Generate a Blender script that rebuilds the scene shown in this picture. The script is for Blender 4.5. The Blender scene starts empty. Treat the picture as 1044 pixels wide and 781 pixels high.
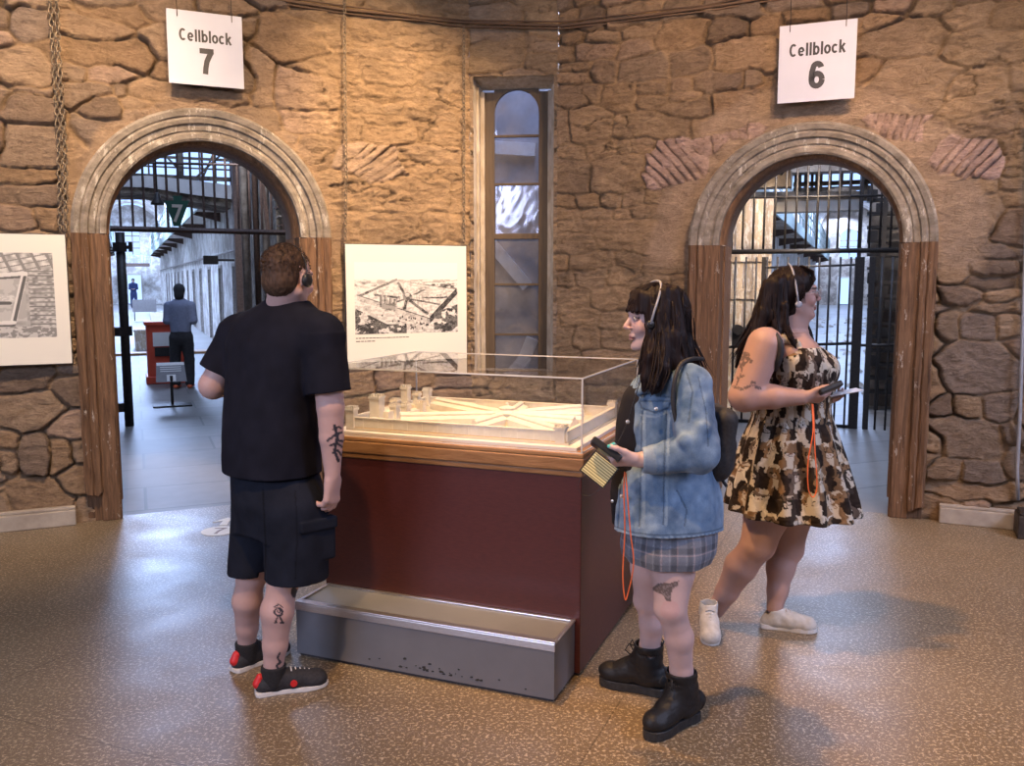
import bpy, bmesh, math, random
import numpy as np
from mathutils import Vector, Matrix, Euler
random.seed(7)
PI = math.pi
SC = bpy.context.scene
COL = SC.collection
# ------------------------------------------------------------------ camera, world, light, exposure
FPX = 900.0; PITCH = math.atan(105.5/900); CH = 1.65
cd = bpy.data.cameras.new('camera'); cam = bpy.data.objects.new('camera', cd); COL.objects.link(cam)
cam.location = (0, 0, CH); cam.rotation_euler = (PI/2-PITCH, 0, 0)
cd.sensor_fit = 'HORIZONTAL'; cd.sensor_width = 36; cd.lens = 36*FPX/1044; cd.clip_start = .05; cd.clip_end = 200
SC.camera = cam
SC.view_settings.view_transform = 'Standard'; SC.view_settings.look = 'None'
SC.view_settings.gamma = 1; SC.view_settings.use_curve_mapping = False
SC.view_settings.exposure = 0.33
W = bpy.data.worlds.new('world'); SC.world = W; W.use_nodes = True
WB = W.node_tree.nodes['Background']
WB.inputs[0].default_value = (.80, .78, .92, 1); WB.inputs[1].default_value = .17

def aim(o, target):
    o.rotation_euler = (Vector(target)-o.location).to_track_quat('-Z', 'Y').to_euler()
def spot(name, loc, target, power, col, deg=60, blend=.6, size=.08):
    d = bpy.data.lights.new(name, 'SPOT'); d.energy = power; d.color = col; d.spot_size = math.radians(deg)
    d.spot_blend = blend; d.shadow_soft_size = size
    o = bpy.data.objects.new(name, d); COL.objects.link(o); o.location = loc; aim(o, target); return o
def area(name, loc, target, power, col, sx, sy, spread=180):
    d = bpy.data.lights.new(name, 'AREA'); d.shape = 'RECTANGLE'; d.size = sx; d.size_y = sy; d.energy = power; d.color = col
    d.spread = math.radians(spread)
    o = bpy.data.objects.new(name, d); COL.objects.link(o); o.location = loc; aim(o, target); return o
WARM = (1, .68, .40)
spot('gallery_spot', (.2, 4.5, 4.9), (-.95, 6.9, 2.25), 1150, WARM, 44, .9)
spot('gallery_spot', (-1.7, 3.6, 4.8), (-3.2, 5.9, 1.6), 700, (1, .70, .44), 60, .9)
spot('gallery_spot', (-.6, 3.4, 4.9), (-2.1, 6.3, 3.3), 420, WARM, 50, .9)
spot('gallery_spot', (2.0, 3.0, 4.9), (1.1, 6.7, 2.2), 420, (1, .62, .34), 60, .9)
spot('gallery_spot', (2.6, 3.2, 4.9), (3.3, 6.0, 1.4), 330, (1, .66, .40), 58, .9)
spot('gallery_spot', (1.4, 3.0, 4.9), (2.0, 6.2, 3.4), 190, (1, .68, .44), 52, .9)
spot('case_spot', (-.5, 3.0, 4.9), (-.35, 4.1, 1.0), 420, (1, .80, .56), 26, .7)
spot('floor_spot', (-.4, 3.6, 5.0), (1.2, 4.3, 0), 700, (1, .54, .20), 52, .7)
spot('floor_spot', (-.6, 1.2, 5.0), (.1, 2.9, 0), 520, (1, .56, .22), 58, .8)
area('rotunda_fill', (-4.2, -1.5, 3.4), (-.5, 4, .8), 180, (.66, .72, 1), 2.2, 1.8)  # added cool fill out of view, standing in for window daylight on the people
area('rotunda_fill', (5.2, 1.0, 4.2), (2.9, 4.4, 0), 75, (.62, .68, 1), 1.8, 1.8, 90)  # second added cool fill, for the floor at the right

# ------------------------------------------------------------------ placement helpers
CF = np.array([0, math.cos(PITCH), -math.sin(PITCH)]); CU = np.array([0, math.sin(PITCH), math.cos(PITCH)])
CR = np.array([1., 0, 0]); CC = np.array([0, 0, CH])
def ray(px, py): return CR*(px-522)/FPX+CU*(390.5-py)/FPX+CF
def at(px, py, Y):
    d = ray(px, py); return CC+d*Y/d[1]
def gnd(px, py, z=0.):
    d = ray(px, py); return CC+d*(z-CH)/d[2]
class Frame:
    """a wall's own frame: u along it, n out of it towards the room, z up"""
    def __init__(s, O, ang):
        s.O = np.array(O, float); a = math.radians(ang)
        s.u = np.array([math.cos(a), math.sin(a), 0]); s.n = np.array([math.sin(a), -math.cos(a), 0]); s.ang = a
    def __call__(s, u, n, z): return s.O+s.u*u+s.n*n+np.array([0, 0, z])
    def hit(s, px, py, n=0):
        d = ray(px, py); O = s.O+s.n*n; p = CC+d*(np.dot(O-CC, s.n)/np.dot(d, s.n)); q = p-s.O
        return float(q@s.u), float(q[2])
FL = Frame(gnd(93, 531), 25.0)
FR = Frame(gnd(942, 529), -23.0)
_a = FL(2.83, 0, 0); _b = FR(-2.72, 0, 0); _d = _b-_a
FW = Frame(_a, math.degrees(math.atan2(_d[1], _d[0]))); WWID = float(np.linalg.norm(_d))
AL, AR = .835, -.838          # arch centres along their walls
RL, RR = .86, .83             # outer radius of the arch mouldings
SL, SR = 1.955, 1.90          # spring heights
K7 = Frame(FL(AL, 0, 0), 23.5)    # cellblock 7: u across, n = -distance in
K6 = Frame(FR(AR, 0, 0), -20.9)

# ------------------------------------------------------------------ numpy noise
def _h(ix, iy, iz, s):
    n = (ix*374761393+iy*668265263+iz*2147483647+s*1274126177) & 0xFFFFFFFF
    n = (n ^ (n >> 13))*1274126177 & 0xFFFFFFFF
    return ((n ^ (n >> 16)) & 0xFFFF)/65535.0
def vn3(x, y, z, s=0):
    x, y, z = np.broadcast_arrays(x, y, z)
    x0 = np.floor(x).astype(np.int64); y0 = np.floor(y).astype(np.int64); z0 = np.floor(z).astype(np.int64)
    fx, fy, fz = x-x0, y-y0, z-z0
    fx = fx*fx*(3-2*fx); fy = fy*fy*(3-2*fy); fz = fz*fz*(3-2*fz)
    r = 0
    for a in (0, 1):
        for b in (0, 1):
            for c in (0, 1):
                r = r+_h(x0+a, y0+b, z0+c, s)*(fx if a else 1-fx)*(fy if b else 1-fy)*(fz if c else 1-fz)
    return r*2-1
def vn2(x, y, s=0):
    x, y = np.broadcast_arrays(x, y)
    x0 = np.floor(x).astype(np.int64); y0 = np.floor(y).astype(np.int64)
    fx, fy = x-x0, y-y0
    fx = fx*fx*(3-2*fx); fy = fy*fy*(3-2*fy)
    r = 0
    for a in (0, 1):
        for b in (0, 1):
            r = r+_h(x0+a, y0+b, 0, s)*(fx if a else 1-fx)*(fy if b else 1-fy)
    return r*2-1
def fbm2(x, y, o=4, s=0):
    r = 0; a = 1; t = 0
    for k in range(o):
        r = r+a*vn2(x*2**k+17*k, y*2**k, s+k); t += a; a *= .5
    return r/t
def fbm3(x, y, z, o=3, s=0):
    r = 0; a = 1; t = 0
    for k in range(o):
        r = r+a*vn3(x*2**k+17*k, y*2**k, z*2**k, s+k); t += a; a *= .5
    return r/t
def sst(a, b, x):
    t = np.clip((x-a)/(b-a), 0, 1); return t*t*(3-2*t)

# ------------------------------------------------------------------ materials
class NT:
    def __init__(s, name):
        s.m = bpy.data.materials.new(name); s.m.use_nodes = True; s.t = s.m.node_tree; s.b = s.t.nodes['Principled BSDF']
    def n(s, typ, **kw):
        nd = s.t.nodes.new(typ)
        for k, v in kw.items():
            if isinstance(k, str) and hasattr(nd, k): setattr(nd, k, v)
        return nd
    def l(s, a, b): s.t.links.new(a, b)
    def coord(s, scale=(1, 1, 1), kind='Object'):
        c = s.n('ShaderNodeTexCoord'); m = s.n('ShaderNodeMapping'); m.inputs['Scale'].default_value = scale
        s.l(c.outputs[kind], m.inputs[0]); return m.outputs[0]
    def noise(s, vec, scale, detail=4, rough=.6, dist=0):
        k = s.n('ShaderNodeTexNoise'); k.inputs['Scale'].default_value = scale; k.inputs['Detail'].default_value = detail
        k.inputs['Roughness'].default_value = rough; k.inputs['Distortion'].default_value = dist; s.l(vec, k.inputs['Vector'])
        return k.outputs['Fac']
    def vor(s, vec, scale, feature='F1', out='Distance', rnd=1):
        k = s.n('ShaderNodeTexVoronoi'); k.feature = feature; k.inputs['Scale'].default_value = scale
        k.inputs['Randomness'].default_value = rnd; s.l(vec, k.inputs['Vector']); return k.outputs[out]
    def ramp(s, fac, stops):
        r = s.n('ShaderNodeValToRGB'); e = r.color_ramp.elements
        while len(e) < len(stops): e.new(.5)
        for q, (p, c) in zip(e, stops):
            q.position = p; q.color = (*c, 1) if len(c) == 3 else c
        s.l(fac, r.inputs[0]); return r.outputs[0]
    def mix(s, fac, a, b, mode='MIX'):
        m = s.n('ShaderNodeMix'); m.data_type = 'RGBA'; m.blend_type = mode
        for sock, v in ((m.inputs[0], fac), (m.inputs[6], a), (m.inputs[7], b)):
            if isinstance(v, (int, float)): sock.default_value = v
            elif isinstance(v, tuple): sock.default_value = (*v, 1) if len(v) == 3 else v
            else: s.l(v, sock)
        return m.outputs[2]
    def attr(s, name='col'):
        a = s.n('ShaderNodeAttribute'); a.attribute_name = name; return a.outputs['Color']
    def bump(s, h, strength=.3, dist=.01):
        b = s.n('ShaderNodeBump'); b.inputs['Strength'].default_value = strength; b.inputs['Distance'].default_value = dist
        s.l(h, b.inputs['Height']); s.l(b.outputs[0], s.b.inputs['Normal'])
    def set(s, col=None, rough=None, metal=None, spec=None, **kw):
        if col is not None:
            if isinstance(col, tuple): s.b.inputs['Base Color'].default_value = (*col, 1)
            else: s.l(col, s.b.inputs['Base Color'])
        if rough is not None:
            if isinstance(rough, (int, float)): s.b.inputs['Roughness'].default_value = rough
            else: s.l(rough, s.b.inputs['Roughness'])
        if metal is not None: s.b.inputs['Metallic'].default_value = metal
        if spec is not None: s.b.inputs['Specular IOR Level'].default_value = spec
        for k, v in kw.items(): s.b.inputs[k.replace('_', ' ')].default_value = v
        return s.m
MAT = {}
def mottled(name, c1, c2, scale=12, rough=.6, bump=.15, metal=0, stretch=(1, 1, 1), spec=None, bd=.004):
    k = NT(name); v = k.coord(stretch); f = k.noise(v, scale, 5)
    k.set(k.ramp(f, [(.3, c1), (.7, c2)]), rough, metal, spec)
    if bump: k.bump(k.noise(v, scale*3, 4), bump, bd)
    MAT[name] = k.m; return k.m
def attrmat(name, rough=.6, nscale=60, bump=.1, bd=.002, var=.25, spec=None, sheen=0):
    k = NT(name); v = k.coord(); f = k.noise(v, nscale, 3)
    c = k.mix(var, k.attr(), k.ramp(f, [(.25, (.25, .25, .25)), (.75, (1, 1, 1))]), 'MULTIPLY')
    k.set(c, rough, 0, spec)
    if sheen: k.b.inputs['Sheen Weight'].default_value = sheen
    if bump: k.bump(f, bump, bd)
    MAT[name] = k.m; return k.m
def wood(name, dark, light, pale=None, rough=.6, amt=.5, sc=3, grain=(30, 30, 2.2)):
    k = NT(name); v = k.coord(grain); g = k.noise(v, 1.0, 6, .7, .4)
    c = k.ramp(g, [(.3, dark), (.72, light)])
    w = k.coord((1, 1, .35)); p = k.noise(w, sc*6, 6, .75)
    if pale is not None: c = k.mix(k.ramp(p, [(amt, (0, 0, 0)), (amt+.06, (1, 1, 1))]), c, pale)
    k.set(c, rough, 0, .3); k.bump(g, .5, .006); MAT[name] = k.m; return k.m

# ------------------------------------------------------------------ mesh helpers
def tag(o, label=None, cat=None, group=None, kind=None):
    if label: o['label'] = label
    if cat: o['category'] = cat
    if group: o['group'] = group
    if kind: o['kind'] = kind
    return o
def empty(name, loc=(0, 0, 0), rz=0):
    o = bpy.data.objects.new(name, None); COL.objects.link(o); o.location = loc; o.rotation_euler = (0, 0, rz)
    o.empty_display_size = .1; return o
def link(name, me, mats, parent=None, local=False):
    """local=False: mesh is given in world coordinates and is moved into the parent's space"""
    o = bpy.data.objects.new(name, me); COL.objects.link(o)
    for m in (mats if isinstance(mats, (list, tuple)) else [mats]): me.materials.append(MAT[m] if isinstance(m, str) else m)
    if parent is not None:
        o.parent = parent
        if not local:
            bpy.context.view_layer.update()
            me.transform(parent.matrix_world.inverted())
    return o
def rebase(o, base):
    """give a world-space mesh its origin at base"""
    o.data.transform(Matrix.Translation(-Vector(base))); o.location = base; return o
class MB:
    def __init__(s): s.v = []; s.f = []; s.mi = []; s.c = []
    def add(s, vs, fs, mi=0, col=None):
        b = len(s.v); s.v += [tuple(map(float, q)) for q in vs]; s.f += [tuple(b+i for i in q) for q in fs]; s.mi += [mi]*len(fs)
        s.c += [col if col is not None else (1, 1, 1)]*len(vs)
        return s
    def box(s, c, size, rz=0, mi=0, R=None, col=None):
        x, y, z = [q/2 for q in size]; vs = []
        M = R if R is not None else Matrix.Rotation(rz, 3, 'Z')
        for a in (-1, 1):
            for b in (-1, 1):
                for d in (-1, 1): vs.append(Vector(c)+M@Vector((a*x, b*y, d*z)))
        return s.add(vs, [(0, 1, 3, 2), (4, 6, 7, 5), (0, 4, 5, 1), (2, 3, 7, 6), (0, 2, 6, 4), (1, 5, 7, 3)], mi, col)
    def fbox(s, F, u0, u1, n0, n1, z0, z1, mi=0, col=None):
        return s.box(F((u0+u1)/2, (n0+n1)/2, (z0+z1)/2), (abs(u1-u0), abs(n1-n0), abs(z1-z0)), F.ang, mi, None, col)
    def tube(s, pts, r, n=8, mi=0, caps=True, col=None, ref=None):
        pts = [Vector(p) for p in pts]; N = len(pts); rs = r if isinstance(r, (list, tuple)) else [r]*N
        vs = []; up = Vector(ref) if ref else None
        for i, p in enumerate(pts):
            t = (pts[min(i+1, N-1)]-pts[max(i-1, 0)]).normalized()
            if up is None: up = Vector((0, 0, 1)) if abs(t.z) < .9 else Vector((1, 0, 0))
            a = t.cross(up).normalized(); up = a.cross(t).normalized()
            for k in range(n):
                th = 2*PI*k/n; vs.append(p+(a*math.cos(th)+up*math.sin(th))*rs[i])
        fs = [(i*n+k, i*n+(k+1) % n, (i+1)*n+(k+1) % n, (i+1)*n+k) for i in range(N-1) for k in range(n)]
        if caps: fs += [tuple(range(n-1, -1, -1)), tuple((N-1)*n+k for k in range(n))]
        return s.add(vs, fs, mi, col)
    def prism(s, poly, fn, d0, d1, mi=0, col=None):
        """poly: (a,b) list; fn(a,b,d) -> world"""
        n = len(poly); vs = [fn(a, b, d0) for a, b in poly]+[fn(a, b, d1) for a, b in poly]
        fs = [tuple(range(n-1, -1, -1)), tuple(range(n, 2*n))]+[(i, (i+1) % n, n+(i+1) % n, n+i) for i in range(n)]
        return s.add(vs, fs, mi, col)
    def grid(s, P, mi=0, cols=None):
        """P: (a,b,3) array"""
        A, B = P.shape[:2]; idx = np.arange(A*B).reshape(A, B)+len(s.v)
        s.v += [tuple(q) for q in P.reshape(-1, 3)]
        s.c += [tuple(q) for q in cols.reshape(-1, 3)] if cols is not None else [(1, 1, 1)]*(A*B)
        f = np.stack([idx[:-1, :-1], idx[1:, :-1], idx[1:, 1:], idx[:-1, 1:]], -1).reshape(-1, 4)
        s.f += [tuple(q) for q in f]; s.mi += [mi]*len(f); return s
    def lathe(s, prof, c=(0, 0, 0), n=16, mi=0, R=None, col=None):
        M = R if R is not None else Matrix.Identity(3)
        vs = [Vector(c)+M@Vector((r*math.cos(2*PI*k/n), r*math.sin(2*PI*k/n), z)) for r, z in prof for k in range(n)]
        fs = [(i*n+k, i*n+(k+1) % n, (i+1)*n+(k+1) % n, (i+1)*n+k) for i in range(len(prof)-1) for k in range(n)]
        fs += [tuple(range(n-1, -1, -1)), tuple((len(prof)-1)*n+k for k in range(n))]
        return s.add(vs, fs, mi, col)
    def build(s, name, mats, parent=None, smooth=False, base=None, color=False, bevel=0, local=False, fixn=True):
        me = bpy.data.meshes.new(name); me.from_pydata(s.v, [], s.f)
        if color:
            at_ = me.color_attributes.new('col', 'FLOAT_COLOR', 'POINT')
            arr = np.ones((len(s.v), 4), np.float32); arr[:, :3] = np.array(s.c); at_.data.foreach_set('color', arr.ravel())
        me.polygons.foreach_set('material_index', s.mi)
        if fixn:
            bm = bmesh.new(); bm.from_mesh(me); bmesh.ops.recalc_face_normals(bm, faces=bm.faces); bm.to_mesh(me); bm.free()
        if smooth: me.polygons.foreach_set('use_smooth', [True]*len(me.polygons))
        me.update()
        if base is not None: me.transform(Matrix.Translation(-Vector(base)))
        o = link(name, me, mats, parent, local)
        if base is not None: o.location = base
        if bevel:
            b = o.modifiers.new('bevel', 'BEVEL'); b.width = bevel; b.segments = 2; b.limit_method = 'ANGLE'
        return o
def dup(o, parent=None):
    c = o.copy(); COL.objects.link(c); c.parent = parent
    for ch in list(o.children): dup(ch, c)
    return c
def grid_mesh(name, V, keep, cols, mats, parent=None, smooth=True):
    """V (a,b,3), keep (a-1,b-1) bool, cols (a,b,3)"""
    A, B = V.shape[:2]; idx = np.arange(A*B).reshape(A, B)
    f = np.stack([idx[:-1, :-1], idx[1:, :-1], idx[1:, 1:], idx[:-1, 1:]], -1)[keep].reshape(-1, 4)
    return np_mesh(name, V.reshape(-1, 3), f, cols.reshape(-1, 3), mats, parent, smooth)
def np_mesh(name, v, f, cols, mats, parent=None, smooth=True):
    used = np.unique(f); rm = np.full(len(v), -1); rm[used] = np.arange(len(used)); v = v[used]; f = rm[f]
    me = bpy.data.meshes.new(name); k = f.shape[1]
    me.vertices.add(len(v)); me.vertices.foreach_set('co', v.astype(np.float32).ravel())
    me.loops.add(f.size); me.loops.foreach_set('vertex_index', f.astype(np.int32).ravel())
    me.polygons.add(len(f)); me.polygons.foreach_set('loop_start', np.arange(0, f.size, k, dtype=np.int32))
    me.update(calc_edges=True)
    if smooth: me.polygons.foreach_set('use_smooth', [True]*len(f))
    if cols is not None:
        c = np.ones((len(v), 4), np.float32); c[:, :3] = cols[used]
        a = me.color_attributes.new('col', 'FLOAT_COLOR', 'POINT'); a.data.foreach_set('color', c.ravel())
    me.validate()
    return link(name, me, mats, parent)
def text_mesh(body, size, mat, fn, depth=.003, sx=1, bold=0, parent=None, name='lettering', thick=0):
    """flat text; fn(x, y, d) -> world, centred on x, baseline y=0"""
    cu = bpy.data.curves.new('t', 'FONT'); cu.body = body; cu.size = size; cu.align_x = 'CENTER'; cu.extrude = depth; cu.offset = bold
    o = bpy.data.objects.new('t', cu); COL.objects.link(o); bpy.context.view_layer.update()
    me = bpy.data.meshes.new_from_object(o.evaluated_get(bpy.context.evaluated_depsgraph_get()))
    bpy.data.objects.remove(o)
    if thick:
        bm = bmesh.new(); bm.from_mesh(me); n0 = len(bm.verts)
        for dx, dy in ((thick, 0), (-thick, 0), (0, thick*.6), (0, -thick*.6), (thick*.7, thick*.4), (-thick*.7, -thick*.4)):
            t_ = me.copy()
            for v in t_.vertices: v.co.x += dx; v.co.y += dy; v.co.z += .00002*(dx*1000+dy*500)
            bm.from_mesh(t_); bpy.data.meshes.remove(t_)
        bm.to_mesh(me); bm.free()
    for v in me.vertices: v.co = Vector(fn(v.co.x*sx, v.co.y, v.co.z))
    me.materials.clear()
    return link(name, me, mat, parent)
# ================================================================== STRUCTURE: stone walls
k = NT('rubble_stone'); v = k.coord((.7, .7, 1.5))
n1 = k.noise(v, 11, 8, .78, .6); n2 = k.noise(v, 50, 6, .8)
c = k.mix(.55, k.attr(), k.ramp(n1, [(.34, (.30, .26, .22)), (.62, (1, 1, 1))]), 'MULTIPLY')
c = k.mix(.45, c, k.ramp(n2, [(.35, (.42, .40, .38)), (.6, (1, 1, 1))]), 'MULTIPLY')
k.set(c, .85, 0, .2)
add = k.n('ShaderNodeMath'); add.operation = 'MULTIPLY_ADD'; k.l(n1, add.inputs[0]); add.inputs[1].default_value = 2.0; k.l(n2, add.inputs[2])
k.bump(add.outputs[0], .9, .022); MAT['rubble_stone'] = k.m

def lattice(u0, u1, z0, z1, rng):
    """course-like seeds for rubble: (u, z, half w, half h, rot)"""
    out = []; z = z0
    while z < z1:
        h = rng.choice([.10, .13, .17, .22, .27]); u = u0-rng.random()*.3
        while u < u1:
            w = rng.uniform(.75, 2.3)*h+.06
            if h > .16 and rng.random() < .25:
                q = rng.uniform(.35, .65)
                out.append((u+w/2, z+h*q/2, w/2, h*q/2, rng.uniform(-.06, .06)))
                out.append((u+w/2, z+h*(1+q)/2, w/2, h*(1-q)/2, rng.uniform(-.06, .06)))
            else: out.append((u+w/2, z+h/2+rng.uniform(-.02, .02), w/2, h/2, rng.uniform(-.1, .1)))
            u += w
        z += h
    return out
def stone_wall(name, F, u0, u1, z0, z1, hole, hand=(), bricks=(), smear=None, plaster=None, tone=None, seed=1, brick_col=(.66, .46, .38), res=.010, n0=0.):
    rng = random.Random(seed); nu = int((u1-u0)/res)+1; nz = int((z1-z0)/res)+1
    U, Z = np.meshgrid(np.linspace(u0, u1, nu), np.linspace(z0, z1, nz), indexing='ij')
    Uw = U+.035*fbm2(U*4, Z*4, 3, seed)+.008*fbm2(U*22, Z*22, 2, seed+5); Zw = Z+.035*fbm2(U*4+50, Z*4, 3, seed+9)+.008*fbm2(U*22, Z*22+9, 2, seed+6)
    seeds = []
    for (a0, b0, a1, b1) in hand: # pixel boxes on this wall
        p = F.hit((a0+a1)/2, (b0+b1)/2); q0 = F.hit(a0, (b0+b1)/2); q1 = F.hit(a1, (b0+b1)/2); r0 = F.hit((a0+a1)/2, b0); r1 = F.hit((a0+a1)/2, b1)
        seeds.append((p[0], p[1], abs(q1[0]-q0[0])/2, abs(r1[1]-r0[1])/2, rng.uniform(-.03, .03), 0))
    for (a, b, w, h, rot) in bricks:
        p = F.hit(a, b); seeds.append((p[0], p[1], w/2, h/2, rot, 1))
    hs = list(seeds)
    for q in lattice(u0, u1, z0, z1, rng):
        if all(abs(q[0]-p[0]) > p[2]+.2*q[2] or abs(q[1]-p[1]) > p[3]+.2*q[3] for p in hs): seeds.append((*q, 0))
    F1 = np.full(U.shape, 9e9); F2 = F1.copy(); I1 = np.zeros(U.shape, int)
    for i, (a, b, w, h, rot, br) in enumerate(seeds):
        r = max(w, h)*2.6+.08
        i0, i1 = np.searchsorted(U[:, 0], [a-r, a+r]); j0, j1 = np.searchsorted(Z[0], [b-r, b+r])
        sl = (slice(i0, i1), slice(j0, j1))
        x = Uw[sl]-a if not br else U[sl]-a; y = Zw[sl]-b if not br else Z[sl]-b
        if rot: cr, sr = math.cos(rot), math.sin(rot); x, y = x*cr+y*sr, -x*sr+y*cr
        d = ((np.abs(x)/w)**3+(np.abs(y)/h)**3)**(1/3)
        d = (d-1)*min(w, h)
        f1 = F1[sl]; f2 = F2[sl]; ii = I1[sl]
        m = d < f1
        f2[:] = np.where(m, f1, np.minimum(f2, d)); ii[m] = i; f1[:] = np.where(m, d, f1)
    g = np.clip((F2-F1), 0, .2)
    rel = sst(.001, .022, g)
    rel = np.where(np.array([s_[5] for s_ in seeds])[I1] > 0, .45+.55*sst(0, .008, g), rel)
    rnd = np.array([rng.random() for _ in seeds]); rnd2 = np.array([rng.random() for _ in seeds]); rnd3 = np.array([rng.random() for _ in seeds])
    isb = np.array([s_[5] for s_ in seeds])[I1]
    su = np.array([s_[0] for s_ in seeds])[I1]; sz = np.array([s_[1] for s_ in seeds])[I1]
    tilt = (U-su)*(rnd2[I1]-.5)*.22+(Z-sz)*(rnd3[I1]-.5)*.25
    hgt = rel*(.018+.030*rnd[I1]+np.clip(tilt, -.02, .02))+(.012*fbm2(U*9, Z*14, 4, seed+3)+.008*(1-np.abs(fbm2(U*14, Z*26, 4, seed+4))*2))*rel
    ridge = 1-np.abs(fbm2(U*3.2, Z*6.5, 4, seed+30))*2.4
    rough = .014*ridge+.014*fbm2(U*12, Z*20, 4, seed+33)+.010*(1-np.abs(fbm2(U*9, Z*22, 4, seed+34))*2.2)
    S = smear(U, Z) if smear is not None else np.zeros(U.shape)
    S = np.clip(S+.35*fbm2(U*2.2, Z*2.2, 3, seed+40)*(S > .02), 0, 1)*(1-isb)
    hgt = hgt*(1-.62*S)+rough*S
    # colours of the stones themselves
    pal = np.array([(.47, .37, .27), (.40, .33, .26), (.52, .42, .31), (.36, .31, .27), (.44, .33, .22), (.50, .40, .33), (.33, .27, .22), (.55, .43, .30)])
    if tone is not None: pal = pal*np.array(tone)
    ci = (rnd2*len(pal)).astype(int)[I1]; C = pal[ci]*(.82+.36*rnd3[I1])[..., None]
    C = np.where(isb[..., None] > 0, np.array(brick_col)*(.85+.4*rnd3[I1])[..., None], C)
    mort = np.array((.48, .33, .20))*(1+.25*fbm2(U*6, Z*6, 3, seed+50))[..., None]
    gap = np.array((.10, .075, .055))
    open_j = sst(.05, .35, fbm2(U*2.6, Z*2.6, 2, seed+60)+.12)        # raked-out joints
    mc = mort*(1-.55*open_j[..., None])+gap*.55*open_j[..., None]
    hgt = hgt-.024*open_j*(1-rel)*(1-S)
    C = mc*(1-rel[..., None])+C*rel[..., None]
    sm = np.array((.52, .36, .21))*(1+.30*fbm2(U*3, Z*5, 4, seed+70))[..., None]
    crack = sst(.93, .985, 1-np.abs(fbm2(U*2.6+9, Z*6.2, 5, seed+80))*1.5)*sst(-.25, .15, fbm2(U*1.7, Z*1.7, 2, seed+81))
    C = C*(1-S[..., None]*.8)+sm*S[..., None]*.8
    C = C*(1-.5*(S*crack)[..., None]); hgt = hgt-.022*S*crack
    if plaster is not None:
        Pm = plaster(U, Z); Pm = np.where(isb > 0, Pm*.2, Pm)
        hgt = hgt*(1-Pm)+Pm*(.022+.006*fbm2(U*7, Z*7, 3, 5)); C = C*(1-Pm[..., None])+Pm[..., None]*np.array((.56, .40, .27))*(1+.16*fbm2(U*10, Z*10, 3, 8))[..., None]
    V = F.O+U[..., None]*F.u+(n0+hgt-.02)[..., None]*F.n; V[..., 2] = Z
    Uc = (U[1:, 1:]+U[:-1, :-1])/2; Zc = (Z[1:, 1:]+Z[:-1, :-1])/2
    keep = ~hole(Uc, Zc)
    return tag(grid_mesh(name, V, keep, np.clip(C, 0, 1), 'rubble_stone'), kind='structure')
def arch_hole(c, r, zs):
    def f(U, Z): return (np.abs(U-c) < r) & ((Z < zs) | ((U-c)**2+(Z-zs)**2 < r*r))
    return f
def ring_plaster(c, zs, r0, r1, seed):
    def f(U, Z):
        d = np.sqrt((U-c)**2+np.maximum(Z-zs, 0)**2); e = .07*fbm2(U*5, Z*5, 3, seed)
        return (1-sst(r1-.05, r1+.03, d+e))*sst(zs-.25, zs-.1, Z+e)
    return f
# hand-read stones
HL = [(0,400,70,441),(0,436,22,462),(22,443,52,484),(52,443,74,483),(0,455,20,492),(0,487,72,520),(0,377,50,400),(0,128,58,168),(0,98,50,126),(60,14,118,40),(62,42,150,70),(0,52,50,92),
 (60,62,88,82),(90,64,130,84),(10,84,50,96),(62,84,112,104),(116,86,130,100),(132,88,240,106),(0,188,62,210),(0,172,46,188),(0,212,28,234),(38,212,66,234),(18,10,50,36),(80,0,150,20),(66,150,100,215),
 (255,62,280,110),(276,70,345,112),(270,20,330,62)]
HR = [(948,203,1026,240),(952,244,1044,262),(958,263,988,290),(990,264,1040,284),(955,292,1000,312),(1000,294,1040,312),(956,318,975,350),(978,322,1012,348),(1016,318,1044,346),(952,352,1036,402),
 (952,404,970,424),(974,406,1000,424),(1000,404,1036,424),(952,428,1018,466),(1022,430,1044,452),(1022,454,1044,480),(950,468,978,488),(980,470,1018,492),(948,494,1030,514),(722,40,796,74),(700,72,760,92),(757,70,774,92),
 (680,100,724,120),(726,92,794,120),(874,62,900,84),(890,62,970,110),(640,118,700,140),(770,18,796,34),(720,22,760,42),(672,22,720,46),(880,24,960,60),(965,30,1044,62),(975,110,1044,140),(820,104,900,116),(700,120,745,136)]
def fan(F, px0, py0, px1, py1, c, zs, n, w=.065, h=.17):
    out = []
    for i in range(n):
        t = (i+.5)/n; x = px0+(px1-px0)*t; y = py0+(py1-py0)*t; u, z = F.hit(x, y); a = math.atan2(z-zs, u-c)
        out.append((x, y, w, h, a-PI/2))
    return out
BR = fan(FR, 652, 181, 704, 150, AR, SR-.3, 7, .07, .19)+fan(FR, 708, 150, 772, 134, AR, SR-.3, 7, .07, .07)+fan(FR, 962, 150, 1018, 172, AR, SR-.5, 7, .075, .2)+fan(FR, 886, 124, 942, 134, AR, SR-.9, 8, .06, .1)
BL = fan(FL, 352, 158, 404, 188, AL, SL-.1, 8, .07, .2)+fan(FL, 170, 112, 130, 122, AL, SL, 5, .07, .1)
stone_wall('wall_left', FL, -3.2, 2.83, 0, 4.7, arch_hole(AL, RL-.05, SL), HL, BL,
           lambda U, Z: sst(1.35, 1.75, U)*.92*sst(.9, 1.2, Z)+.2, ring_plaster(AL, SL, .8, RL+.08, 4), tone=(1.04, .93, .86), brick_col=(.56, .41, .29), seed=3)
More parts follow.
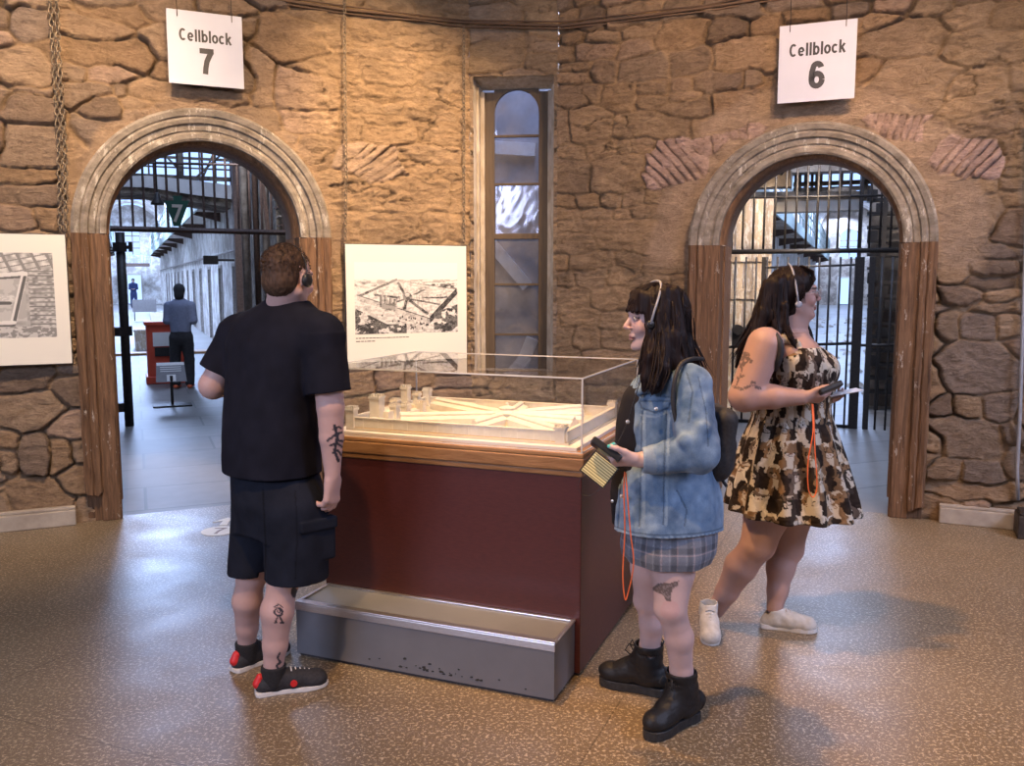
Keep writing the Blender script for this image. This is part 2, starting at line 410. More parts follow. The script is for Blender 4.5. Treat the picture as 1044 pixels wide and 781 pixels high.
stone_wall('wall_right', FR, -2.72, 3.4, 0, 4.7, arch_hole(AR, RR-.05, SR), HR, BR,
           lambda U, Z: (1-sst(-1.75, -1.35, U))*.9*(1-.5*sst(2.9, 3.3, Z))+.75*sst(-.35, .1, U)*sst(2.0, 2.3, Z)*(1-.3*sst(3.2, 3.5, Z)), ring_plaster(AR, SR, .8, RR+.30, 14), tone=(.92, .80, .70), seed=11)
WB0, WB1, WZ0, WZ1 = .035, WWID-.035, .92, 3.22
stone_wall('wall_back', FW, 0, WWID, 0, 4.7, lambda U, Z: (U > WB0) & (U < WB1) & (Z > WZ0) & (Z < WZ1), (), (), lambda U, Z: U*0+.8, None, tone=(.95, .95, .95), seed=23)

# ---- floor
k = NT('speckled_concrete'); v = k.coord()
big = k.noise(v, .9, 5); nn = k.noise(v, 72, 4, .7); n3 = k.noise(v, 105, 3, .7)
base = k.ramp(big, [(.3, (.128, .092, .054)), (.7, (.180, .132, .080))])
c = k.mix(k.ramp(nn, [(.54, (0, 0, 0)), (.60, (1, 1, 1))]), base, (.46, .37, .25))
c = k.mix(k.ramp(n3, [(.33, (1, 1, 1)), (.38, (0, 0, 0))]), c, (.075, .050, .035))
c = k.mix(k.ramp(n3, [(.62, (0, 0, 0)), (.66, (1, 1, 1))]), c, (.60, .52, .40))
bk = k.n('ShaderNodeTexBrick'); bk.offset = 0; bk.inputs['Scale'].default_value = .42; bk.inputs['Mortar Size'].default_value = .0016; bk.inputs['Brick Width'].default_value = 1; bk.inputs['Row Height'].default_value = 1
rot = k.coord(); rot.node.inputs['Rotation'].default_value = (0, 0, math.radians(23)); rot.node.inputs['Location'].default_value = (.9, .2, 0); k.l(rot, bk.inputs['Vector'])
c = k.mix(.55, c, k.mix(bk.outputs['Fac'], (1, 1, 1), (.3, .25, .2)), 'MULTIPLY')
k.set(c, k.ramp(k.noise(v, 2.2, 4), [(.3, (.30, .30, .30)), (.7, (.46, .46, .46))]), 0, .6); k.bump(nn, .10, .0015); MAT['speckled_concrete'] = k.m
m = MB(); m.add([(-9, -2.5, 0), (9, -2.5, 0), (9, 10, 0), (-9, 10, 0)], [(0, 1, 2, 3)])
k = NT('flagstone'); v = k.coord((1, 1, 1)); v.node.inputs['Rotation'].default_value = (0, 0, math.radians(-23)); bk = k.n('ShaderNodeTexBrick'); bk.inputs['Scale'].default_value = 1; bk.inputs['Mortar Size'].default_value = .012
bk.inputs['Brick Width'].default_value = 1.3; bk.inputs['Row Height'].default_value = .75; bk.inputs['Color1'].default_value = (.15, .14, .13, 1); bk.inputs['Color2'].default_value = (.20, .185, .17, 1); bk.inputs['Mortar'].default_value = (.10, .095, .09, 1)
k.l(v, bk.inputs['Vector']); k.set(k.mix(.4, bk.outputs[0], k.ramp(k.noise(v, 5, 5), [(.3, (.5, .5, .5)), (.7, (1, 1, 1))]), 'MULTIPLY'), .5, 0, .5); MAT['flagstone'] = k.m
def flat(name, pts, mat):
    q = MB(); q.add(pts, [tuple(range(len(pts)))]); return tag(q.build(name, mat), kind='structure')
# rotunda floor up to the back of the two arches (passage slabs start there)
fp = [(-7, -2.6, 0), (7, -2.6, 0), tuple(FR(3.6, -.05, 0)), tuple(FR(-2.72, -.05, 0)), tuple(FL(2.83, -.05, 0)), tuple(FL(-3.6, -.05, 0))]
flat('floor', fp, 'speckled_concrete')
for K, nm in ((K7, 'floor_cellblock_passage'), (K6, 'floor_cellblock_passage')):
    F0, cc = (FL, AL) if K is K7 else (FR, AR)
    flat('floor_passage', [tuple(F0(cc-1.7, -.05, 0)), tuple(F0(cc+1.7, -.05, 0)), tuple(K(1.7, -60, 0)), tuple(K(-1.7, -60, 0))], 'flagstone')

# ---- low plinth boards at the wall foot
mottled('plinth_grey', (.30, .25, .20), (.44, .38, .31), 8, .7, .4)
for F0, u0, u1, side in ((FL, -3.2, -.09, 'left'), (FR, .09, 3.4, 'right')):
    q = MB(); q.fbox(F0, u0, u1, 0, .075, 0, .105); q.fbox(F0, u0, u1, 0, .05, .105, .125)
    tag(q.build('baseboard_'+side, 'plinth_grey', bevel=.006), kind='structure')
# ---- timber wall plate with cable along the top of the wall
wood('old_timber', (.09, .055, .035), (.20, .13, .085), None, .75, grain=(2.2, 2.2, 30))
q = MB(); rr = random.Random(5)
def plate_line(off, dz, r, mi, jit):
    pts = []
    for F0, px in ((FL, [-60,40,120,200,262,300,345,390,430,470]), (FR, [575,620,670,720,760,800,860,930,1000,1080])):
        for x in px:
            yy = {True: np.interp(x, [-60,120,262,345,470], [-60,-30,-3,10,24]), False: np.interp(x, [575,640,720,800,1080], [27,19,9,-4,-60])}[F0 is FL]
            u, z = F0.hit(x, yy); pts.append(F0(u, off+jit*rr.uniform(-1, 1), z+dz+jit*rr.uniform(-1, 1)))
    q.tube(pts, r, 7, mi)
plate_line(.03, 0, .011, 0, .004); plate_line(.040, .02, .006, 0, .006); plate_line(.02, -.022, .007, 0, .005)
tag(q.build('trim_1', 'old_timber', smooth=True), kind='structure')

# ---- arch mouldings and jambs
wood('grey_paint_wood', (.13, .105, .08), (.36, .31, .255), (.47, .43, .37), .75, .56, grain=(9, 9, 14))
wood('brown_jamb_wood', (.050, .024, .012), (.25, .140, .075), (.40, .34, .28), .7, .60, grain=(42, 42, 3.0))
wood('brown_lining_wood', (.075, .038, .02), (.30, .17, .09), (.45, .40, .34), .65, .62, grain=(42, 42, 3.0))
def moulding(F0, c, R, zs, idx, base_z):
    root = empty('door_%d' % idx, F0(c, 0, 0), F0.ang); root['kind'] = 'structure'
    prof = [(-.215, .0), (-.215, .045), (-.20, .055), (-.175, .055), (-.168, .040), (-.155, .036), (-.145, .048), (-.11, .052), (-.10, .072), (-.075, .078), (-.06, .066), (-.05, .078), (-.018, .086), (0, .07), (0, -.03)]
    # arch: sweep
    N = 56; P = np.zeros((N+1, len(prof), 3))
    for i in range(N+1):
        t = PI*i/N
        for j, (dr, dn) in enumerate(prof):
            r = R+dr; wob = .003*math.sin(i*.9+j)
            P[i, j] = F0(c-math.cos(t)*r, dn+wob, zs+math.sin(t)*r)
    q = MB(); q.grid(P); q.build('arch_moulding', 'grey_paint_wood', root, smooth=False)
    rg = random.Random(idx)
    for sg in (-1, 1):
        zb = base_z
        q = MB(); poly = [(c+sg*(R+dr), dn) for dr, dn in prof if dr > -.12]; poly = [(c+sg*(R-.105), -.03)]+poly
        M = 24; P = np.zeros((M+1, len(poly), 3))
        for i in range(M+1):
            z = zb+(zs-zb)*i/M
            for j, (uu, nn_) in enumerate(poly):
                P[i, j] = F0(uu+.003*math.sin(i*1.7+j), nn_, z if i else zb+.05*rg.random())
        q.grid(P); q.build('jamb_moulding', 'brown_jamb_wood', root)
        q = MB(); q.fbox(F0, c+sg*(R-.215), c+sg*(R-.10), -.03, .048, 0.0, zs); q.fbox(F0, c+sg*(R-.12), c+sg*(R-.01), -.08, .018, 0.0, zs)
        q.fbox(F0, c+sg*(R-.225), c+sg*(R-.20), -.12, .03, 0, zs); q.build('jamb_board', 'brown_jamb_wood', root, bevel=.005)
        q = MB(); q.fbox(F0, c+sg*(R-.235), c+sg*(R-.205), -.42, -.13, 0.10, zs); q.fbox(F0, c+sg*(R-.215), c+sg*(R-.19), -.42, -.05, 0.0, zs)
        q.build('inner_lining', 'brown_lining_wood', root, bevel=.004)
    q = MB(); P = np.zeros((N+1, 4, 3))
    for i in range(N+1):
        t = PI*i/N
        for j, (r, dn) in enumerate([(R-.20, .0), (R-.235, -.02), (R-.235, -.42), (R-.19, -.42)]): P[i, j] = F0(c-math.cos(t)*r, dn, zs+math.sin(t)*r)
    q.grid(P); q.build('arch_lining', 'brown_lining_wood', root, smooth=True)
    # back of the wall around the opening, hidden from the rotunda
    return root
moulding(FL, AL, RL, SL, 1, .17); moulding(FR, AR, RR, SR, 2, .05)

# ---- tall slit window
mottled('window_paint', (.30, .24, .17), (.56, .50, .42), 22, .7, .5, stretch=(1, 1, .3))
wood('window_bronze', (.07, .048, .028), (.13, .09, .05), None, .5)
k = NT('old_wavy_glass'); v = k.coord((1, 1, .8)); f = k.noise(v, 3.0, 2, .5, 1.2)
gl = k.n('ShaderNodeBsdfGlossy'); gl.inputs['Roughness'].default_value = .10; gl.inputs['Color'].default_value = (.70, .74, .9, 1)
bp = k.n('ShaderNodeBump'); bp.inputs['Strength'].default_value = .25; bp.inputs['Distance'].default_value = .03; k.l(f, bp.inputs['Height']); k.l(bp.outputs[0], gl.inputs['Normal'])
tr = k.n('ShaderNodeBsdfTransparent'); tr.inputs[0].default_value = (.80, .84, .95, 1)
df = k.n('ShaderNodeBsdfDiffuse'); df.inputs[0].default_value = (.30, .28, .27, 1)
mx = k.n('ShaderNodeMixShader'); mx.inputs[0].default_value = .16; k.l(tr.outputs[0], mx.inputs[1]); k.l(gl.outputs[0], mx.inputs[2])
m2 = k.n('ShaderNodeMixShader'); dirt = k.ramp(k.noise(v, 4, 5), [(.35, (.05,)*3), (.75, (.45,)*3)]); k.l(dirt, m2.inputs[0]); k.l(mx.outputs[0], m2.inputs[1]); k.l(df.outputs[0], m2.inputs[2])
k.l(m2.outputs[0], k.t.nodes['Material Output'].inputs[0]); MAT['old_wavy_glass'] = k.m
win = empty('window_1', FW(WWID/2, 0, WZ0), FW.ang); win['kind'] = 'structure'
wc = WWID/2; D = -.22; fw_ = .255
q = MB()
q.add([FW(WB0-.03, .0, WZ0), FW(wc-fw_-.02, D, WZ0), FW(wc-fw_-.02, D, WZ1-.06), FW(WB0-.03, 0, WZ1+.02), FW(WB1+.03, .0, WZ0), FW(wc+fw_+.02, D, WZ0), FW(wc+fw_+.02, D, WZ1-.06), FW(WB1+.03, 0, WZ1+.02)],
      [(0, 1, 2, 3), (4, 7, 6, 5), (3, 2, 6, 7), (0, 4, 5, 1)])
q.build('window_reveal', 'window_paint', win)
for sg in (-1, 1):
    q = MB(); q.fbox(FW, wc+sg*(fw_+.0), wc+sg*(fw_+.035), D, D+.05, WZ0, WZ1-.08); q.fbox(FW, wc+sg*(fw_+.035), wc+sg*(fw_+.06), D, D+.11, WZ0, WZ1-.05); q.build('window_casing', 'window_paint', win, bevel=.004)
    q = MB(); q.fbox(FW, wc+sg*(fw_-.075), wc+sg*(fw_), D-.02, D+.02, WZ0, WZ1-.08); q.build('window_stile', 'window_bronze', win, bevel=.003)
pw = fw_-.075; ptop = FW.hit(520, 92, D)[1]
q = MB() # head with a round-topped light
zt0 = ptop-pw
for i in range(16):
    t0, t1 = PI*i/16, PI*(i+1)/16
    a = [(wc-pw*math.cos(t), zt0+pw*math.sin(t)) for t in (t0, t1)]
    b = [(wc-pw*math.cos(t), WZ1-.06) for t in (t1, t0)]
    q.prism(a+b, lambda x, y, d: FW(x, d, y), D-.02, D+.02)
q.build('window_head', 'window_bronze', win)
rails = [FW.hit(520, y, D)[1] for y in (139, 188, 241, 290, 341, 392, 443)]
for i, z in enumerate(rails):
    w_ = .022 if i == 2 else .009
    q = MB(); q.fbox(FW, wc-pw-.005, wc+pw+.005, D-.015, D+.015, z-w_, z+w_); q.build('glazing_bar', 'window_bronze', win, bevel=.002)
zz = [ptop+.02]+rails+[WZ0]
for i in range(len(zz)-1):
    tl = .012*math.sin(i*2.1)
    q = MB(); q.add([FW(wc-pw-.004, D-.004+tl, zz[i+1]), FW(wc+pw+.004, D-.004-tl, zz[i+1]), FW(wc+pw+.004, D-.004-tl, zz[i]), FW(wc-pw-.004, D-.004+tl, zz[i])], [(0, 1, 2, 3)])
    q.build('window_pane', 'old_wavy_glass', win)
# what stands behind the window: a narrow daylit yard wall
mottled('yard_plaster', (.22, .22, .26), (.42, .42, .46), 3, .9, .3)
q = MB(); q.box(FW(wc, -1.5, 2), (3.0, .1, 4.6), FW.ang)
tag(q.build('wall_yard', 'yard_plaster'), kind='structure')
mottled('glint_pale', (.62, .66, .74), (.80, .84, .90), 8, .5, .1)
def glint_strip(p0, p1, w, name='trim_4'):  # pale strips added behind the glass to imitate reflections and a light streak
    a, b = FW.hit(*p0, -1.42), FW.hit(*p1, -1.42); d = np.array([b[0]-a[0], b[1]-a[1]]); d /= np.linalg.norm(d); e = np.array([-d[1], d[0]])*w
    q = MB(); q.prism([(a[0]-e[0], a[1]-e[1]), (b[0]-e[0], b[1]-e[1]), (b[0]+e[0], b[1]+e[1]), (a[0]+e[0], a[1]+e[1])], lambda x, y, d_: FW(x, d_, y), -1.45, -1.38); tag(q.build(name, 'glint_pale'), kind='structure')
glint_strip((499, 246), (538, 292), .055); glint_strip((495, 206), (546, 204), .13, 'trim_5'); glint_strip((532, 372), (543, 345), .06, 'trim_6'); glint_strip((495, 150), (546, 153), .06, 'trim_7'); glint_strip((500, 240), (512, 214), .05, 'trim_8')
area('yard_daylight', FW(wc+.4, -.75, 3.9), FW(wc, -1.5, 1.8), 34, (.55, .66, 1), .8, .8)
# ================================================================== implicit surfaces for figures and clothes
def V3(*a): return np.array(a, float)
def nrm(v): v = np.asarray(v, float); return v/max(np.linalg.norm(v), 1e-9)
class SDF:
    def __init__(s, lo, hi, h):
        s.lo = np.array(lo, float); s.h = h; s.n = np.ceil((np.array(hi)-s.lo)/h).astype(int)+1
        s.D = np.full(s.n, .2, np.float32); s.ax = [s.lo[i]+np.arange(s.n[i])*h for i in range(3)]
    def sub(s, lo, hi):
        i0 = np.clip(np.floor((np.array(lo)-s.lo)/s.h).astype(int), 0, s.n); i1 = np.clip(np.ceil((np.array(hi)-s.lo)/s.h).astype(int)+1, 0, s.n)
        sl = tuple(slice(a, max(a, b)) for a, b in zip(i0, i1))
        return sl, s.ax[0][sl[0]][:, None, None], s.ax[1][sl[1]][None, :, None], s.ax[2][sl[2]][None, None, :]
    def put(s, sl, d, k=0, op='u'):
        a = s.D[sl]
        if a.size == 0: return
        if op == 'u':
            if k: hh = np.clip(.5+.5*(a-d)/k, 0, 1); r = a*(1-hh)+d*hh-k*hh*(1-hh)
            else: r = np.minimum(a, d)
        else:
            d = -d if op == 's' else d
            if k: hh = np.clip(.5-.5*(a-d)/k, 0, 1); r = a*(1-hh)+d*hh+k*hh*(1-hh)
            else: r = np.maximum(a, d)
        s.D[sl] = r
    def cone(s, a, b, ra, rb, k=.01, op='u', sq=None, flat=False, disp=None):
        a = np.array(a, float); b = np.array(b, float); m = max(ra, rb)*(1 if sq is None else max(1, 1/sq[1]))+k+3*s.h
        sl, X, Y, Z = s.sub(np.minimum(a, b)-m, np.maximum(a, b)+m)
        px, py, pz = X-a[0], Y-a[1], Z-a[2]; ab = b-a; L2 = max(ab@ab, 1e-9)
        if sq is not None:
            v, f = nrm(sq[0]), sq[1]; ab_v = ab@v; 
            dt = px*v[0]+py*v[1]+pz*v[2]; t = np.clip((px*ab[0]+py*ab[1]+pz*ab[2])/L2, 0, 1)
            qx, qy, qz = px-t*ab[0], py-t*ab[1], pz-t*ab[2]; qv = (qx*v[0]+qy*v[1]+qz*v[2])*(f-1)
            d = np.sqrt((qx+qv*v[0])**2+(qy+qv*v[1])**2+(qz+qv*v[2])**2)-(ra+(rb-ra)*t)
        else:
            tt = (px*ab[0]+py*ab[1]+pz*ab[2])/L2; t = np.clip(tt, 0, 1)
            if flat:
                L = math.sqrt(L2); qx, qy, qz = px-tt*ab[0], py-tt*ab[1], pz-tt*ab[2]
                d = np.maximum(np.sqrt(qx**2+qy**2+qz**2)-(ra+(rb-ra)*t), np.abs(tt-.5)*L-L/2)
            else: d = np.sqrt((px-t*ab[0])**2+(py-t*ab[1])**2+(pz-t*ab[2])**2)-(ra+(rb-ra)*t)
        if disp is not None: d = d+disp(X, Y, Z)
        s.put(sl, d, k, op)
    def chain(s, pts, rs, k=.01, op='u', sq=None):
        for i in range(len(pts)-1): s.cone(pts[i], pts[i+1], rs[i], rs[i+1], k, op, sq)
    def ell(s, c, r, R=None, k=.01, op='u', disp=None):
        c = np.array(c, float); r = np.array(r, float); m = r.max()+k+3*s.h
        sl, X, Y, Z = s.sub(c-m, c+m); p = [X-c[0], Y-c[1], Z-c[2]]
        if R is not None: p = [p[0]*R[0][j]+p[1]*R[1][j]+p[2]*R[2][j] for j in range(3)]   # R columns are local axes
        k0 = np.sqrt(sum((p[j]/r[j])**2 for j in range(3))); k1 = np.sqrt(sum((p[j]/r[j]**2)**2 for j in range(3)))
        d = k0*(k0-1)/np.maximum(k1, 1e-6)
        if disp is not None: d = d+disp(X, Y, Z)
        s.put(sl, d, k, op)
    def box(s, c, r, R, rad=.005, k=.004, op='u'):
        c = np.array(c, float); r = np.array(r, float); m = np.linalg.norm(r)+k+3*s.h
        sl, X, Y, Z = s.sub(c-m, c+m); p = [X-c[0], Y-c[1], Z-c[2]]; p = [p[0]*R[0][j]+p[1]*R[1][j]+p[2]*R[2][j] for j in range(3)]
        q = [np.abs(p[j])-r[j]+rad for j in range(3)]
        d = np.sqrt(sum(np.maximum(v, 0)**2 for v in q))+np.minimum(np.maximum(np.maximum(q[0], q[1]), q[2]), 0)-rad
        s.put(sl, d, k, op)
    def loft(s, rows, R, k=.01, p=2.2, op='u', disp=None, thin=None):
        """rows: (z, cx, cy, rx, ry); rx along the side axis R[:,0], ry along the front axis R[:,1]"""
        rows = sorted(rows); rows = np.array(rows, float); z = rows[:, 0]
        m = rows[:, 3:].max()*1.15+k+3*s.h+.02
        sl, X, Y, Z = s.sub((rows[:, 1].min()-m, rows[:, 2].min()-m, z[0]-.005-s.h), (rows[:, 1].max()+m, rows[:, 2].max()+m, z[-1]+.005+s.h))
        zz = Z.ravel(); zf = np.linspace(z[0], z[-1], 200); par = []
        for j in range(1, 5):
            v = np.interp(zf, z, rows[:, j]); kk = np.hanning(25); kk /= kk.sum(); v = np.convolve(np.pad(v, 12, mode='edge'), kk, 'valid'); par.append(np.interp(zz, zf, v)[None, None, :])
        x = (X-par[0])*R[0][0]+(Y-par[1])*R[1][0]; y = (X-par[0])*R[0][1]+(Y-par[1])*R[1][1]
        rx, ry = par[2], par[3]
        q = ((np.abs(x)/rx)**p+(np.abs(y)/ry)**p)**(1/p); d = (q-1)*np.minimum(rx, ry)
        if disp is not None: d = d+disp(X, Y, Z, x, y)
        d = np.maximum(d, np.maximum(Z-z[-1], z[0]-Z))
        s.put(sl, d, k, op)
    def plane(s, c, nvec, rad, k=.003):
        """cut away everything on the +n side of the plane within rad of c"""
        c = np.array(c, float); n = nrm(nvec); sl, X, Y, Z = s.sub(c-rad, c+rad)
        d = (X-c[0])*n[0]+(Y-c[1])*n[1]+(Z-c[2])*n[2]; s.put(sl, d, k, 'i')
    def wrinkle(s, fn, lo=None, hi=None):
        sl, X, Y, Z = s.sub(lo if lo is not None else s.lo, hi if hi is not None else s.lo+s.n*s.h)
        D = s.D[sl]; near = np.abs(D) < .03; i, j, k_ = np.nonzero(near)
        D[i, j, k_] += fn(X[i, 0, 0], Y[0, j, 0], Z[0, 0, k_]).astype(np.float32)
    def mesh(s, name, mat, parent, color=None, smooth_iter=0):
        D = s.D; ins = D < 0; n = s.n
        c = np.zeros(n-1, np.int8)
        for a in (0, 1):
            for b in (0, 1):
                for d in (0, 1): c += ins[a:n[0]-1+a, b:n[1]-1+b, d:n[2]-1+d]
        act = (c > 0) & (c < 8); I = np.argwhere(act); idx = np.full(n-1, -1, np.int32); idx[act] = np.arange(len(I))
        P = np.zeros((len(I), 3)); cnt = np.zeros(len(I))
        for axis in range(3):
            o1, o2 = [q for q in range(3) if q != axis]
            for a in (0, 1):
                for b in (0, 1):
                    q0 = I.copy(); q0[:, o1] += a; q0[:, o2] += b; q1 = q0.copy(); q1[:, axis] += 1
                    d0 = D[tuple(q0.T)]; d1 = D[tuple(q1.T)]; m = (d0 < 0) != (d1 < 0); t = np.where(m, d0/np.where(m, d0-d1, 1), 0)
                    p = q0.astype(float); p[:, axis] += t; P[m] += p[m]; cnt += m
        P = s.lo+P/cnt[:, None]*s.h
        faces = []
        for axis in range(3):
            o1, o2 = [(1, 2), (2, 0), (0, 1)][axis]
            sl0 = [slice(0, n[q]-1) if q == axis else slice(1, n[q]-1) for q in range(3)]; sl1 = list(sl0); sl1[axis] = slice(1, n[axis])
            A = ins[tuple(sl0)]; B = ins[tuple(sl1)]; E_ = np.argwhere(A != B); flip = A[A != B]
            base = E_.copy()
            for q in range(3):
                if q != axis: base[:, q] += 1
            def g(d1, d2):
                t = base.copy(); t[:, o1] -= d1; t[:, o2] -= d2; return idx[tuple(t.T)]
            f = np.stack([g(1, 1), g(0, 1), g(0, 0), g(1, 0)], 1); f[~flip] = f[~flip][:, ::-1]; faces.append(f)
        f = np.concatenate(faces); f = f[(f >= 0).all(1)]
        # one relaxing pass evens out the cells
        for _ in range(smooth_iter):
            acc = np.zeros_like(P); w = np.zeros(len(P))
            for a in range(4):
                for b in (1, 3): np.add.at(acc, f[:, a], P[f[:, (a+b) % 4]]); np.add.at(w, f[:, a], 1)
            P = .5*P+.5*acc/np.maximum(w, 1)[:, None]
        cols = color(P) if color is not None else None
        return np_mesh(name, P, f, cols, mat, parent, True)
def basis(fwd, up=(0, 0, 1)):
    """columns: side(right), forward, up"""
    f = nrm(fwd); r = nrm(np.cross(f, up)); u = np.cross(r, f); return np.stack([r, f, u], 1)
def head(S, c, R, sc=1.0, jaw=1.0, ears=True, male=False):
    T = lambda x, y, z: np.array(c)+R@(np.array([x, y, z])*sc)
    S.ell(T(0, -.012, .034), np.array([.074, .094, .083])*sc, R, .0)
    S.ell(T(0, .022, -.028), np.array([.057*jaw, .066, .084])*sc, R, .02*sc)
    for q in (-1, 1):
        S.cone(T(q*.050*jaw, -.012, -.052), T(q*.017*jaw, .062, -.096), .020*sc, .016*sc, .022*sc)
        S.ell(T(q*.034*jaw, .066, -.030), np.array([.022, .020, .022])*sc, R, .018*sc)
    S.ell(T(0, .073, -.100), np.array([.018*jaw, .017, .015])*sc, R, .012*sc)
    S.cone(T(-.034, .079, .024), T(.034, .079, .024), .013*sc, .013*sc, .014*sc)
    for q in (-1, 1): S.ell(T(q*.032, .099, .004), np.array([.018, .013, .012])*sc, R, .010*sc, 's')
    S.cone(T(0, .086, .014), T(0, .107, -.024), .0075*sc, .0098*sc, .010*sc)
    S.ell(T(0, .109, -.027), np.array([.0100, .0090, .0085])*sc, R, .004*sc)
    for q in (-1, 1): S.ell(T(q*.0110, .098, -.031), np.array([.0070, .009, .0062])*sc, R, .005*sc)
    for q in (-1, 1): S.ell(T(q*.031, .0775, .004), np.array([.0135, .0125, .0115])*sc, R, .002*sc)
    S.cone(T(-.015, .084, -.0600), T(.015, .084, -.0600), .0085*sc, .0085*sc, .006*sc); S.ell(T(0, .0905, -.0595), np.array([.013, .0065, .0052])*sc, R, .004*sc)
    S.ell(T(0, .0890, -.0720), np.array([.014, .0070, .0058])*sc, R, .004*sc)
    S.cone(T(-.020, .0975, -.0662), T(.020, .0975, -.0662), .0018*sc, .0018*sc, .003*sc, 's')
    S.ell(T(0, .091, -.085), np.array([.02, .006, .006])*sc, R, .006*sc, 's')
    if ears:
        for q in (-1, 1):
            Re = R@np.array(Matrix.Rotation(q*.25, 3, 'Z')@Matrix.Rotation(-.15, 3, 'X'))
            S.ell(T(q*.077, -.010, -.004), np.array([.010, .019, .032])*sc, Re, .006*sc); S.ell(T(q*.085, -.006, .002), np.array([.006, .010, .018])*sc, Re, .004*sc, 's')
def hand(S, w, d, n, thumb, sc=1.0, curl=(.5, .5, .5, .5), tcurl=.4, spread=.06, wr=.026):
    """w wrist, d towards the fingers, n where the palm faces, thumb: direction of the thumb side"""
    d = nrm(d); n = nrm(np.array(n)-np.dot(n, d)*d); sd = nrm(np.array(thumb)-np.dot(thumb, d)*d-np.dot(thumb, n)*n); w = np.array(w)
    tips = {}
    S.cone(w-d*.01, w+d*.03*sc, wr*sc*.86, wr*sc*.9, .012, sq=(n, 1.35))
    off = (.0275, .0095, -.0085, -.0255); ln = (.068, .076, .071, .055); kn = (.088, .092, .089, .081)
    for i in range(4):
        k0 = w+sd*off[i]*.62*sc+d*.020*sc; k1 = w+sd*off[i]*sc+d*kn[i]*sc-n*.003*sc
        S.cone(k0, k1, .0145*sc, .0115*sc, .013*sc, sq=(n, 1.05))
        dd = nrm(d+sd*spread*(1.5-i)); p = k1; L = ln[i]*sc; a = 0
        for j, (fr, r0, r1) in enumerate(((.44, .0100, .0090), (.30, .0090, .0083), (.26, .0083, .0068))):
            a += curl[i]*(1.0, 1.15, .8)[j]; v = dd*math.cos(a)+n*math.sin(a); q = p+v*L*fr
            S.cone(p, q, r0*sc, r1*sc, .004*sc); p = q
        tips[i] = p
    t0 = w+d*.022*sc+sd*.018*sc; t1 = w+d*.052*sc+sd*.042*sc+n*.012*sc
    S.cone(t0, t1, .017*sc, .0125*sc, .014*sc)
    v = nrm(d*.8+sd*.45+n*tcurl); t2 = t1+v*.034*sc; S.cone(t1, t2, .0115*sc, .0100*sc, .005*sc)
    v = nrm(d*.95+sd*.05+n*tcurl*1.3); t3 = t2+v*.026*sc; S.cone(t2, t3, .0100*sc, .0080*sc, .004*sc); tips['t'] = t3
    return tips
def leg(S, hip, knee, ank, rs=(.088, .060, .060, .038), back=(0, 0, 0), k=.02):
    hip, knee, ank = map(np.array, (hip, knee, ank)); b = nrm(back) if np.any(back) else np.zeros(3)
    m = hip*.5+knee*.5; S.cone(hip, m, rs[0], (rs[0]+rs[1])*.53, k); S.cone(m, knee, (rs[0]+rs[1])*.53, rs[1], k)
    c1 = knee*.68+ank*.32+b*.014; c2 = knee*.30+ank*.70+b*.004
    S.cone(knee, c1, rs[1]*.92, rs[2]*.96, k*.6); S.cone(c1, c2, rs[2], (rs[2]*.35+rs[3]*.65), k); S.cone(c2, ank, (rs[2]*.35+rs[3]*.65), rs[3], k)
    S.ell(knee-b*rs[1]*.42, (rs[1]*.5,)*3, None, rs[1]*.5)
def foot(S, ank, d, L=.24, k=.012, w=.040):
    d = nrm((d[0], d[1], 0)); a = np.array(ank); g = np.array([a[0], a[1], .03])
    S.cone(a, g-d*.03+V3(0, 0, .005), .036, .030, .02); S.cone(g-d*.03, g+d*(L-.10), .030, .026, .02, sq=((0, 0, 1), 1.0)); S.cone(a+V3(0, 0, -.02), g+d*(L-.11), .034, .024, .03)
def shoe(S, g, d, L, W, sole=.022, hgt=.07, top=None, k=.01, toe=.042, heel=.036):
    """ground point under the ankle, direction, length, width"""
    d = nrm((d[0], d[1], 0)); g = np.array([g[0], g[1], 0.]); sd = V3(d[1], -d[0], 0); R = np.stack([sd, d, V3(0, 0, 1)], 1)
    hb = g-d*L*.25; tb = g+d*L*.75
    S.cone(hb+d*heel+V3(0, 0, heel), g+d*L*.30+V3(0, 0, .040), heel, .040, .01)
    S.cone(g+d*L*.30+V3(0, 0, .040), tb-d*toe+V3(0, 0, toe*.78), .040, toe*.86, .02)
    S.ell(tb-d*toe*1.25+V3(0, 0, toe*.75), (W/2*1.0, toe*1.25, toe*.80), R, .02)
    S.cone(g+V3(0, 0, .05), g+V3(0, 0, hgt), .040, .040, .02)
    S.cone(g+V3(0, 0, hgt-.005), g+d*L*.42+V3(0, 0, .045), .036, .032, .02)
    sl, X, Y, Z = S.sub(tuple(g-.3), tuple(g+.3)); S.put(sl, 0*X+0*Y-Z+sole*.6, .0, 'i')
def sole_mesh(name, g, d, L, W, h0, h1, mat, parent, grow=0.0, col=None):
    d = nrm((d[0], d[1], 0)); g = np.array([g[0], g[1], 0.]); sd = V3(d[1], -d[0], 0); q = MB(); out = []
    prof = [(-.25, 0), (-.245, .25), (-.21, .36), (-.12, .38), (.05, .33), (.25, .38), (.45, .49), (.58, .48), (.68, .36), (.735, .16), (.75, 0)]
    pts = [(y*L, x*W) for y, x in prof]+[(y*L, -x*W) for y, x in prof[-2:0:-1]]
    layers = [(h0, .94), (h0+.004, 1.0), (h1-.003, 1.0), (h1, .97)]; n = len(pts); vs = []
    for z, f in layers:
        for y, x in pts: vs.append(g+d*(y*f*(1+grow))+sd*x*f*(1+grow)+V3(0, 0, z))
    fs = [tuple(range(n-1, -1, -1)), tuple(3*n+i for i in range(n))]+[(j*n+i, j*n+(i+1) % n, (j+1)*n+(i+1) % n, (j+1)*n+i) for j in range(3) for i in range(n)]
    q.add(vs, fs); return q.build(name, mat, parent, smooth=False)
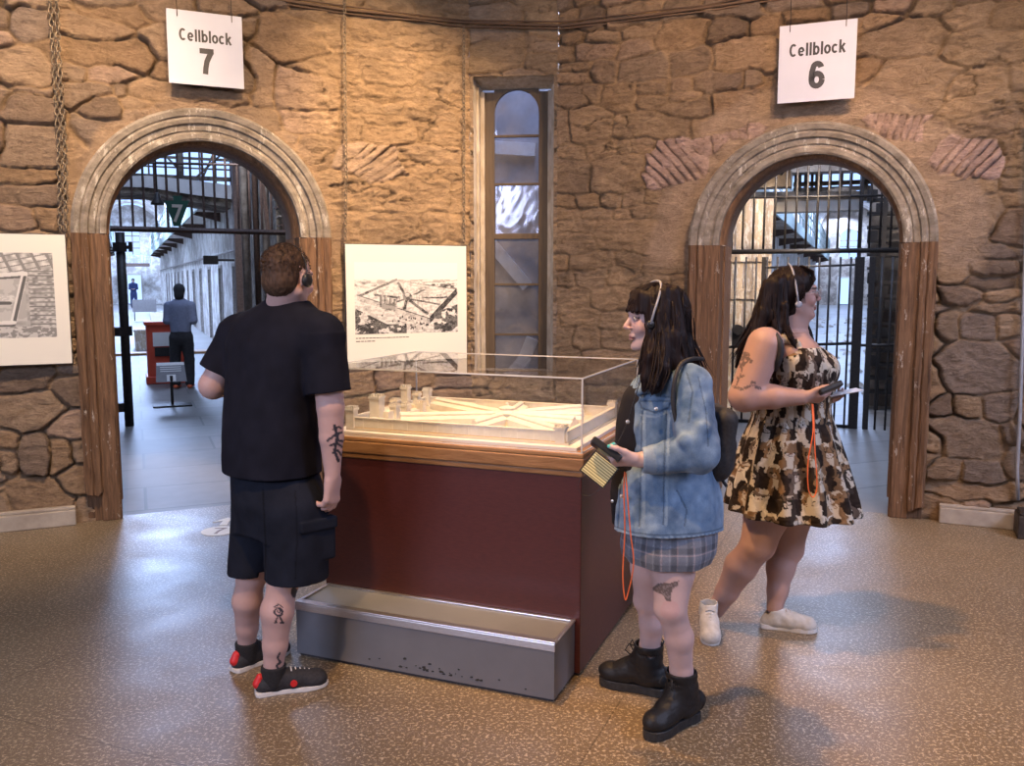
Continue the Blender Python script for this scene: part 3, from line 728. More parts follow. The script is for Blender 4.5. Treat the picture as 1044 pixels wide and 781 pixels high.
def mixc(a, b, t): t = np.clip(t, 0, 1)[:, None]; return a*(1-t)+b*t
def skin_material(name, rough=.5):
    k = NT(name); v = k.coord(); f = k.noise(v, 90, 3)
    k.set(k.mix(.12, k.attr(), k.ramp(f, [(.3, (.7, .6, .6)), (.7, (1, 1, 1))]), 'MULTIPLY'), rough, 0, .35)
    k.b.inputs['Subsurface Weight'].default_value = .06; k.b.inputs['Subsurface Radius'].default_value = (.02, .008, .005); k.b.inputs['Subsurface Scale'].default_value = .4
    MAT[name] = k.m
skin_material('skin')
def skin_cols(P, base, H=None, R=None, sc=1, lips=(.45, .16, .16), brow=(.05, .03, .025), iris=(.10, .06, .04)):
    C = np.ones((len(P), 3))*np.array(base); n = fbm3(P[:, 0]*9, P[:, 1]*9, P[:, 2]*9, 3, 5)
    C = C*(1+.10*n)[:, None]; C[:, 0] *= 1+.02*n
    if H is not None:
        L = (P-np.array(H))@R/sc; x, y, z = L.T; near = (np.abs(L).max(1) < .16)
        ax = np.abs(x)
        def put(m, col, a=1):
            nonlocal C
            m = m & near; C[m] = C[m]*(1-a)+np.array(col)*a
        put((y > .03) & (z < .0) & (z > -.05) & (ax > .02), np.array(base)*np.array((1.04, .84, .84)), .45)
        put((y > .094) & (z < -.015) & (z > -.045) & (ax < .02), np.array(base)*np.array((1.02, .80, .80)), .5)
        put((y > .074) & (np.abs(z+.066) < .0098-(ax/.020)**2*.008) & (ax < .021), lips, .8)
        put((y > .08) & (np.abs(z+.0662) < .0016) & (ax < .022), (.16, .05, .05))
        e = np.hypot(ax-.031, (z-.004)*1.5); put((y > .075) & (e < .0125), (.62, .58, .56)); put((y > .078) & (np.hypot(ax-.031, z-.004) < .0062), iris); put((y > .078) & (np.hypot(ax-.031, z-.004) < .003), (.01, .01, .01))
        put((y > .068) & (e >= .0105) & (e < .0150) & (z > .004), (.05, .03, .03), .9)
        put((y > .068) & (e >= .0110) & (e < .0140) & (z <= .004), (.12, .06, .06), .5)
        put((y > .06) & (np.abs(z-.0255-.004*np.sin(ax*90)) < .0035) & (ax > .012) & (ax < .048), brow, .9)
    return C
def strands(q, guides, n, r0, rng, jit=.012, seg=14, col=None):
    """tapered locks following guide polylines"""
    for i in range(n):
        g = guides[rng.randrange(len(guides))]; o = np.array([rng.gauss(0, jit), rng.gauss(0, jit), rng.gauss(0, jit*.5)]); t0 = rng.uniform(0, .35); t1 = rng.uniform(.75, 1.0); G = np.array(g, float)
        tt = np.linspace(0, 1, len(G)); ts = np.linspace(t0, t1, seg); ph = rng.uniform(0, 6.28); am = rng.uniform(.001, .006)
        pts = [np.array([np.interp(t, tt, G[:, j]) for j in range(3)])+o*(.6+.8*t)+am*np.array([math.sin(ph+t*11), math.cos(ph*1.3+t*9), 0]) for t in ts]
        rs = [r0*rng.uniform(.7, 1.2)*max(.18, math.sin(PI*min(1, .12+.88*(1-abs(2*s_-1)**2.2)))) if False else r0*(1-.8*abs(2*k_/(seg-1)-.6)**2) for k_, s_ in enumerate(ts)]
        q.tube(pts, [max(.0006, r) for r in rs], 5, col=col)
# ================================================================== hanging signs
mottled('sign_white', (.58, .59, .68), (.64, .65, .74), 3, .45, 0)
mottled('black_print', (.035, .032, .035), (.05, .045, .05), 5, .5, 0)
mottled('dark_iron', (.025, .02, .018), (.07, .055, .045), 30, .55, .3, metal=.3)
mottled('chain_iron', (.16, .12, .08), (.34, .27, .19), 60, .5, .2, metal=.5)
def stroke(q, pts, w, fn, closed=False):
    P_ = [np.array(p, float) for p in pts]; n = len(P_); L = []; R_ = []
    for i in range(n):
        a, b = (P_[(i-1) % n], P_[(i+1) % n]) if closed else (P_[max(i-1, 0)], P_[min(i+1, n-1)])
        d = b-a; d /= max(np.hypot(*d), 1e-9); e = np.array([-d[1], d[0]])*w/2; L.append(P_[i]+e); R_.append(P_[i]-e)
    m_ = n if closed else n-1
    vs = [fn(p[0], p[1], 0) for p in L+R_]; q.add(vs, [(i, (i+1) % n, n+(i+1) % n, n+i) for i in range(m_)])
def arc(cx, cy, rx, ry, a0, a1, n=18): return [(cx+rx*math.cos(math.radians(a0+(a1-a0)*i/n)), cy+ry*math.sin(math.radians(a0+(a1-a0)*i/n))) for i in range(n+1)]
# condensed bold sans glyphs: (advance, [strokes]) in units of the cap height
_W = .17
GLY = {'C': (.66, [arc(.30, .5, .215, .415, 48, 312, 24)], 0), 'e': (.56, [arc(.25, .36, .165, .275, 0, 318, 22), [(.10, .35), (.41, .35)]], 0), 'l': (.27, [[(.13, 0), (.13, 1)]], 0),
       'b': (.58, [[(.12, 0), (.12, 1)], arc(.29, .36, .165, .275, -180, 180, 24)], 0), 'o': (.57, [arc(.27, .36, .175, .275, 0, 360, 26)], 0), 'c': (.53, [arc(.25, .36, .165, .275, 42, 318, 20)], 0),
       'k': (.55, [[(.12, 0), (.12, 1)], [(.16, .30), (.44, .70)], [(.24, .42), (.46, .0)]], 0),
       '7': (.62, [[(.04, .90), (.58, .90)], [(.50, .90), (.42, .74), (.31, .50), (.26, .25), (.235, .0)]], 0),
       '6': (.62, [arc(.31, .32, .185, .225, 0, 360, 30), [(.125, .30), (.12, .45), (.135, .62), (.18, .79)]+arc(.31, .73, .150, .175, 140, 12, 12)], 0)}
def letters(q, text, cx, z0, H_, fn, bold=1.0):
    tot = sum(GLY[c][0] for c in text)-.05; x = cx-tot*H_/2
    for c in text:
        adv, st, _ = GLY[c]
        for s_ in st:
            w_ = _W*bold*(1.05 if c in '67' else 1.0)
            if c == 'e' and len(s_) == 2: w_ *= .7
            stroke(q, [(x+a*H_, z0+b*H_) for a, b in s_], w_*H_, fn)
        x += adv*H_
def hang_sign(F0, px, num, label):
    (a, b, c_, d) = px
    ul, zt = F0.hit(a, b, .12); ur, zb = F0.hit(c_, d, .12)
    fn = lambda x, y, q: F0(x, .12+q, y)
    root = empty('hanging_sign', F0((ul+ur)/2, .12, zb), F0.ang)
    tag(root, label, 'sign', 'cellblock signs above the arches')
    q = MB(); q.fbox(F0, ul, ur, .112, .12, zb, zt); q.build('sign_panel', 'sign_white', root, bevel=.002)
    cx = (ul+ur)/2; w = ur-ul; h = zt-zb
    q = MB(); letters(q, 'Cellblock', cx, zt-.205*h/.5, .083*h/.5, lambda x, y, q_: fn(x, y, .0012)); q.build('lettering', 'black_print', root, fixn=False)
    q = MB(); letters(q, num, cx, zt-.420*h/.5, .175*h/.5, lambda x, y, q_: fn(x, y, .0012), 1.15); q.build('numeral', 'black_print', root, fixn=False)
    for s in (-1, 1):
        q = MB(); u = cx+s*w*.36
        q.tube([F0(u, .126, zt-.045), F0(u, .126, zt+.01), F0(u-.0*s, .118, zt+.02), F0(u-.004, .116, zt+.36)], .0028, 6); q.build('hanging_wire', 'dark_iron', root)
    return root
hang_sign(FL, (169, 8, 249, 91), '7', 'white square hanging sign reading Cellblock 7, over the open arch')
hang_sign(FR, (795, 27, 871, 100), '6', 'white square hanging sign reading Cellblock 6, over the barred arch')

# ================================================================== framed prints on chains
k = NT('print_paper'); k.set(k.attr(), .5, 0, .4); MAT['print_paper'] = k.m
mottled('caption_ink', (.10, .09, .08), (.14, .12, .10), 5, .6, 0)
def seg(X, Y, a, b, w):
    ax, ay = a; bx, by = b; dx, dy = bx-ax, by-ay; L = dx*dx+dy*dy
    t = np.clip(((X-ax)*dx+(Y-ay)*dy)/L, 0, 1); return np.hypot(X-ax-t*dx, Y-ay-t*dy) < w
def quad(X, Y, p):
    r = np.ones(X.shape, bool); n = len(p)
    s = sum(p[i][0]*p[(i+1) % n][1]-p[(i+1) % n][0]*p[i][1] for i in range(n)) > 0
    for i in range(n):
        a, b = p[i], p[(i+1) % n]; cr = (b[0]-a[0])*(Y-a[1])-(b[1]-a[1])*(X-a[0]); r &= (cr >= 0) if s else (cr <= 0)
    return r
def engraving_a(X, Y):
    """bird's-eye engraving of a walled radial prison; X, Y in 0..1, Y up"""
    I = .93-.10*np.abs(vn2(X*40, Y*120, 3))-.1*sst(.7, .95, fbm2(X*6, Y*14, 3, 1))
    hz = sst(.66, .70, Y)
    I = np.where(Y > .74, .96, I)
    I = np.where((Y > .66) & (Y < .76), .86-.35*(fbm2(X*22, Y*50, 3, 6) > .12), I)
    tree = lambda m, sc, th, v0: np.where(m & (fbm2(X*sc, Y*sc*.8, 4, 12) > th), v0+.3*np.abs(vn2(X*120, Y*100, 8)), I)
    I = tree((X > .74) & (Y > .55) & (Y < .70), 20, -.15, .12)
    I = np.where(quad(X, Y, [(.02, .52), (.40, .76), (.99, .62), (.72, .10)]), .90-.16*(vn2(X*60, Y*60, 4) > .2), I)
    def wall(a, b, h, v):
        return quad(X, Y, [a, b, (b[0], b[1]+h), (a[0], a[1]+h)]), v
    def roof(a, b, w, v): return seg(X, Y, a, b, w), v
    hub = (.50, .52)
    for tgt, w in (((.42, .74), .024), ((.20, .57), .026), ((.67, .64), .020), ((.90, .53), .020), ((.70, .30), .030), ((.82, .43), .022), ((.47, .33), .026), ((.33, .44), .020)):
        a = seg(X, Y, hub, tgt, w); I = np.where(a, .62+.25*(vn2(X*150, Y*20, 5) > 0), I)
        sh = seg(X+.006, Y+.028, hub, tgt, w*.55); I = np.where(sh, .16+.25*np.abs(vn2(X*140, Y*90, 9)), I)
    I = np.where(np.hypot((X-hub[0]), (Y-hub[1])*.8) < .045, .35, I); I = np.where(np.hypot((X-hub[0]), (Y-hub[1]-.02)*.8) < .022, .85, I)
    for (a, b, h, v) in (((.02, .50), (.40, .74), .035, .35), ((.40, .74), (.99, .61), .014, .5), ((.02, .47), (.72, .13), .075, .74), ((.72, .13), (.995, .54), .10, .16)):
        m, v = wall(a, b, h, v); I = np.where(m, v-.12*(vn2(X*90, Y*60, 7) > .1), I)
    I = np.where(seg(X, Y, (.02, .545), (.72, .20), .006), .2, I)
    for x, y in ((.25, .42), (.34, .37), (.38, .36), (.29, .40)):
        I = np.where((np.abs(X-x) < .016) & (Y > y-.05) & (Y < y+.13), .25+.3*(X > x), I)
    I = np.where((X > .25) & (X < .38) & (Y > .33) & (Y < .42), .42, I)
    # foreground ground, people, trees
    fg = (Y < .47-.47*X) & (Y < .40); I = np.where(fg & ~quad(X, Y, [(.02, .47), (.72, .13), (.72, .2), (.02, .54)]), .84-.22*(fbm2(X*30, Y*40, 3, 15) > .15), I)
    rnd = random.Random(3)
    for _ in range(34):
        x = rnd.uniform(.25, .7); y = rnd.uniform(.05, .30-.25*(x-.25)); I = np.where((np.abs(X-x) < .006) & (np.abs(Y-y) < .014), .12, I)
    I = tree((Y < .36-.75*X) | ((Y < .13) & (X < .5+.1*vn2(X*8, Y*0, 3))), 13, -.22, .07)
    I = tree((X > .76) & (Y < .28+.5*(X-.76)), 14, -.1, .10)
    I = I-.20*(fbm2(X*26, Y*34, 3, 77) > .16)*(Y < .72)-.10*(np.sin((X*.6+Y)*330) > .5)*(Y < .66)
    return I
def engraving_b(X, Y):
    """aerial photograph of a walled prison in a street grid"""
    I = .45+.25*fbm2(X*18, Y*18, 4, 3)
    A = X*.9+Y*.25; B = Y-.32*X
    blocks = (np.abs(np.sin(A*34)) > .35) & (np.abs(np.sin(B*46)) > .3)
    I = np.where(Y > .62, np.where(blocks, .62+.3*vn2(X*30, Y*30, 4), .30), I)
    I = np.where(quad(X, Y, [(-.4, .18), (-.1, .66), (.80, .74), (.80, .20)]), .62-.12*(fbm2(X*12, Y*12, 3, 9) > .1), I)
    hub = (.02, .45)
    for tgt in ((.52, .60), (.68, .44), (.55, .24), (.24, .22), (.30, .66), (-.3, .3)):
        I = np.where(seg(X, Y-.02, hub, tgt, .050), .78-.15*(vn2(X*80, Y*80, 2) > 0), I); I = np.where(seg(X, Y+.03, hub, tgt, .020), .14, I)
    for a, b in (((-.1, .66), (.80, .76)), ((.80, .76), (.70, .18)), ((.70, .18), (-.3, .16))):
        I = np.where(seg(X, Y, a, b, .022), .85, I); I = np.where(seg(X, Y+.04, a, b, .012), .15, I)
    I = np.where((X > .82) & (Y < .8), np.where(np.abs(np.sin(Y*60)) > .4, .5+.3*vn2(X*50, Y*50, 4), .25), I)
    I = np.where(Y < .13, .30+.35*(fbm2(X*40, Y*40, 3, 13) > .05), I)
    return I
mottled('print_edge', (.035, .03, .025), (.06, .05, .04), 5, .5, 0)
def hang_print(F0, box_px, im_px, fn_img, label, cap, u_clip=None, tint=(1, .965, .90)):
    a, b, c_, d = box_px; nn = .07
    ul, zt = F0.hit(a, b, nn); ur, _ = F0.hit(c_, b+2, nn); _, zb = F0.hit(a, d, nn)
    if u_clip: ul = u_clip
    root = empty('framed_print', F0((ul+ur)/2, nn, zb), F0.ang); tag(root, label, 'picture', 'prints hung on chains')
    q = MB(); q.fbox(F0, ul, ur, nn-.022, nn-.001, zb, zt); q.build('frame', 'print_edge', root, bevel=.002)
    iu0, iz1 = F0.hit(im_px[0], im_px[1], nn); iu1, _ = F0.hit(im_px[2], im_px[1], nn); _, iz0 = F0.hit(im_px[0], im_px[3], nn)
    if u_clip: iu0 = ul+.09
    res = .003; nu = int((ur-ul-.012)/res); nz = int((zt-zb-.012)/res)
    U, Z = np.meshgrid(np.linspace(ul+.006, ur-.006, nu), np.linspace(zb+.006, zt-.006, nz), indexing='ij')
    X = (U-iu0)/(iu1-iu0); Y = (Z-iz0)/(iz1-iz0)
    inn = (X > 0) & (X < 1) & (Y > 0) & (Y < 1)
    C = np.ones(U.shape+(3,))*np.array((.80, .76, .66))
    C = np.where(inn[..., None], np.clip(fn_img(X, Y), .04, .95)[..., None]*np.array(tint)*.85, C)
    V = F0.O+U[..., None]*F0.u+nn*F0.n+0*Z[..., None]; V[..., 2] = Z
    grid_mesh('print', V, np.ones((nu-1, nz-1), bool), C, 'print_paper', root, False)
    # caption too small to read in the photo: broken fine lines
    rc = random.Random(len(label)); q = MB()
    for i, wd in enumerate(cap):
        u_ = iu0+.002
        while u_ < iu0+wd:
            w_ = rc.uniform(.008, .034); q.fbox(F0, u_, min(u_+w_, iu0+wd), nn+.0005, nn+.0012, iz0-.034-.024*i, iz0-.027-.024*i); u_ += w_+.006
    q.build('caption', 'caption_ink', root)
    return root, ul, ur, zt
def left_align(o, F0, u0):
    pass
r1, pl, pr, pz = hang_print(FL, (351, 248, 476, 371), (361, 267, 466, 341), engraving_a,
    'white mounted engraving of a walled radial prison, beside the tall window', [.42, .15])
r2, ql, qr, qz = hang_print(FL, (-60, 236, 67, 376), (-50, 257, 53, 346), engraving_b,
    'white mounted black-and-white aerial photo print, cut off by the picture edge', [.42], u_clip=-1.05)
# chains
def chain(F0, pts, label, nn=.06, r=.0035, link_l=.036, link_w=.010, double=False):
    """pts: pixel points, top to bottom"""
    P = [F0.hit(x, y, nn) for x, y in pts]; q = MB(); L = [0]
    for i in range(1, len(P)): L.append(L[-1]+math.hypot(P[i][0]-P[i-1][0], P[i][1]-P[i-1][1]))
    n = int(L[-1]/(link_l*.78))
    for i in range(n):
        t = (i+.5)*link_l*.78; u = np.interp(t, L, [p[0] for p in P]); z = np.interp(t, L, [p[1] for p in P])
        c0 = Vector(F0(u, nn, z)); ax = Vector(F0.u) if i % 2 else Vector(F0.n); ax = (ax+Vector(F0.u)*.4).normalized() if not i % 2 else ax
        pts3 = []
        for k_ in range(9):
            th = 2*PI*k_/8; pts3.append(c0+ax*math.cos(th)*link_w+Vector((0, 0, 1))*math.sin(th)*link_l/2)
        q.tube(pts3, r, 4, caps=False)
    o = q.build('chain', 'chain_iron', smooth=True, base=F0(P[-1][0], nn, P[-1][1])); return tag(o, label, 'chain', 'iron chains on the wall')
chain(FL, [(351, -12), (352, 100), (353, 180), (352, 246)], 'thin iron chain holding the left end of the prison engraving')
chain(FL, [(473, 28), (473, 140), (473, 249)], 'thin iron chain beside the tall window, holding the engraving')
chain(FL, [(50, -12), (55, 60), (60, 150), (62, 240)], 'rusty chain strand hanging left of the Cellblock 7 arch, nearer the photo edge', link_l=.05, link_w=.014, r=.005)
chain(FL, [(57, -12), (60, 60), (66, 150), (67, 238)], 'rusty chain strand hanging left of the Cellblock 7 arch, nearer the arch', link_l=.05, link_w=.014, r=.005, nn=.075)

# ================================================================== display case
K = {}
CA = 23.2    # the case's long face runs towards the left
# front right foot of the cabinet and its two directions
G0 = gnd(591, 690)
class CF_:
    pass
cu_ = np.array([math.cos(math.radians(-21.8)), math.sin(math.radians(-21.8)), 0])   # along the front, towards image right
cn_ = np.array([-cu_[1], cu_[0], 0])                                                # into depth
CFR = Frame(G0, -21.8)      # u along the front (0 = right corner, negative to the left), n<0 into depth
CWD, CDP = 1.24, .92
k = NT('maroon_laminate'); v = k.coord((1, 1, 6)); f = k.noise(v, 30, 3)
k.set(k.ramp(f, [(.3, (.062, .014, .014)), (.7, (.085, .020, .018))]), .42, 0, .5); k.bump(f, .05, .001); MAT['maroon_laminate'] = k.m
wood('oak_ledge', (.20, .095, .04), (.40, .22, .10), None, .4, grain=(4, 4, 26))
mottled('platform_white', (.74, .72, .70), (.80, .78, .75), 5, .5, 0)
case = empty('display_case', CFR(-CWD/2, -CDP/2, 0), CFR.ang)
tag(case, 'maroon cabinet with oak ledge, acrylic cover and a grey step at its foot', 'display case')
ZL0, ZL1 = .862, .948
CFR2 = CFR
q = MB(); q.fbox(CFR, -CWD, 0, -CDP, 0, 0.012, ZL0); q.build('cabinet', 'maroon_laminate', case, bevel=.004)
q = MB(); q.fbox(CFR, -CWD+.015, -.015, -CDP+.015, -.015, 0, .02); q.build('base', 'black_print', case)
q = MB(); o_ = .012
q.fbox(CFR, -CWD-o_, o_, -CDP-o_, o_, ZL0+.012, ZL1-.02); q.fbox(CFR, -CWD-o_*.5, o_*.5, -CDP-o_*.5, o_*.5, ZL0-.012, ZL0+.012); q.fbox(CFR, -CWD-o_*.8, o_*.8, -CDP-o_*.8, o_*.8, ZL1-.02, ZL1)
q.build('ledge', 'oak_ledge', case, bevel=.005)
PLI = .03
q = MB(); q.fbox(CFR, -CWD+PLI, -PLI, -CDP+PLI, -PLI, ZL1, ZL1+.016); q.build('platform', 'platform_white', case, bevel=.002)
k = NT('acrylic'); gl = k.n('ShaderNodeBsdfGlossy'); gl.inputs['Roughness'].default_value = .02
tr = k.n('ShaderNodeBsdfTransparent'); tr.inputs[0].default_value = (.985, .985, .985, 1); fr = k.n('ShaderNodeFresnel'); ge = k.n('ShaderNodeNewGeometry'); io = k.n('ShaderNodeMath'); io.operation = 'MULTIPLY_ADD'; k.l(ge.outputs['Backfacing'], io.inputs[0]); io.inputs[1].default_value = -.4899; io.inputs[2].default_value = 1.49; k.l(io.outputs[0], fr.inputs[0])
mx = k.n('ShaderNodeMixShader'); k.l(fr.outputs[0], mx.inputs[0]); k.l(tr.outputs[0], mx.inputs[1]); k.l(gl.outputs[0], mx.inputs[2])
k.l(mx.outputs[0], k.t.nodes['Material Output'].inputs[0]); MAT['acrylic'] = k.m
mottled('acrylic_edge', (.62, .60, .58), (.72, .70, .68), 8, .2, 0)
ZT = 1.256; gi = .0
cov = MB()
for a in ((-CWD-gi, gi, gi-.006, gi, ZL1, ZT-.006), (-CWD-gi, gi, -CDP-gi, -CDP-gi+.006, ZL1, ZT-.006), (-CWD-gi, -CWD-gi+.006, -CDP-gi+.006, gi-.006, ZL1, ZT-.006), (gi-.006, gi, -CDP-gi+.006, gi-.006, ZL1, ZT-.006), (-CWD-gi, gi, -CDP-gi, gi, ZT-.006, ZT)):
    cov.fbox(CFR, *a)
cover = cov.build('cover', 'acrylic', case)
q = MB()
for u_ in (-CWD, 0):
    for n_ in (-CDP, 0): q.fbox(CFR, u_-.003, u_+.003, n_-.003, n_+.003, ZL1, ZT)
for u_ in (-CWD, 0): q.fbox(CFR, u_-.003, u_+.003, -CDP, 0, ZT-.004, ZT+.002); q.fbox(CFR, u_-.002, u_+.002, -CDP, 0, ZL1, ZL1+.004)
for n_ in (-CDP, 0): q.fbox(CFR, -CWD, 0, n_-.003, n_+.003, ZT-.004, ZT+.002); q.fbox(CFR, -CWD, 0, n_-.002, n_+.002, ZL1, ZL1+.004)
q.build('polished_edge', 'acrylic_edge', cover)
# ---- step
mottled('step_grey', (.135, .14, .16), (.175, .18, .205), 3, .42, .05)
mottled('brushed_aluminium', (.50, .50, .53), (.66, .66, .70), 40, .28, .05, metal=.9, stretch=(1, 12, 12))
mottled('scuff_black', (.02, .02, .02), (.04, .04, .04), 30, .7, 0)
ga = gnd(565, 717); pa = ga-CFR.O; su1 = float(pa@CFR.u); sn = float(pa@CFR.n); gb = gnd(297, 672); su0 = float((gb-CFR.O)@CFR.u)
SH = .245
q = MB(); q.fbox(CFR, su0, su1, .002, sn, 0.012, SH-.006); st = q.build('step', 'step_grey', case, bevel=.002)
q = MB()
q.fbox(CFR, su0-.003, su1+.003, sn-.032, sn+.004, SH-.008, SH+.004); q.fbox(CFR, su0-.003, su1+.003, sn-.0, sn+.005, SH-.035, SH-.004)
q.fbox(CFR, su0-.004, su0+.012, .002, sn-.03, SH-.006, SH+.002); q.fbox(CFR, su1-.012, su1+.004, .002, sn-.03, SH-.006, SH+.002); q.fbox(CFR, su0+.012, su1-.012, .002, .02, SH-.006, SH+.002)
q.build('nosing', 'brushed_aluminium', st, bevel=.002)
q = MB(); q.fbox(CFR, su0+.01, su1-.01, .01, sn-.01, 0, .014); q.build('step_base', 'black_print', st)
rg = random.Random(9)
for i in range(34):
    q = MB(); t = min(1, abs(rg.gauss(.45, .22))); u_ = su0+(su1-su0)*(.30+.6*t); z_ = .035+rg.random()*.02*(1.3-t)+(.02 if rg.random() < .1 else 0); w_ = rg.uniform(.003, .012)
    pl_ = [(u_+w_*rg.uniform(.5, 1)*math.cos(a), z_+w_*.5*rg.uniform(.4, 1)*math.sin(a)) for a in np.linspace(0, 2*PI, 7)[:-1]]
    q.prism(pl_, lambda a, b, d: CFR(a, sn+d, b), .0, .0012+.0001*i); q.build('scuff_mark', 'scuff_black', st)

# ================================================================== the architectural model inside the case
mottled('model_white', (.66, .62, .54), (.76, .72, .64), 30, .6, .1)
mottled('model_ground', (.58, .52, .42), (.68, .62, .52), 6, .7, .05)
mottled('model_edge', (.50, .36, .20), (.62, .46, .27), 6, .6, .05)
MZ = ZL1+.016
MU0, MU1, MN0, MN1 = -CWD+.10, -.085, -CDP+.08, -.07
model = empty('prison_model', CFR((MU0+MU1)/2, (MN0+MN1)/2, MZ), CFR.ang)
tag(model, 'off-white scale model of a walled radial prison under the acrylic cover', 'model')
q = MB(); q.fbox(CFR, MU0-.01, MU1+.01, MN0-.01, MN1+.01, MZ, MZ+.010); q.build('ground', 'model_ground', model)
z0 = MZ+.010; wh = .045
for nm, a in (('front', (MU0, MU1, MN1-.012, MN1)), ('back', (MU0, MU1, MN0, MN0+.012)), ('l', (MU0, MU0+.012, MN0+.012, MN1-.012)), ('r', (MU1-.012, MU1, MN0+.012, MN1-.012))):
    q = MB(); q.fbox(CFR, *a, z0-.008, z0+wh)
    b = (a[0]-.003, a[1]+.003, a[2]-.003, a[3]+.003); q.fbox(CFR, *b, z0+wh, z0+wh+.005)
    n_b = 14
    if nm in ('front', 'back'):
        for i in range(n_b+1):
            u_ = a[0]+(a[1]-a[0])*i/n_b; q.fbox(CFR, u_-.0015, u_+.0015, a[2]-.0015, a[3]+.0015, z0-.008, z0+wh)
    q.build('perimeter_wall', 'model_white', model)
def tower(u_, n_, w, h, cren=True, nm='tower'):
    q = MB(); q.fbox(CFR, u_-w/2, u_+w/2, n_-w/2, n_+w/2, z0-.002, z0+h); t = w/2+.004; q.fbox(CFR, u_-t, u_+t, n_-t, n_+t, z0+h, z0+h+.010)
    if cren:
        k_ = 4
        for i in range(k_):
            for (a, b) in ((i, 0), (i, k_-1), (0, i), (k_-1, i)):
                x = u_-t+2*t*(a+.5)/k_; y = n_-t+2*t*(b+.5)/k_; s = t/k_*.55; q.fbox(CFR, x-s, x+s, y-s, y+s, z0+h+.010, z0+h+.020)
    q.build(nm, 'model_white', model)
def mfl(px, py, zz=z0):
    g = gnd(px, py, zz); p = g-CFR.O; return float(p@CFR.u), float(p@CFR.n)
tower(MU0+.01, MN1-.01, .040, .080); tower(MU1-.03, MN1-.012, .042, .056); tower(MU0+.015, MN0+.015, .036, .080); tower(MU1-.015, MN0+.015, .036, .062)
# gatehouse on the far left wall
gx, gn_ = MU0+.02, (MN0+MN1)/2
for du, dn_, w, h in ((.0, .20, .052, .115), (.03, -.03, .036, .135), (.06, -.09, .030, .095), (.07, .05, .036, .060), (.02, .06, .036, .080), (.10, -.06, .036, .055), (.05, .12, .036, .065)):
    tower(gx+du+.02, gn_+dn_, w, h, True)
q = MB(); q.fbox(CFR, gx+.0, gx+.075, gn_-.12, gn_+.19, z0, z0+.050); q.fbox(CFR, gx+.07, gx+.12, gn_-.08, gn_+.10, z0, z0+.034); q.build('gatehouse', 'model_white', model)
def gable(u0, n0, u1, n1, w, h, nm='cellblock'):
    d = np.array([u1-u0, n1-n0]); L = np.linalg.norm(d); d /= L; p = np.array([-d[1], d[0]])
    vs = []
    for (a, b) in ((u0, n0), (u1, n1)):
        for s, z in ((-1, 0), (-1, h*.62), (-.35, h*.82), (-.35, h), (0, h*1.18), (.35, h), (.35, h*.82), (1, h*.62), (1, 0)):
            vs.append(CFR(a+p[0]*s*w/2, b+p[1]*s*w/2, z0+z))
    m_ = 9; q = MB(); q.add(vs, [tuple(range(m_-1, -1, -1)), tuple(range(m_, 2*m_))]+[(i, (i+1) % m_, m_+(i+1) % m_, m_+i) for i in range(m_)])
    return q.build(nm, 'model_white', model)
hu, hn = (MU0+MU1)/2+.10, (MN0+MN1)/2
for ang, L_, w in ((10, .60, .085), (42, .50, .080), (95, .34, .075), (150, .50, .095), (-14, .62, .090), (-52, .42, .080), (-100, .34, .075), (-150, .60, .090)):
    a = math.radians(ang); Lx = L_
    while not (MU0+.1 < hu+math.cos(a)*Lx < MU1-.06 and MN0+.05 < hn+math.sin(a)*Lx < MN1-.05): Lx -= .02
    gable(hu+math.cos(a)*.06, hn+math.sin(a)*.06, hu+math.cos(a)*Lx, hn+math.sin(a)*Lx, w, .052)
q = MB(); R8 = Matrix.Rotation(math.radians(CFR.ang+22.5), 3, 'Z')
q.lathe([(.062, 0), (.062, .050), (.068, .052), (.036, .064), (.036, .072), (.040, .074), (.008, .084), (.008, .094), (.001, .10)], CFR(hu, hn, z0), 8, 0, R8); q.build('rotunda', 'model_white', model)
for (a, b, c_, d) in ((.42, .30, .62, .34), (.55, -.30, .72, -.25), (.60, .0, .72, .06), (-.55, .30, -.40, .34), (-.5, -.34, -.3, -.30)):
    if MU0 < hu+a and hu+c_ < MU1-.03: gable(hu+a, hn+b, hu+c_, hn+d, .045, .035, 'workshop')
q = MB(); q.fbox(CFR, MU0-.0, MU1, MN1-.0, MN1+.0015, MZ, MZ+.014); q.build('ground_edge', 'model_edge', model)
# a case light inside the cover's head
# ---- round floor sticker with an arrow
mottled('sticker_cream', (.62, .58, .50), (.70, .66, .58), 10, .5, 0)
mottled('sticker_print', (.16, .10, .07), (.20, .13, .09), 10, .5, 0)
sc0 = gnd(223, 541.5); q = MB()
q.lathe([(.112, 0), (.112, .002)], (sc0[0], sc0[1], .0005), 40); fs = q.build('floor_sticker', 'sticker_cream', base=tuple(sc0)); tag(fs, 'round cream 7 sticker with an arrow on the floor beside the case', 'floor sticker')
ra = np.array([-.12, .99]); rb = np.array([.99, .12]); fl_ = lambda a, b, d: (sc0[0]+rb[0]*a+ra[0]*b, sc0[1]+rb[1]*a+ra[1]*b, d)
q = MB(); q.prism([(-.026, .135), (-.022, .25), (-.085, .215), (-.03, .30), (0, .335), (.03, .30), (.085, .215), (.022, .25), (.026, .135)], fl_, .0005, .0024); q.build('arrow', 'sticker_cream', fs)
q = MB(); letters(q, '7', 0, -.075, .15, lambda x, y, q_: fl_(x, y, .0032), .8); q.build('numeral', 'sticker_print', fs, fixn=False)
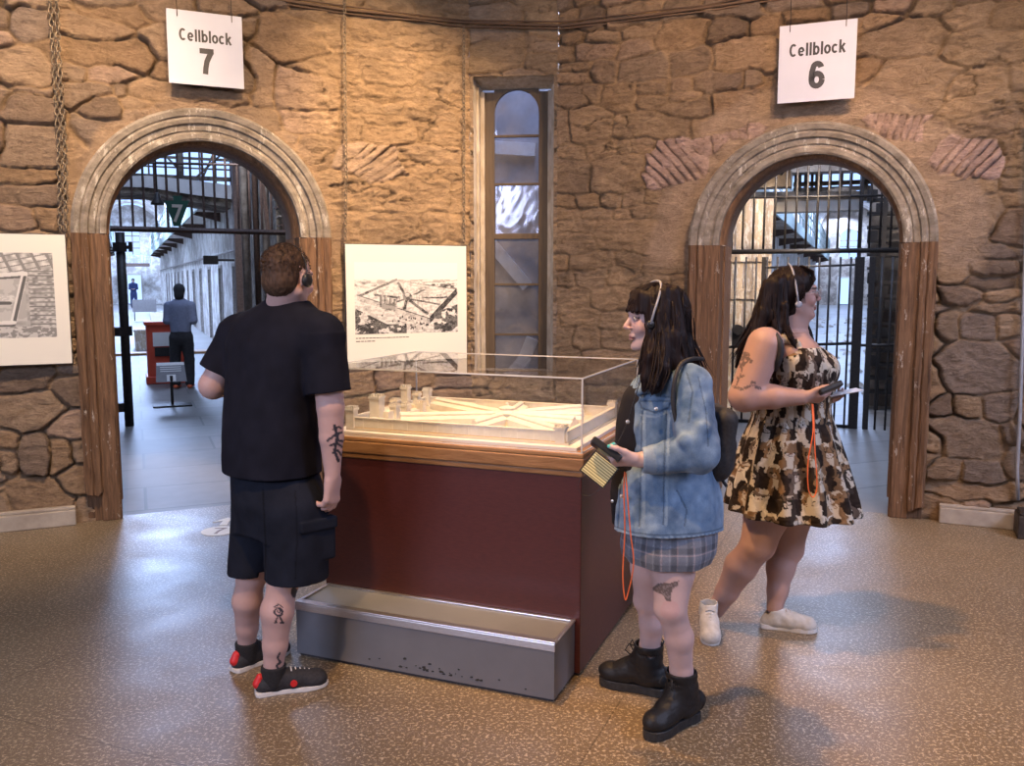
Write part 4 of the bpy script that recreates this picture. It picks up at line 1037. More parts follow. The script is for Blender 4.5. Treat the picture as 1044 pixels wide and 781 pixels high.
# ---- conduit and black box at the right photo edge
mottled('conduit_grey', (.34, .34, .36), (.44, .44, .47), 20, .4, .1, metal=.4)
q = MB(); pts = [FR(*(lambda h: (h[0], .06, h[1]))(FR.hit(x, y, .06))) for x, y in ((1048, 120), (1046, 240), (1043, 330), (1040, 420), (1037, 480), (1038, 510))]
q.tube(pts, .012, 8); tag(q.build('conduit', 'conduit_grey', smooth=True, base=tuple(pts[-1])), 'thin grey vertical conduit on the stone wall at the right edge', 'pipe')
hb = FR.hit(1046, 545, .2); q = MB(); q.fbox(FR, hb[0]-.06, hb[0]+.25, .09, .30, 0, .15); q.fbox(FR, hb[0]-.05, hb[0]+.24, .10, .29, .15, .17)
bx_ = q.build('junction_box', 'dark_iron', base=tuple(FR(hb[0]+.1, .2, 0)), bevel=.008); tag(bx_, 'black box on the floor below the grey conduit, cut off at the edge', 'box')
# ================================================================== the two cellblocks behind the arches
def plastermat(name, c1, c2, c3, sc=2.2, sh=(1, 1, 1)):
    k = NT(name); v = k.coord(sh); a = k.noise(v, sc, 7, .72); b = k.noise(v, sc*7, 6, .7)
    c = k.mix(k.ramp(a, [(.42, (0, 0, 0)), (.56, (1, 1, 1))]), k.ramp(b, [(.3, c1), (.7, c2)]), c3)
    k.set(c, .85, 0, .2); k.bump(b, .6, .03); MAT[name] = k.m
plastermat('peeling_plaster', (.62, .60, .58), (.78, .77, .76), (.42, .38, .34))
plastermat('dusty_plaster', (.34, .29, .24), (.50, .43, .36), (.22, .18, .15))
plastermat('dark_rubble', (.16, .13, .10), (.30, .24, .18), (.08, .065, .05), 3.5)
mottled('green_paint', (.20, .27, .25), (.34, .40, .38), 6, .6, .2)
mottled('pale_fascia', (.38, .35, .31), (.55, .51, .46), 4, .7, .3)
mottled('gate_iron', (.018, .016, .016), (.045, .038, .034), 50, .5, .25, metal=.3)
mottled('rusty_iron', (.055, .032, .024), (.13, .08, .06), 40, .6, .3, metal=.2)
mottled('old_pipe', (.16, .13, .11), (.34, .30, .26), 14, .6, .3)
wood('pale_door_wood', (.34, .25, .17), (.60, .47, .34), (.66, .60, .52), .7, .5)
k = NT('daylight_glass'); e = k.n('ShaderNodeEmission'); e.inputs[0].default_value = (.34, .52, 1, 1); e.inputs[1].default_value = 1.7
k.l(e.outputs[0], k.t.nodes['Material Output'].inputs[0]); MAT['daylight_glass'] = k.m
def frame_at(K, s): return Frame(K(0, -s, 0), K.ang_deg)
K7.ang_deg = 23.5; K6.ang_deg = -20.9
def sbox(name, K, u0, u1, s0, s1, z0, z1, mat, parent=None, bevel=0):
    q = MB(); q.fbox(K, u0, u1, -s0, -s1, z0, z1); return q.build(name, mat, parent, bevel=bevel)
def corridor(K, idx, mat, L, hw, s0L, s0R, zs, F0, cc):
    """long vaulted cellblock: floor is separate"""
    for sg, s0, nm in ((-1, s0L, 'left'), (1, s0R, 'right')):
        # wall with recessed cell doors
        q = MB(); x = sg*hw; s = s0; ds = []
        while s < L:
            a, b = s+2.4, s+3.15
            q.fbox(K, x, x+sg*.35, -s, -min(a, L), 0, zs)
            if b < L: q.fbox(K, x, x+sg*.35, -a, -b, 1.95, zs); q.fbox(K, x+sg*.33, x+sg*.40, -a, -b, 0, 1.95); ds.append((a, b))
            # upper cell openings are read as shallow niches
            s = b
        tag(q.build('wall_cellblock_'+nm, mat), kind='structure')
        q = MB()
        for a, b in ds[:12]:
            for zz0, zz1 in ((0, 2.0),):
                q.fbox(K, x-sg*.02, x+sg*.03, -a+.06, -a-.02, zz0, zz1); q.fbox(K, x-sg*.02, x+sg*.03, -b+.02, -b-.06, zz0, zz1); q.fbox(K, x-sg*.02, x+sg*.03, -a, -b, zz1-.07, zz1)
        tag(q.build('trim_%d' % (idx*10+(sg+1)), 'old_pipe'), kind='structure')
    # barrel vault with skylight slots
    N = 14; q = MB(); s = min(s0L, s0R)+2.0; k_ = 0; gl = MB()
    while s < L:
        e1 = min(s+2.4, L); e2 = min(e1+1.2, L)
        for (a, b, full) in ((s, e1, True), (e1, e2, False)):
            if b <= a: continue
            for i in range(N):
                t0, t1 = PI*i/N, PI*(i+1)/N
                quad_ = [K(-math.cos(t)*hw*1.02, -d, zs+math.sin(t)*hw) for t, d in ((t0, a), (t1, a), (t1, b), (t0, b))]
                if not full and N//2-2 <= i < N//2+2: gl.add(quad_, [(0, 1, 2, 3)])
                else: q.add(quad_, [(0, 1, 2, 3)])
        s = e2
    tag(q.build('ceiling_cellblock', mat), kind='structure'); tag(gl.build('ceiling_skylight', 'daylight_glass'), kind='structure')
def end_wall(K, L, hw, zs, win, door, mat, wz, name):
    FE = frame_at(K, L); q = MB()
    (wu, wr, w0, w1), (du, dr, d1) = win, door
    # around window and door
    zt = zs+hw+.1
    q.fbox(FE, -hw, du-dr, -.3, 0, 0, d1); q.fbox(FE, du+dr, hw, -.3, 0, 0, d1); q.fbox(FE, -hw, hw, -.3, 0, d1, w0)
    q.fbox(FE, -hw, wu-wr, -.3, 0, w0, w1); q.fbox(FE, wu+wr, hw, -.3, 0, w0, w1); q.fbox(FE, -hw, hw, -.3, 0, w1+wr, zt)
    for i in range(12):
        t0, t1 = PI*i/12, PI*(i+1)/12
        q.prism([(wu-wr*math.cos(t0), w1+wr*math.sin(t0)), (wu-wr*math.cos(t1), w1+wr*math.sin(t1)), (wu-wr*math.cos(t1), w1+wr), (wu-wr*math.cos(t0), w1+wr)], lambda a, b, d: FE(a, d, b), -.3, 0)
    q.fbox(FE, -hw, wu-wr, -.3, 0, w1, w1+wr); q.fbox(FE, wu+wr, hw, -.3, 0, w1, w1+wr)
    tag(q.build('wall_end', mat), kind='structure')
    w = empty('window_%d' % name, FE(wu, 0, w0), FE.ang); w['kind'] = 'structure'
    q = MB(); q.fbox(FE, wu-wr, wu+wr, -.28, -.26, w0, w1+wr); q.build('daylight_pane', 'daylight_glass', w)
    q = MB(); q.fbox(FE, wu-.04, wu+.04, -.25, -.2, w0, w1+wr)
    for i in range(1, 4): q.fbox(FE, wu-wr, wu+wr, -.25, -.2, w0+(w1-w0)*i/3.5, w0+(w1-w0)*i/3.5+.07)
    q.build('glazing_bar', 'old_pipe', w)
    d = empty('door_%d' % (name+5), FE(du, 0, 0), FE.ang); d['kind'] = 'structure'
    q = MB(); q.fbox(FE, du-dr, du+dr, -.28, -.26, 0.05, d1); q.build('daylight_pane', 'daylight_glass', d)
    q = MB(); q.fbox(FE, du-dr-.1, du-dr, 0, .05, 0, d1+.1); q.fbox(FE, du+dr, du+dr+.1, 0, .05, 0, d1+.1); q.fbox(FE, du-dr, du+dr, 0, .05, d1, d1+.1); q.build('door_frame', 'pale_fascia', d)
def catwalk(K, idx, sg, hw, wd, s0, s1, z, label):
    r = empty('catwalk', K(sg*hw, -s0, z), K.ang); tag(r, label, 'catwalk')
    a, b = sg*hw, sg*(hw-wd)
    sbox('deck', K, a, b, s0, s1, z-.10, z, 'dusty_plaster' if idx == 3 else 'pale_fascia', r); sbox('fascia', K, b-.02, b+.02, s0, s1, z-.16, z+.10, 'green_paint', r)
    q = MB(); n = int((s1-s0)/1.6)
    for i in range(n+1):
        s = s0+(s1-s0)*i/n; q.fbox(K, b-.02, b+.02, -s, -s-.04, z, z+1.0)
    for zz in (.35, .65, 1.0): q.fbox(K, b-.015, b+.015, -s0, -s1, z+zz-.015, z+zz+.015)
    q.build('railing', 'green_paint', r)
    n = int((s1-s0)/4.5)
    for i in range(n+1):
        s = s0+(s1-s0)*i/n; q = MB(); q.add([K(a, -s, z-.32), K(a, -s-.06, z-.32), K(a, -s-.06, z-.1), K(a, -s, z-.1), K(b, -s, z-.1), K(b, -s-.06, z-.1), K(b, -s-.06, z-.17), K(b, -s, z-.17)], [(0, 1, 2, 3), (0, 3, 4, 7), (1, 6, 5, 2), (0, 7, 6, 1), (2, 5, 4, 3), (4, 5, 6, 7)])
        q.build('bracket', 'rusty_iron', r)

# ---------------- vestibules (space between rotunda wall and gates)
for K, F0, cc, sG, g0, g1, ztop, nm in ((K7, FL, AL, 4.2, -.80, 1.62, 5.6, '7'), (K6, FR, AR, 3.8, -1.42, 1.30, 5.6, '6')):
    q = MB(); q.fbox(K, -1.9, g0, -sG, -sG-.5, 0, ztop); q.fbox(K, g1, 1.95, -sG, -sG-.5, 0, ztop)
    q.fbox(K, -2.1, -1.9, -.7, -sG-.5, 0, ztop); q.fbox(K, 1.95, 2.15, -.7, -sG-.5, 0, ztop)
    tag(q.build('wall_passage_'+nm, 'dusty_plaster'), kind='structure')

# ---------------- cellblock 7
corridor(K7, 1, 'peeling_plaster', 58, 1.62, 4.7, 10.5, 4.9, FL, AL)
end_wall(K7, 58, 1.62, 4.9, (0, .44, 3.3, 4.7), (.0, .42, 1.95), 'peeling_plaster', 0, 2)
catwalk(K7, 1, 1, 1.62, .62, 11, 55.5, 3.35, 'green painted catwalk along the right wall of cellblock 7')
catwalk(K7, 2, -1, 1.62, .55, 13, 55.5, 3.35, 'green painted catwalk along the left wall of cellblock 7')
sb = frame_at(K7, 57); r = empty('cross_bridge', K7(0, -56.5, 2.3), K7.ang); tag(r, 'small green railed bridge under the far round-topped window', 'bridge')
sbox('deck', K7, -.95, .95, 56, 57, 2.5, 2.7, 'rusty_iron', r); q = MB()
for i in range(11): q.fbox(K7, -1+i*.2-.02, -1+i*.2+.02, -56, -56.04, 2.7, 3.2)
q.fbox(K7, -1, 1, -56, -56.04, 3.2, 3.26); q.build('railing', 'green_paint', r)
# foot bridge with glazed screen above the gate
br = empty('foot_bridge', K7(.3, -8.8, 2.9), K7.ang); tag(br, 'plastered foot bridge crossing above the entrance of cellblock 7', 'bridge')
FB = frame_at(K7, 8.2)
def bez(F0, pts): return [F0.hit(x, y) for x, y in pts]
top = bez(FB, [(112, 180), (150, 179), (200, 184), (236, 189)]); bot = bez(FB, [(236, 203), (200, 199), (150, 191), (112, 190)])
q = MB(); q.prism(top+bot, lambda a, b, d: FB(a, d, b), 0, -.15); q.build('fascia', 'pale_fascia', br)
top = bez(FB, [(108, 190), (150, 191), (200, 199), (236, 203)]); bot = bez(FB, [(236, 212), (200, 206), (150, 197), (108, 197)])
q = MB(); q.prism(top+bot, lambda a, b, d: FB(a, d, b), -.05, -1.2); q.build('deck', 'dark_rubble', br)
# glazed screen
gs = empty('glazed_screen', FB(.3, -.6, 3.2), K7.ang); tag(gs, 'steel framed glazed screen standing on the foot bridge', 'glazed screen')
G2 = frame_at(K7, 9.0); u0, z0_ = G2.hit(108, 181); u1, z1_ = G2.hit(246, 120)
q = MB(); q.fbox(G2, u0, u1, -.02, 0, z0_-.1, z1_); q.build('pane', 'daylight_glass', gs)
q = MB()
for px in (118, 131, 151, 168, 184, 203, 219, 236): 
    u, _ = G2.hit(px, 160); w_ = .04 if px in (184, 236) else .014; q.fbox(G2, u-w_, u+w_, .0, .05, z0_-.1, z1_)
for py, w_ in ((152, .012), (161, .02), (171, .012), (181, .035), (144, .02)):
    _, z = G2.hit(180, py); q.fbox(G2, u0, u1, 0, .05, z-w_, z+w_)
for (x0, y0, x1, y1) in ((131, 181, 160, 140), (200, 181, 236, 148), (225, 140, 205, 185), (150, 140, 184, 175)):
    a, b = G2.hit(x0, y0), G2.hit(x1, y1); q.tube([G2(a[0], .05, a[1]), G2(b[0], .05, b[1])], .018, 5)
q.build('mullion', 'dark_rubble', gs)
# right side of the cellblock 7 entrance: masonry, pipes and stair
PM = frame_at(K7, 6.2)
q = MB(); a = PM.hit(284, 300)[0]; q.fbox(PM, a, a+1.6, -3.5, 0, 0, 5.5); tag(q.build('wall_stair_side', 'dark_rubble'), kind='structure')
def px_post(F0, x, y0, y1, r, mat, name, label, cat, group=None, n=8, square=False):
    u, z1 = F0.hit(x, y0); _, z0 = F0.hit(x, y1); z0 = max(z0, 0)
    q = MB()
    if square: q.fbox(F0, u-r, u+r, -r, r, z0, z1)
    else:
        q.lathe([(r, z0-z1), (r, -.02), (r*1.3, -.01), (r*1.3, 0)], F0(u, 0, z1), n)
        q.lathe([(r*1.35, z0-z1), (r*1.35, z0-z1+.08), (r, z0-z1+.09)], F0(u, 0, z1), n)
    return tag(q.build(name, mat, base=F0(u, 0, z0), smooth=not square), label, cat, group)
PP = frame_at(K7, 5.4)
px_post(PP, 247, 138, 480, .055, 'old_pipe', 'iron_column', 'pale flaking iron column, leftmost behind the open gate', 'column')
px_post(PP, 258, 138, 480, .04, 'rusty_iron', 'iron_column', 'dark rusty column between two pale ones', 'column')
px_post(PP, 268, 138, 480, .05, 'old_pipe', 'iron_column', 'pale flaking iron column nearest the man in the black shirt', 'column')
px_post(frame_at(K7, 8.0), 241, 138, 480, .09, 'rusty_iron', 'timber_post', 'dark square post beside the cell doors', 'post', square=True)
st = empty('iron_stair', PP(2.2, -.5, 1), K7.ang); tag(st, 'dark iron stair rising behind the upper bars of cellblock 7', 'staircase')
ST = frame_at(K7, 4.9); 
for i in range(9):
    u, z = ST.hit(274+i*1.5, 158+i*9); q = MB(); q.fbox(ST, u, u+.62, -.30, 0, z, z+.02); q.fbox(ST, u+.05, u+.6, -.02, 0, z-.05, z); q.build('tread', 'old_pipe' if i % 2 else 'rusty_iron', st)
for x in (262, 300):
    a = ST.hit(x, 150); b = ST.hit(x+12, 240); q = MB(); q.tube([ST(a[0], .02, a[1]), ST(b[0], .02, b[1])], .03, 4); q.build('stringer', 'rusty_iron', st)
# cell details on the right wall
q = MB(); a = K7(1.56, -11, 2.25); b = K7(1.56, -57, 2.25); q.tube([a, b], .03, 6); tag(q.build('service_pipe', 'old_pipe', base=a), 'long service pipe along the cell doors of cellblock 7', 'pipe')
SP = frame_at(K7, 9.4); u, z = SP.hit(215, 265); q = MB(); q.fbox(SP, u-.12, u+.12, -.14, 0, z-.075, z+.075); q.fbox(SP, u+.12, PM.hit(284, 300)[0]-.005, -.09, -.05, z-.02, z+.02)
tag(q.build('loudspeaker', 'gate_iron', base=SP(u, 0, z), bevel=.01), 'small black loudspeaker box above the cell doors', 'loudspeaker')
# kerb across the corridor
kb = gnd(190, 361); s_ = float(-(kb-K7.O)@K7.n); q = MB(); q.fbox(K7, -1.6, 1.6, -s_, -s_-.55, 0, .05); tag(q.build('floor_threshold', 'oak_ledge'), kind='structure')
# ---- open gate leaf and lunette grille
GP = frame_at(K7, 4.2)
gt = empty('open_gate_post', GP(-.7, 0, 0), K7.ang); tag(gt, 'dark iron gate post with hinges, at the left of the open arch', 'gate post')
def gpost(F0, x, y0, y1, r, nm, par, mat='gate_iron', n=8, off=0):
    u, z1 = F0.hit(x, y0); _, z0 = F0.hit(x, y1); q = MB(); q.tube([F0(u, off, max(z0, 0)), F0(u, off, z1)], r, n); return q.build(nm, mat, par, smooth=True)
gpost(GP, 122, 237, 436, .052, 'post', gt)
for y in (338, 415, 252):
    u, z = GP.hit(122, y); q = MB(); q.lathe([(.075, -.05), (.075, .05)], GP(u, 0, z), 10); q.fbox(GP, u, u+.13, -.02, .02, z-.02, z+.02); q.tube([GP(u+.11, 0, z-.05), GP(u+.11, 0, z+.06)], .022, 6); q.build('hinge', 'gate_iron', gt)
gr = empty('arched_grille', GP(.4, 0, 2.25), K7.ang); tag(gr, 'fixed grille of rusty bars filling the top of the open arch', 'grille')
for x in (118, 131, 143, 155, 167, 179, 192, 204.5, 216, 228, 240, 252, 264, 274, 286, 297, 306):
    u, z1 = GP.hit(x, 130); _, z0 = GP.hit(x, 236); q = MB(); q.tube([GP(u, 0, z0), GP(u, 0, z1)], .0135, 6); q.build('bar', 'rusty_iron', gr)
for y0, y1, r_ in ((233, 238, .035), (165, 170, .016)):
    a, b = GP.hit(112, y0), GP.hit(322, y1); q = MB(); q.tube([GP(a[0], 0, a[1]), GP(b[0], 0, b[1])], r_, 6); q.build('rail', 'rusty_iron', gr)
# ---- green keystone sign and pendant lamp
mottled('sign_green', (.015, .07, .045), (.025, .10, .065), 10, .5, 0); mottled('numeral_cream', (.55, .50, .40), (.62, .57, .46), 10, .5, 0)
GK = frame_at(K7, 4.0)
kp = [(176, 199.5), (186, 199.5), (185, 204.5), (193, 204.5), (185.5, 225), (184, 230.5), (177, 230.5), (175.5, 225), (167.5, 204.5), (177, 204.5)]
ks = empty('keystone_sign', GK(*(lambda h: (h[0], 0, h[1]))(GK.hit(181, 230))), K7.ang); tag(ks, 'green keystone-shaped sign with a cream 7 on the grille', 'sign')
q = MB(); q.prism([GK.hit(*p) for p in kp], lambda a, b, d: GK(a, d, b), -.02, 0); q.build('sign_panel', 'sign_green', ks)
c0 = GK.hit(181, 226); text_mesh('7', .27, 'numeral_cream', lambda x, y, q_: GK(c0[0]+x, .004+q_, c0[1]+y), .002, .9, .004, ks, 'numeral')
lp = GK.hit(160.5, 207); lm = empty('pendant_lamp', GK(lp[0], 0, lp[1]), K7.ang); tag(lm, 'small black bell-shaped pendant lamp beside the green sign', 'lamp')
q = MB(); q.lathe([(.07, -.02), (.068, 0), (.035, .05), (.025, .10), (.008, .12)], GK(lp[0], 0, lp[1]), 14); q.build('lamp_shade', 'gate_iron', lm, smooth=True)
q = MB(); q.tube([GK(lp[0], 0, lp[1]+.12), GK(lp[0], 0, lp[1]+.9)], .008, 5); q.build('rod', 'gate_iron', lm)

# ---------------- things in the corridor of cellblock 7
mottled('red_paint', (.50, .055, .025), (.62, .085, .04), 6, .4, .05); mottled('yellow_top', (.66, .45, .12), (.74, .52, .18), 6, .4, 0); mottled('card_white', (.72, .68, .62), (.80, .76, .70), 8, .5, 0)
mottled('slate_panel', (.17, .155, .15), (.21, .195, .19), 10, .5, 0)
pg = gnd(171, 391); pd = empty('podium', pg, K7.ang); tag(pd, 'red attendant podium with a yellow top in the cellblock 7 corridor', 'podium')
PF = Frame((pg[0], pg[1], 0), 23.5)
q = MB(); q.fbox(PF, -.28, .30, -.55, 0, .05, .95); q.fbox(PF, -.31, .33, -.58, .03, .0, .12); q.fbox(PF, -.31, .33, -.58, .03, .93, .99); q.build('cabinet', 'red_paint', pd, bevel=.01)
q = MB(); q.add([PF(-.20, -.1, .99), PF(.22, -.1, .99), PF(.22, -.5, 1.12), PF(-.20, -.5, 1.12), PF(-.20, -.5, .99), PF(.22, -.5, .99)], [(0, 1, 2, 3), (0, 3, 4), (1, 5, 2), (2, 5, 4, 3), (0, 4, 5, 1)]); q.build('sloped_top', 'yellow_top', pd)
q = MB(); q.fbox(PF, -.19, .07, .002, .012, .60, .82); q.build('notice', 'card_white', pd); q = MB(); q.fbox(PF, -.17, .06, .002, .02, .44, .58); q.build('leaflet_pocket', 'gate_iron', pd)
tg = gnd(176, 414); TF = Frame((tg[0], tg[1], 0), 23.5); ts = empty('stand_sign', tg, TF.ang); tag(ts, 'low dark notice panel on a black floor stand before the podium', 'sign stand')
q = MB(); q.fbox(TF, -.24, .24, -.12, .12, 0, .02); q.build('base', 'gate_iron', ts, bevel=.005); q = MB(); q.tube([TF(0, 0, .01), TF(0, 0, .40)], .02, 8); q.build('pole', 'gate_iron', ts)
sl = lambda a, b, d: TF(a, .02-(b-.32)*.75+d, b)
q = MB(); q.prism([(-.19, .32), (.19, .32), (.17, .56), (-.17, .56)], sl, -.012, 0); q.build('panel', 'slate_panel', ts); q = MB(); q.prism([(-.055, .33), (.055, .33), (.055, .41), (-.055, .41)], sl, .001, .003); q.build('label_card', 'card_white', ts)
q = MB(); [q.prism([(-.13, z), (.13, z), (.13, z+.008), (-.13, z+.008)], sl, .001, .002) for z in (.45, .475, .50)]; q.prism([(-.17, .525), (.17, .525), (.17, .56), (-.17, .56)], sl, .001, .003); q.build('printed_line', 'card_white', ts)
bg = gnd(149, 357); BF = Frame((bg[0], bg[1], 0), 23.5); be = empty('bench', bg, BF.ang); tag(be, 'small pale wooden bench left of the podium in the corridor', 'bench')
q = MB(); q.fbox(BF, -.25, .25, -1.2, 0, .42, .48); q.build('seat', 'pale_door_wood', be); 
for s_ in (-.02, -1.12): q = MB(); q.fbox(BF, -.23, .23, s_-.06, s_, 0, .42); q.build('leg', 'pale_door_wood', be)
bg = gnd(148, 327); BF = Frame((bg[0], bg[1], 0), 23.5); be = empty('barrier', bg, BF.ang); tag(be, 'low grey panelled barrier far down the cellblock 7 corridor', 'barrier')
q = MB(); q.fbox(BF, -.45, .45, -.05, 0, .35, .85); q.build('panel', 'slate_panel', be); q = MB(); q.fbox(BF, -.40, -.36, -.05, 0, 0, .35); q.build('leg', 'gate_iron', be); q = MB(); q.fbox(BF, .36, .40, -.05, 0, 0, .35); q.build('leg', 'gate_iron', be)

# ---------------- cellblock 6
corridor(K6, 2, 'peeling_plaster', 55, 1.75, 7.5, 7.0, 4.7, FR, AR)
end_wall(K6, 55, 1.75, 4.7, (.1, .58, 3.0, 4.3), (-.12, .34, 1.75), 'dusty_plaster', 0, 3)
catwalk(K6, 3, -1, 1.75, .75, 6.2, 50, 2.95, 'dark timber catwalk on the left wall of cellblock 6')
B6 = frame_at(K6, 5.6)
b6 = empty('cross_beam', B6(0, 0, 2.9), K6.ang); tag(b6, 'broad plastered beam crossing behind the gate of cellblock 6', 'beam')
q = MB(); q.prism(bez(B6, [(770, 203), (880, 200), (880, 214), (768, 217)]), lambda a, b, d: B6(a, d, b), -.3, 0); q.build('fascia', 'pale_fascia', b6)
q = MB(); q.prism(bez(B6, [(760, 196), (884, 195), (884, 200), (760, 203)]), lambda a, b, d: B6(a, d, b), -.35, .05); q.build('flange', 'dark_rubble', b6)
for (x0, y0, x1, y1, lab) in ((750, 176, 806, 192, 'weathered timber beam high on the left behind the bars'), (758, 158, 828, 168, 'topmost timber beam under the masonry behind the bars')):
    G_ = frame_at(K6, 4.9 if y0 > 170 else 4.6); q = MB(); q.prism(bez(G_, [(x0, y0), (x1, y0-3), (x1, y1-2), (x0, y1)]), lambda a, b, d: G_(a, d, b), -.3, 0); h = G_.hit(x0, y1); tag(q.build('timber_beam', 'dusty_plaster', base=G_(h[0], 0, h[1])), lab, 'beam')
G_ = frame_at(K6, 6.6); u0, z1_ = G_.hit(800, 130); u1, z0_ = G_.hit(905, 172); q = MB(); q.fbox(G_, u0, u1+.5, -.4, 0, z0_, z1_); tag(q.build('wall_rubble_arch', 'dusty_plaster'), kind='structure')
gs = empty('clerestory_window', G_(u0, -.5, z0_), K6.ang); tag(gs, 'daylit clerestory window with dark posts above the beam of cellblock 6', 'window')
u0, z1_ = G_.hit(808, 165); u1, z0_ = G_.hit(905, 202); q = MB(); q.fbox(G_, u0, u1, -.42, -.4, z0_, z1_); q.build('pane', 'daylight_glass', gs)
q = MB()
for x in (812, 820, 827, 834, 846, 858, 868, 882): u, _ = G_.hit(x, 180); w_ = .05 if x in (834, 882, 812) else .02; q.fbox(G_, u-w_, u+w_, -.39, -.33, z0_, z1_)
for y in (184, 190): _, z = G_.hit(850, y); q.fbox(G_, u0, u1, -.39, -.33, z-.03, z+.03)
q.build('mullion', 'dark_rubble', gs)
q = MB(); q.prism(bez(G_, [(836, 198), (846, 192), (862, 190), (880, 196), (880, 203), (836, 203)]), lambda a, b, d: G_(a, d, b), -.3, -.1); q.build('sill', 'dusty_plaster', gs)
# plank door leaf at the left
D6 = frame_at(K6, 4.7); dl = empty('plank_door', D6(*(lambda h: (h[0], 0, 0))(D6.hit(738, 300))), K6.ang); tag(dl, 'pale peeling plank door standing open behind the left gate bars', 'door')
u0, z1_ = D6.hit(732, 203); u1, _ = D6.hit(789, 203); n = 6; q = MB()
for i in range(n):
    a = u0+(u1-u0)*i/n; q.fbox(D6, a+.004, a+(u1-u0)/n-.004, -.04, 0, 0.02, z1_)
q.build('planks', 'pale_door_wood', dl, bevel=.004)
for y in (262, 300, 420): _, z = D6.hit(760, y); q = MB(); q.fbox(D6, u0, u1, 0, .03, z-.06, z+.06); q.build('ledge', 'pale_door_wood', dl, bevel=.004)
a, b = D6.hit(745, 400), D6.hit(785, 305); q = MB(); q.prism([(a[0]-.05, a[1]), (a[0]+.07, a[1]), (b[0]+.05, b[1]), (b[0]-.07, b[1])], lambda x, y, d: D6(x, d, y), 0, .03); q.build('brace', 'pale_door_wood', dl)
# right side stair/wall
q = MB(); S6 = frame_at(K6, 5.4); u, _ = S6.hit(886, 300); q.fbox(S6, u, u+1.3, -.8, -.4, 0, 3.0); tag(q.build('wall_stair_right', 'dusty_plaster'), kind='structure')
st = empty('iron_stair', S6(u, 0, 0), K6.ang); tag(st, 'dark open-riser iron stair at the right behind the closed gate', 'staircase')
for i in range(15):
    a, z = S6.hit(884, 205+i*14); q = MB(); q.fbox(S6, a, a+.9, -.25, 0, z, z+.035); q.fbox(S6, a+.1*(i % 3), a+.12*(i % 3)+.12, -.02, 0, z, z+.14); q.build('tread', 'gate_iron', st)
for x in (880, 905): a, z1_ = S6.hit(x, 165); q = MB(); q.fbox(S6, a-.025, a+.025, -.1, 0.02, 0, z1_); q.build('stringer', 'gate_iron', st)
# security lamp on the inside of the arch
h = frame_at(K6, 3.0).hit(797, 168); FS = frame_at(K6, 3.0); sl_ = empty('flood_lamp', FS(h[0], 0, h[1]), K6.ang); tag(sl_, 'small black flood lamp hanging at the top of the barred arch', 'lamp')
q = MB(); q.lathe([(.05, -.07), (.055, -.02), (.04, .05), (.02, .07)], FS(h[0], 0, h[1]-.02), 12, R=Matrix.Rotation(.5, 3, 'Y')); q.build('lamp_head', 'gate_iron', sl_, smooth=True); q = MB(); q.fbox(FS, h[0]-.05, h[0]+.06, -.02, .02, h[1]+.04, h[1]+.07); q.tube([FS(h[0], 0, h[1]), FS(h[0], 0, h[1]+.5)], .012, 6); q.build('bracket', 'gate_iron', sl_)
# rubble on the floor of cellblock 6
mottled('loose_rubble', (.22, .19, .16), (.45, .40, .35), 8, .9, .5)
rg = random.Random(4); q = MB()
for i in range(240):
    s = rg.uniform(6.5, 34); u = rg.choice([-1, 1])*abs(rg.gauss(.95, .45)); u = max(-1.6, min(1.6, u)); r_ = rg.uniform(.03, .13)
    vs = [K6(u+r_*x*rg.uniform(.6, 1.2), -s+r_*y*rg.uniform(.6, 1.2), max(0, r_*.6*(z+.5)*rg.uniform(.6, 1.1))) for x, y, z in ((1, 0, 0), (0, 1, 0), (-1, 0, 0), (0, -1, 0), (0, 0, 1), (.7, .7, -.5), (-.7, .7, -.5))]
    q.add(vs, [(0, 1, 4), (1, 2, 4), (2, 3, 4), (3, 0, 4), (0, 5, 1), (1, 6, 2)])
tag(q.build('rubble', 'loose_rubble'), 'loose plaster rubble strewn along the floor of cellblock 6', 'rubble', kind='stuff')
# ---- closed gate of cellblock 6
G6 = frame_at(K6, 3.8)
gg = empty('barred_gate', G6(0, 0, 0), K6.ang); tag(gg, 'closed black iron barred gate filling the Cellblock 6 arch', 'gate')
def bar6(x, y0, y1, r_, nm='bar'):
    u, z1 = G6.hit(x, y0); _, z0 = G6.hit(x, y1); q = MB(); q.tube([G6(u, 0, max(z0, .0)), G6(u, 0, z1)], r_, 6); q.build(nm, 'gate_iron', gg, smooth=True)
for i in range(18): bar6(738+i*10.9, 150, 256, .0125)
for i in range(18):
    if abs(738+i*10.9-880) > 6: bar6(739.5+i*10.7, 262, 443, .0115)
for x0, x1, y0, y1, r_ in ((734, 916, 257, 255, .030), (738, 920, 202, 199, .015), (778, 876, 273, 270, .013), (736, 872, 354, 350, .018), (872, 914, 352, 352, .018), (739, 874, 444, 437, .020)):
    a, b = G6.hit(x0, y0), G6.hit(x1, y1); q = MB(); q.tube([G6(a[0], 0, max(.02, a[1])), G6(b[0], 0, max(.02, b[1]))], r_, 6); q.build('rail', 'gate_iron', gg, smooth=True)
for x, w_, y0 in ((779, .022, 262), (877, .050, 262), (890, .03, 262)):
    u, z1 = G6.hit(x, y0); q = MB(); q.fbox(G6, u-w_, u+w_, -.02, .02, 0, z1); q.build('stile', 'gate_iron', gg, bevel=.003)
u, z = G6.hit(752, 345); q = MB(); q.fbox(G6, u-.06, u+.07, -.03, .04, z-.09, z+.09); q.lathe([(.06, -.04), (.06, .04)], G6(u, .02, z+.10), 12, R=Matrix.Rotation(PI/2, 3, 'X')); q.build('lock', 'gate_iron', gg)
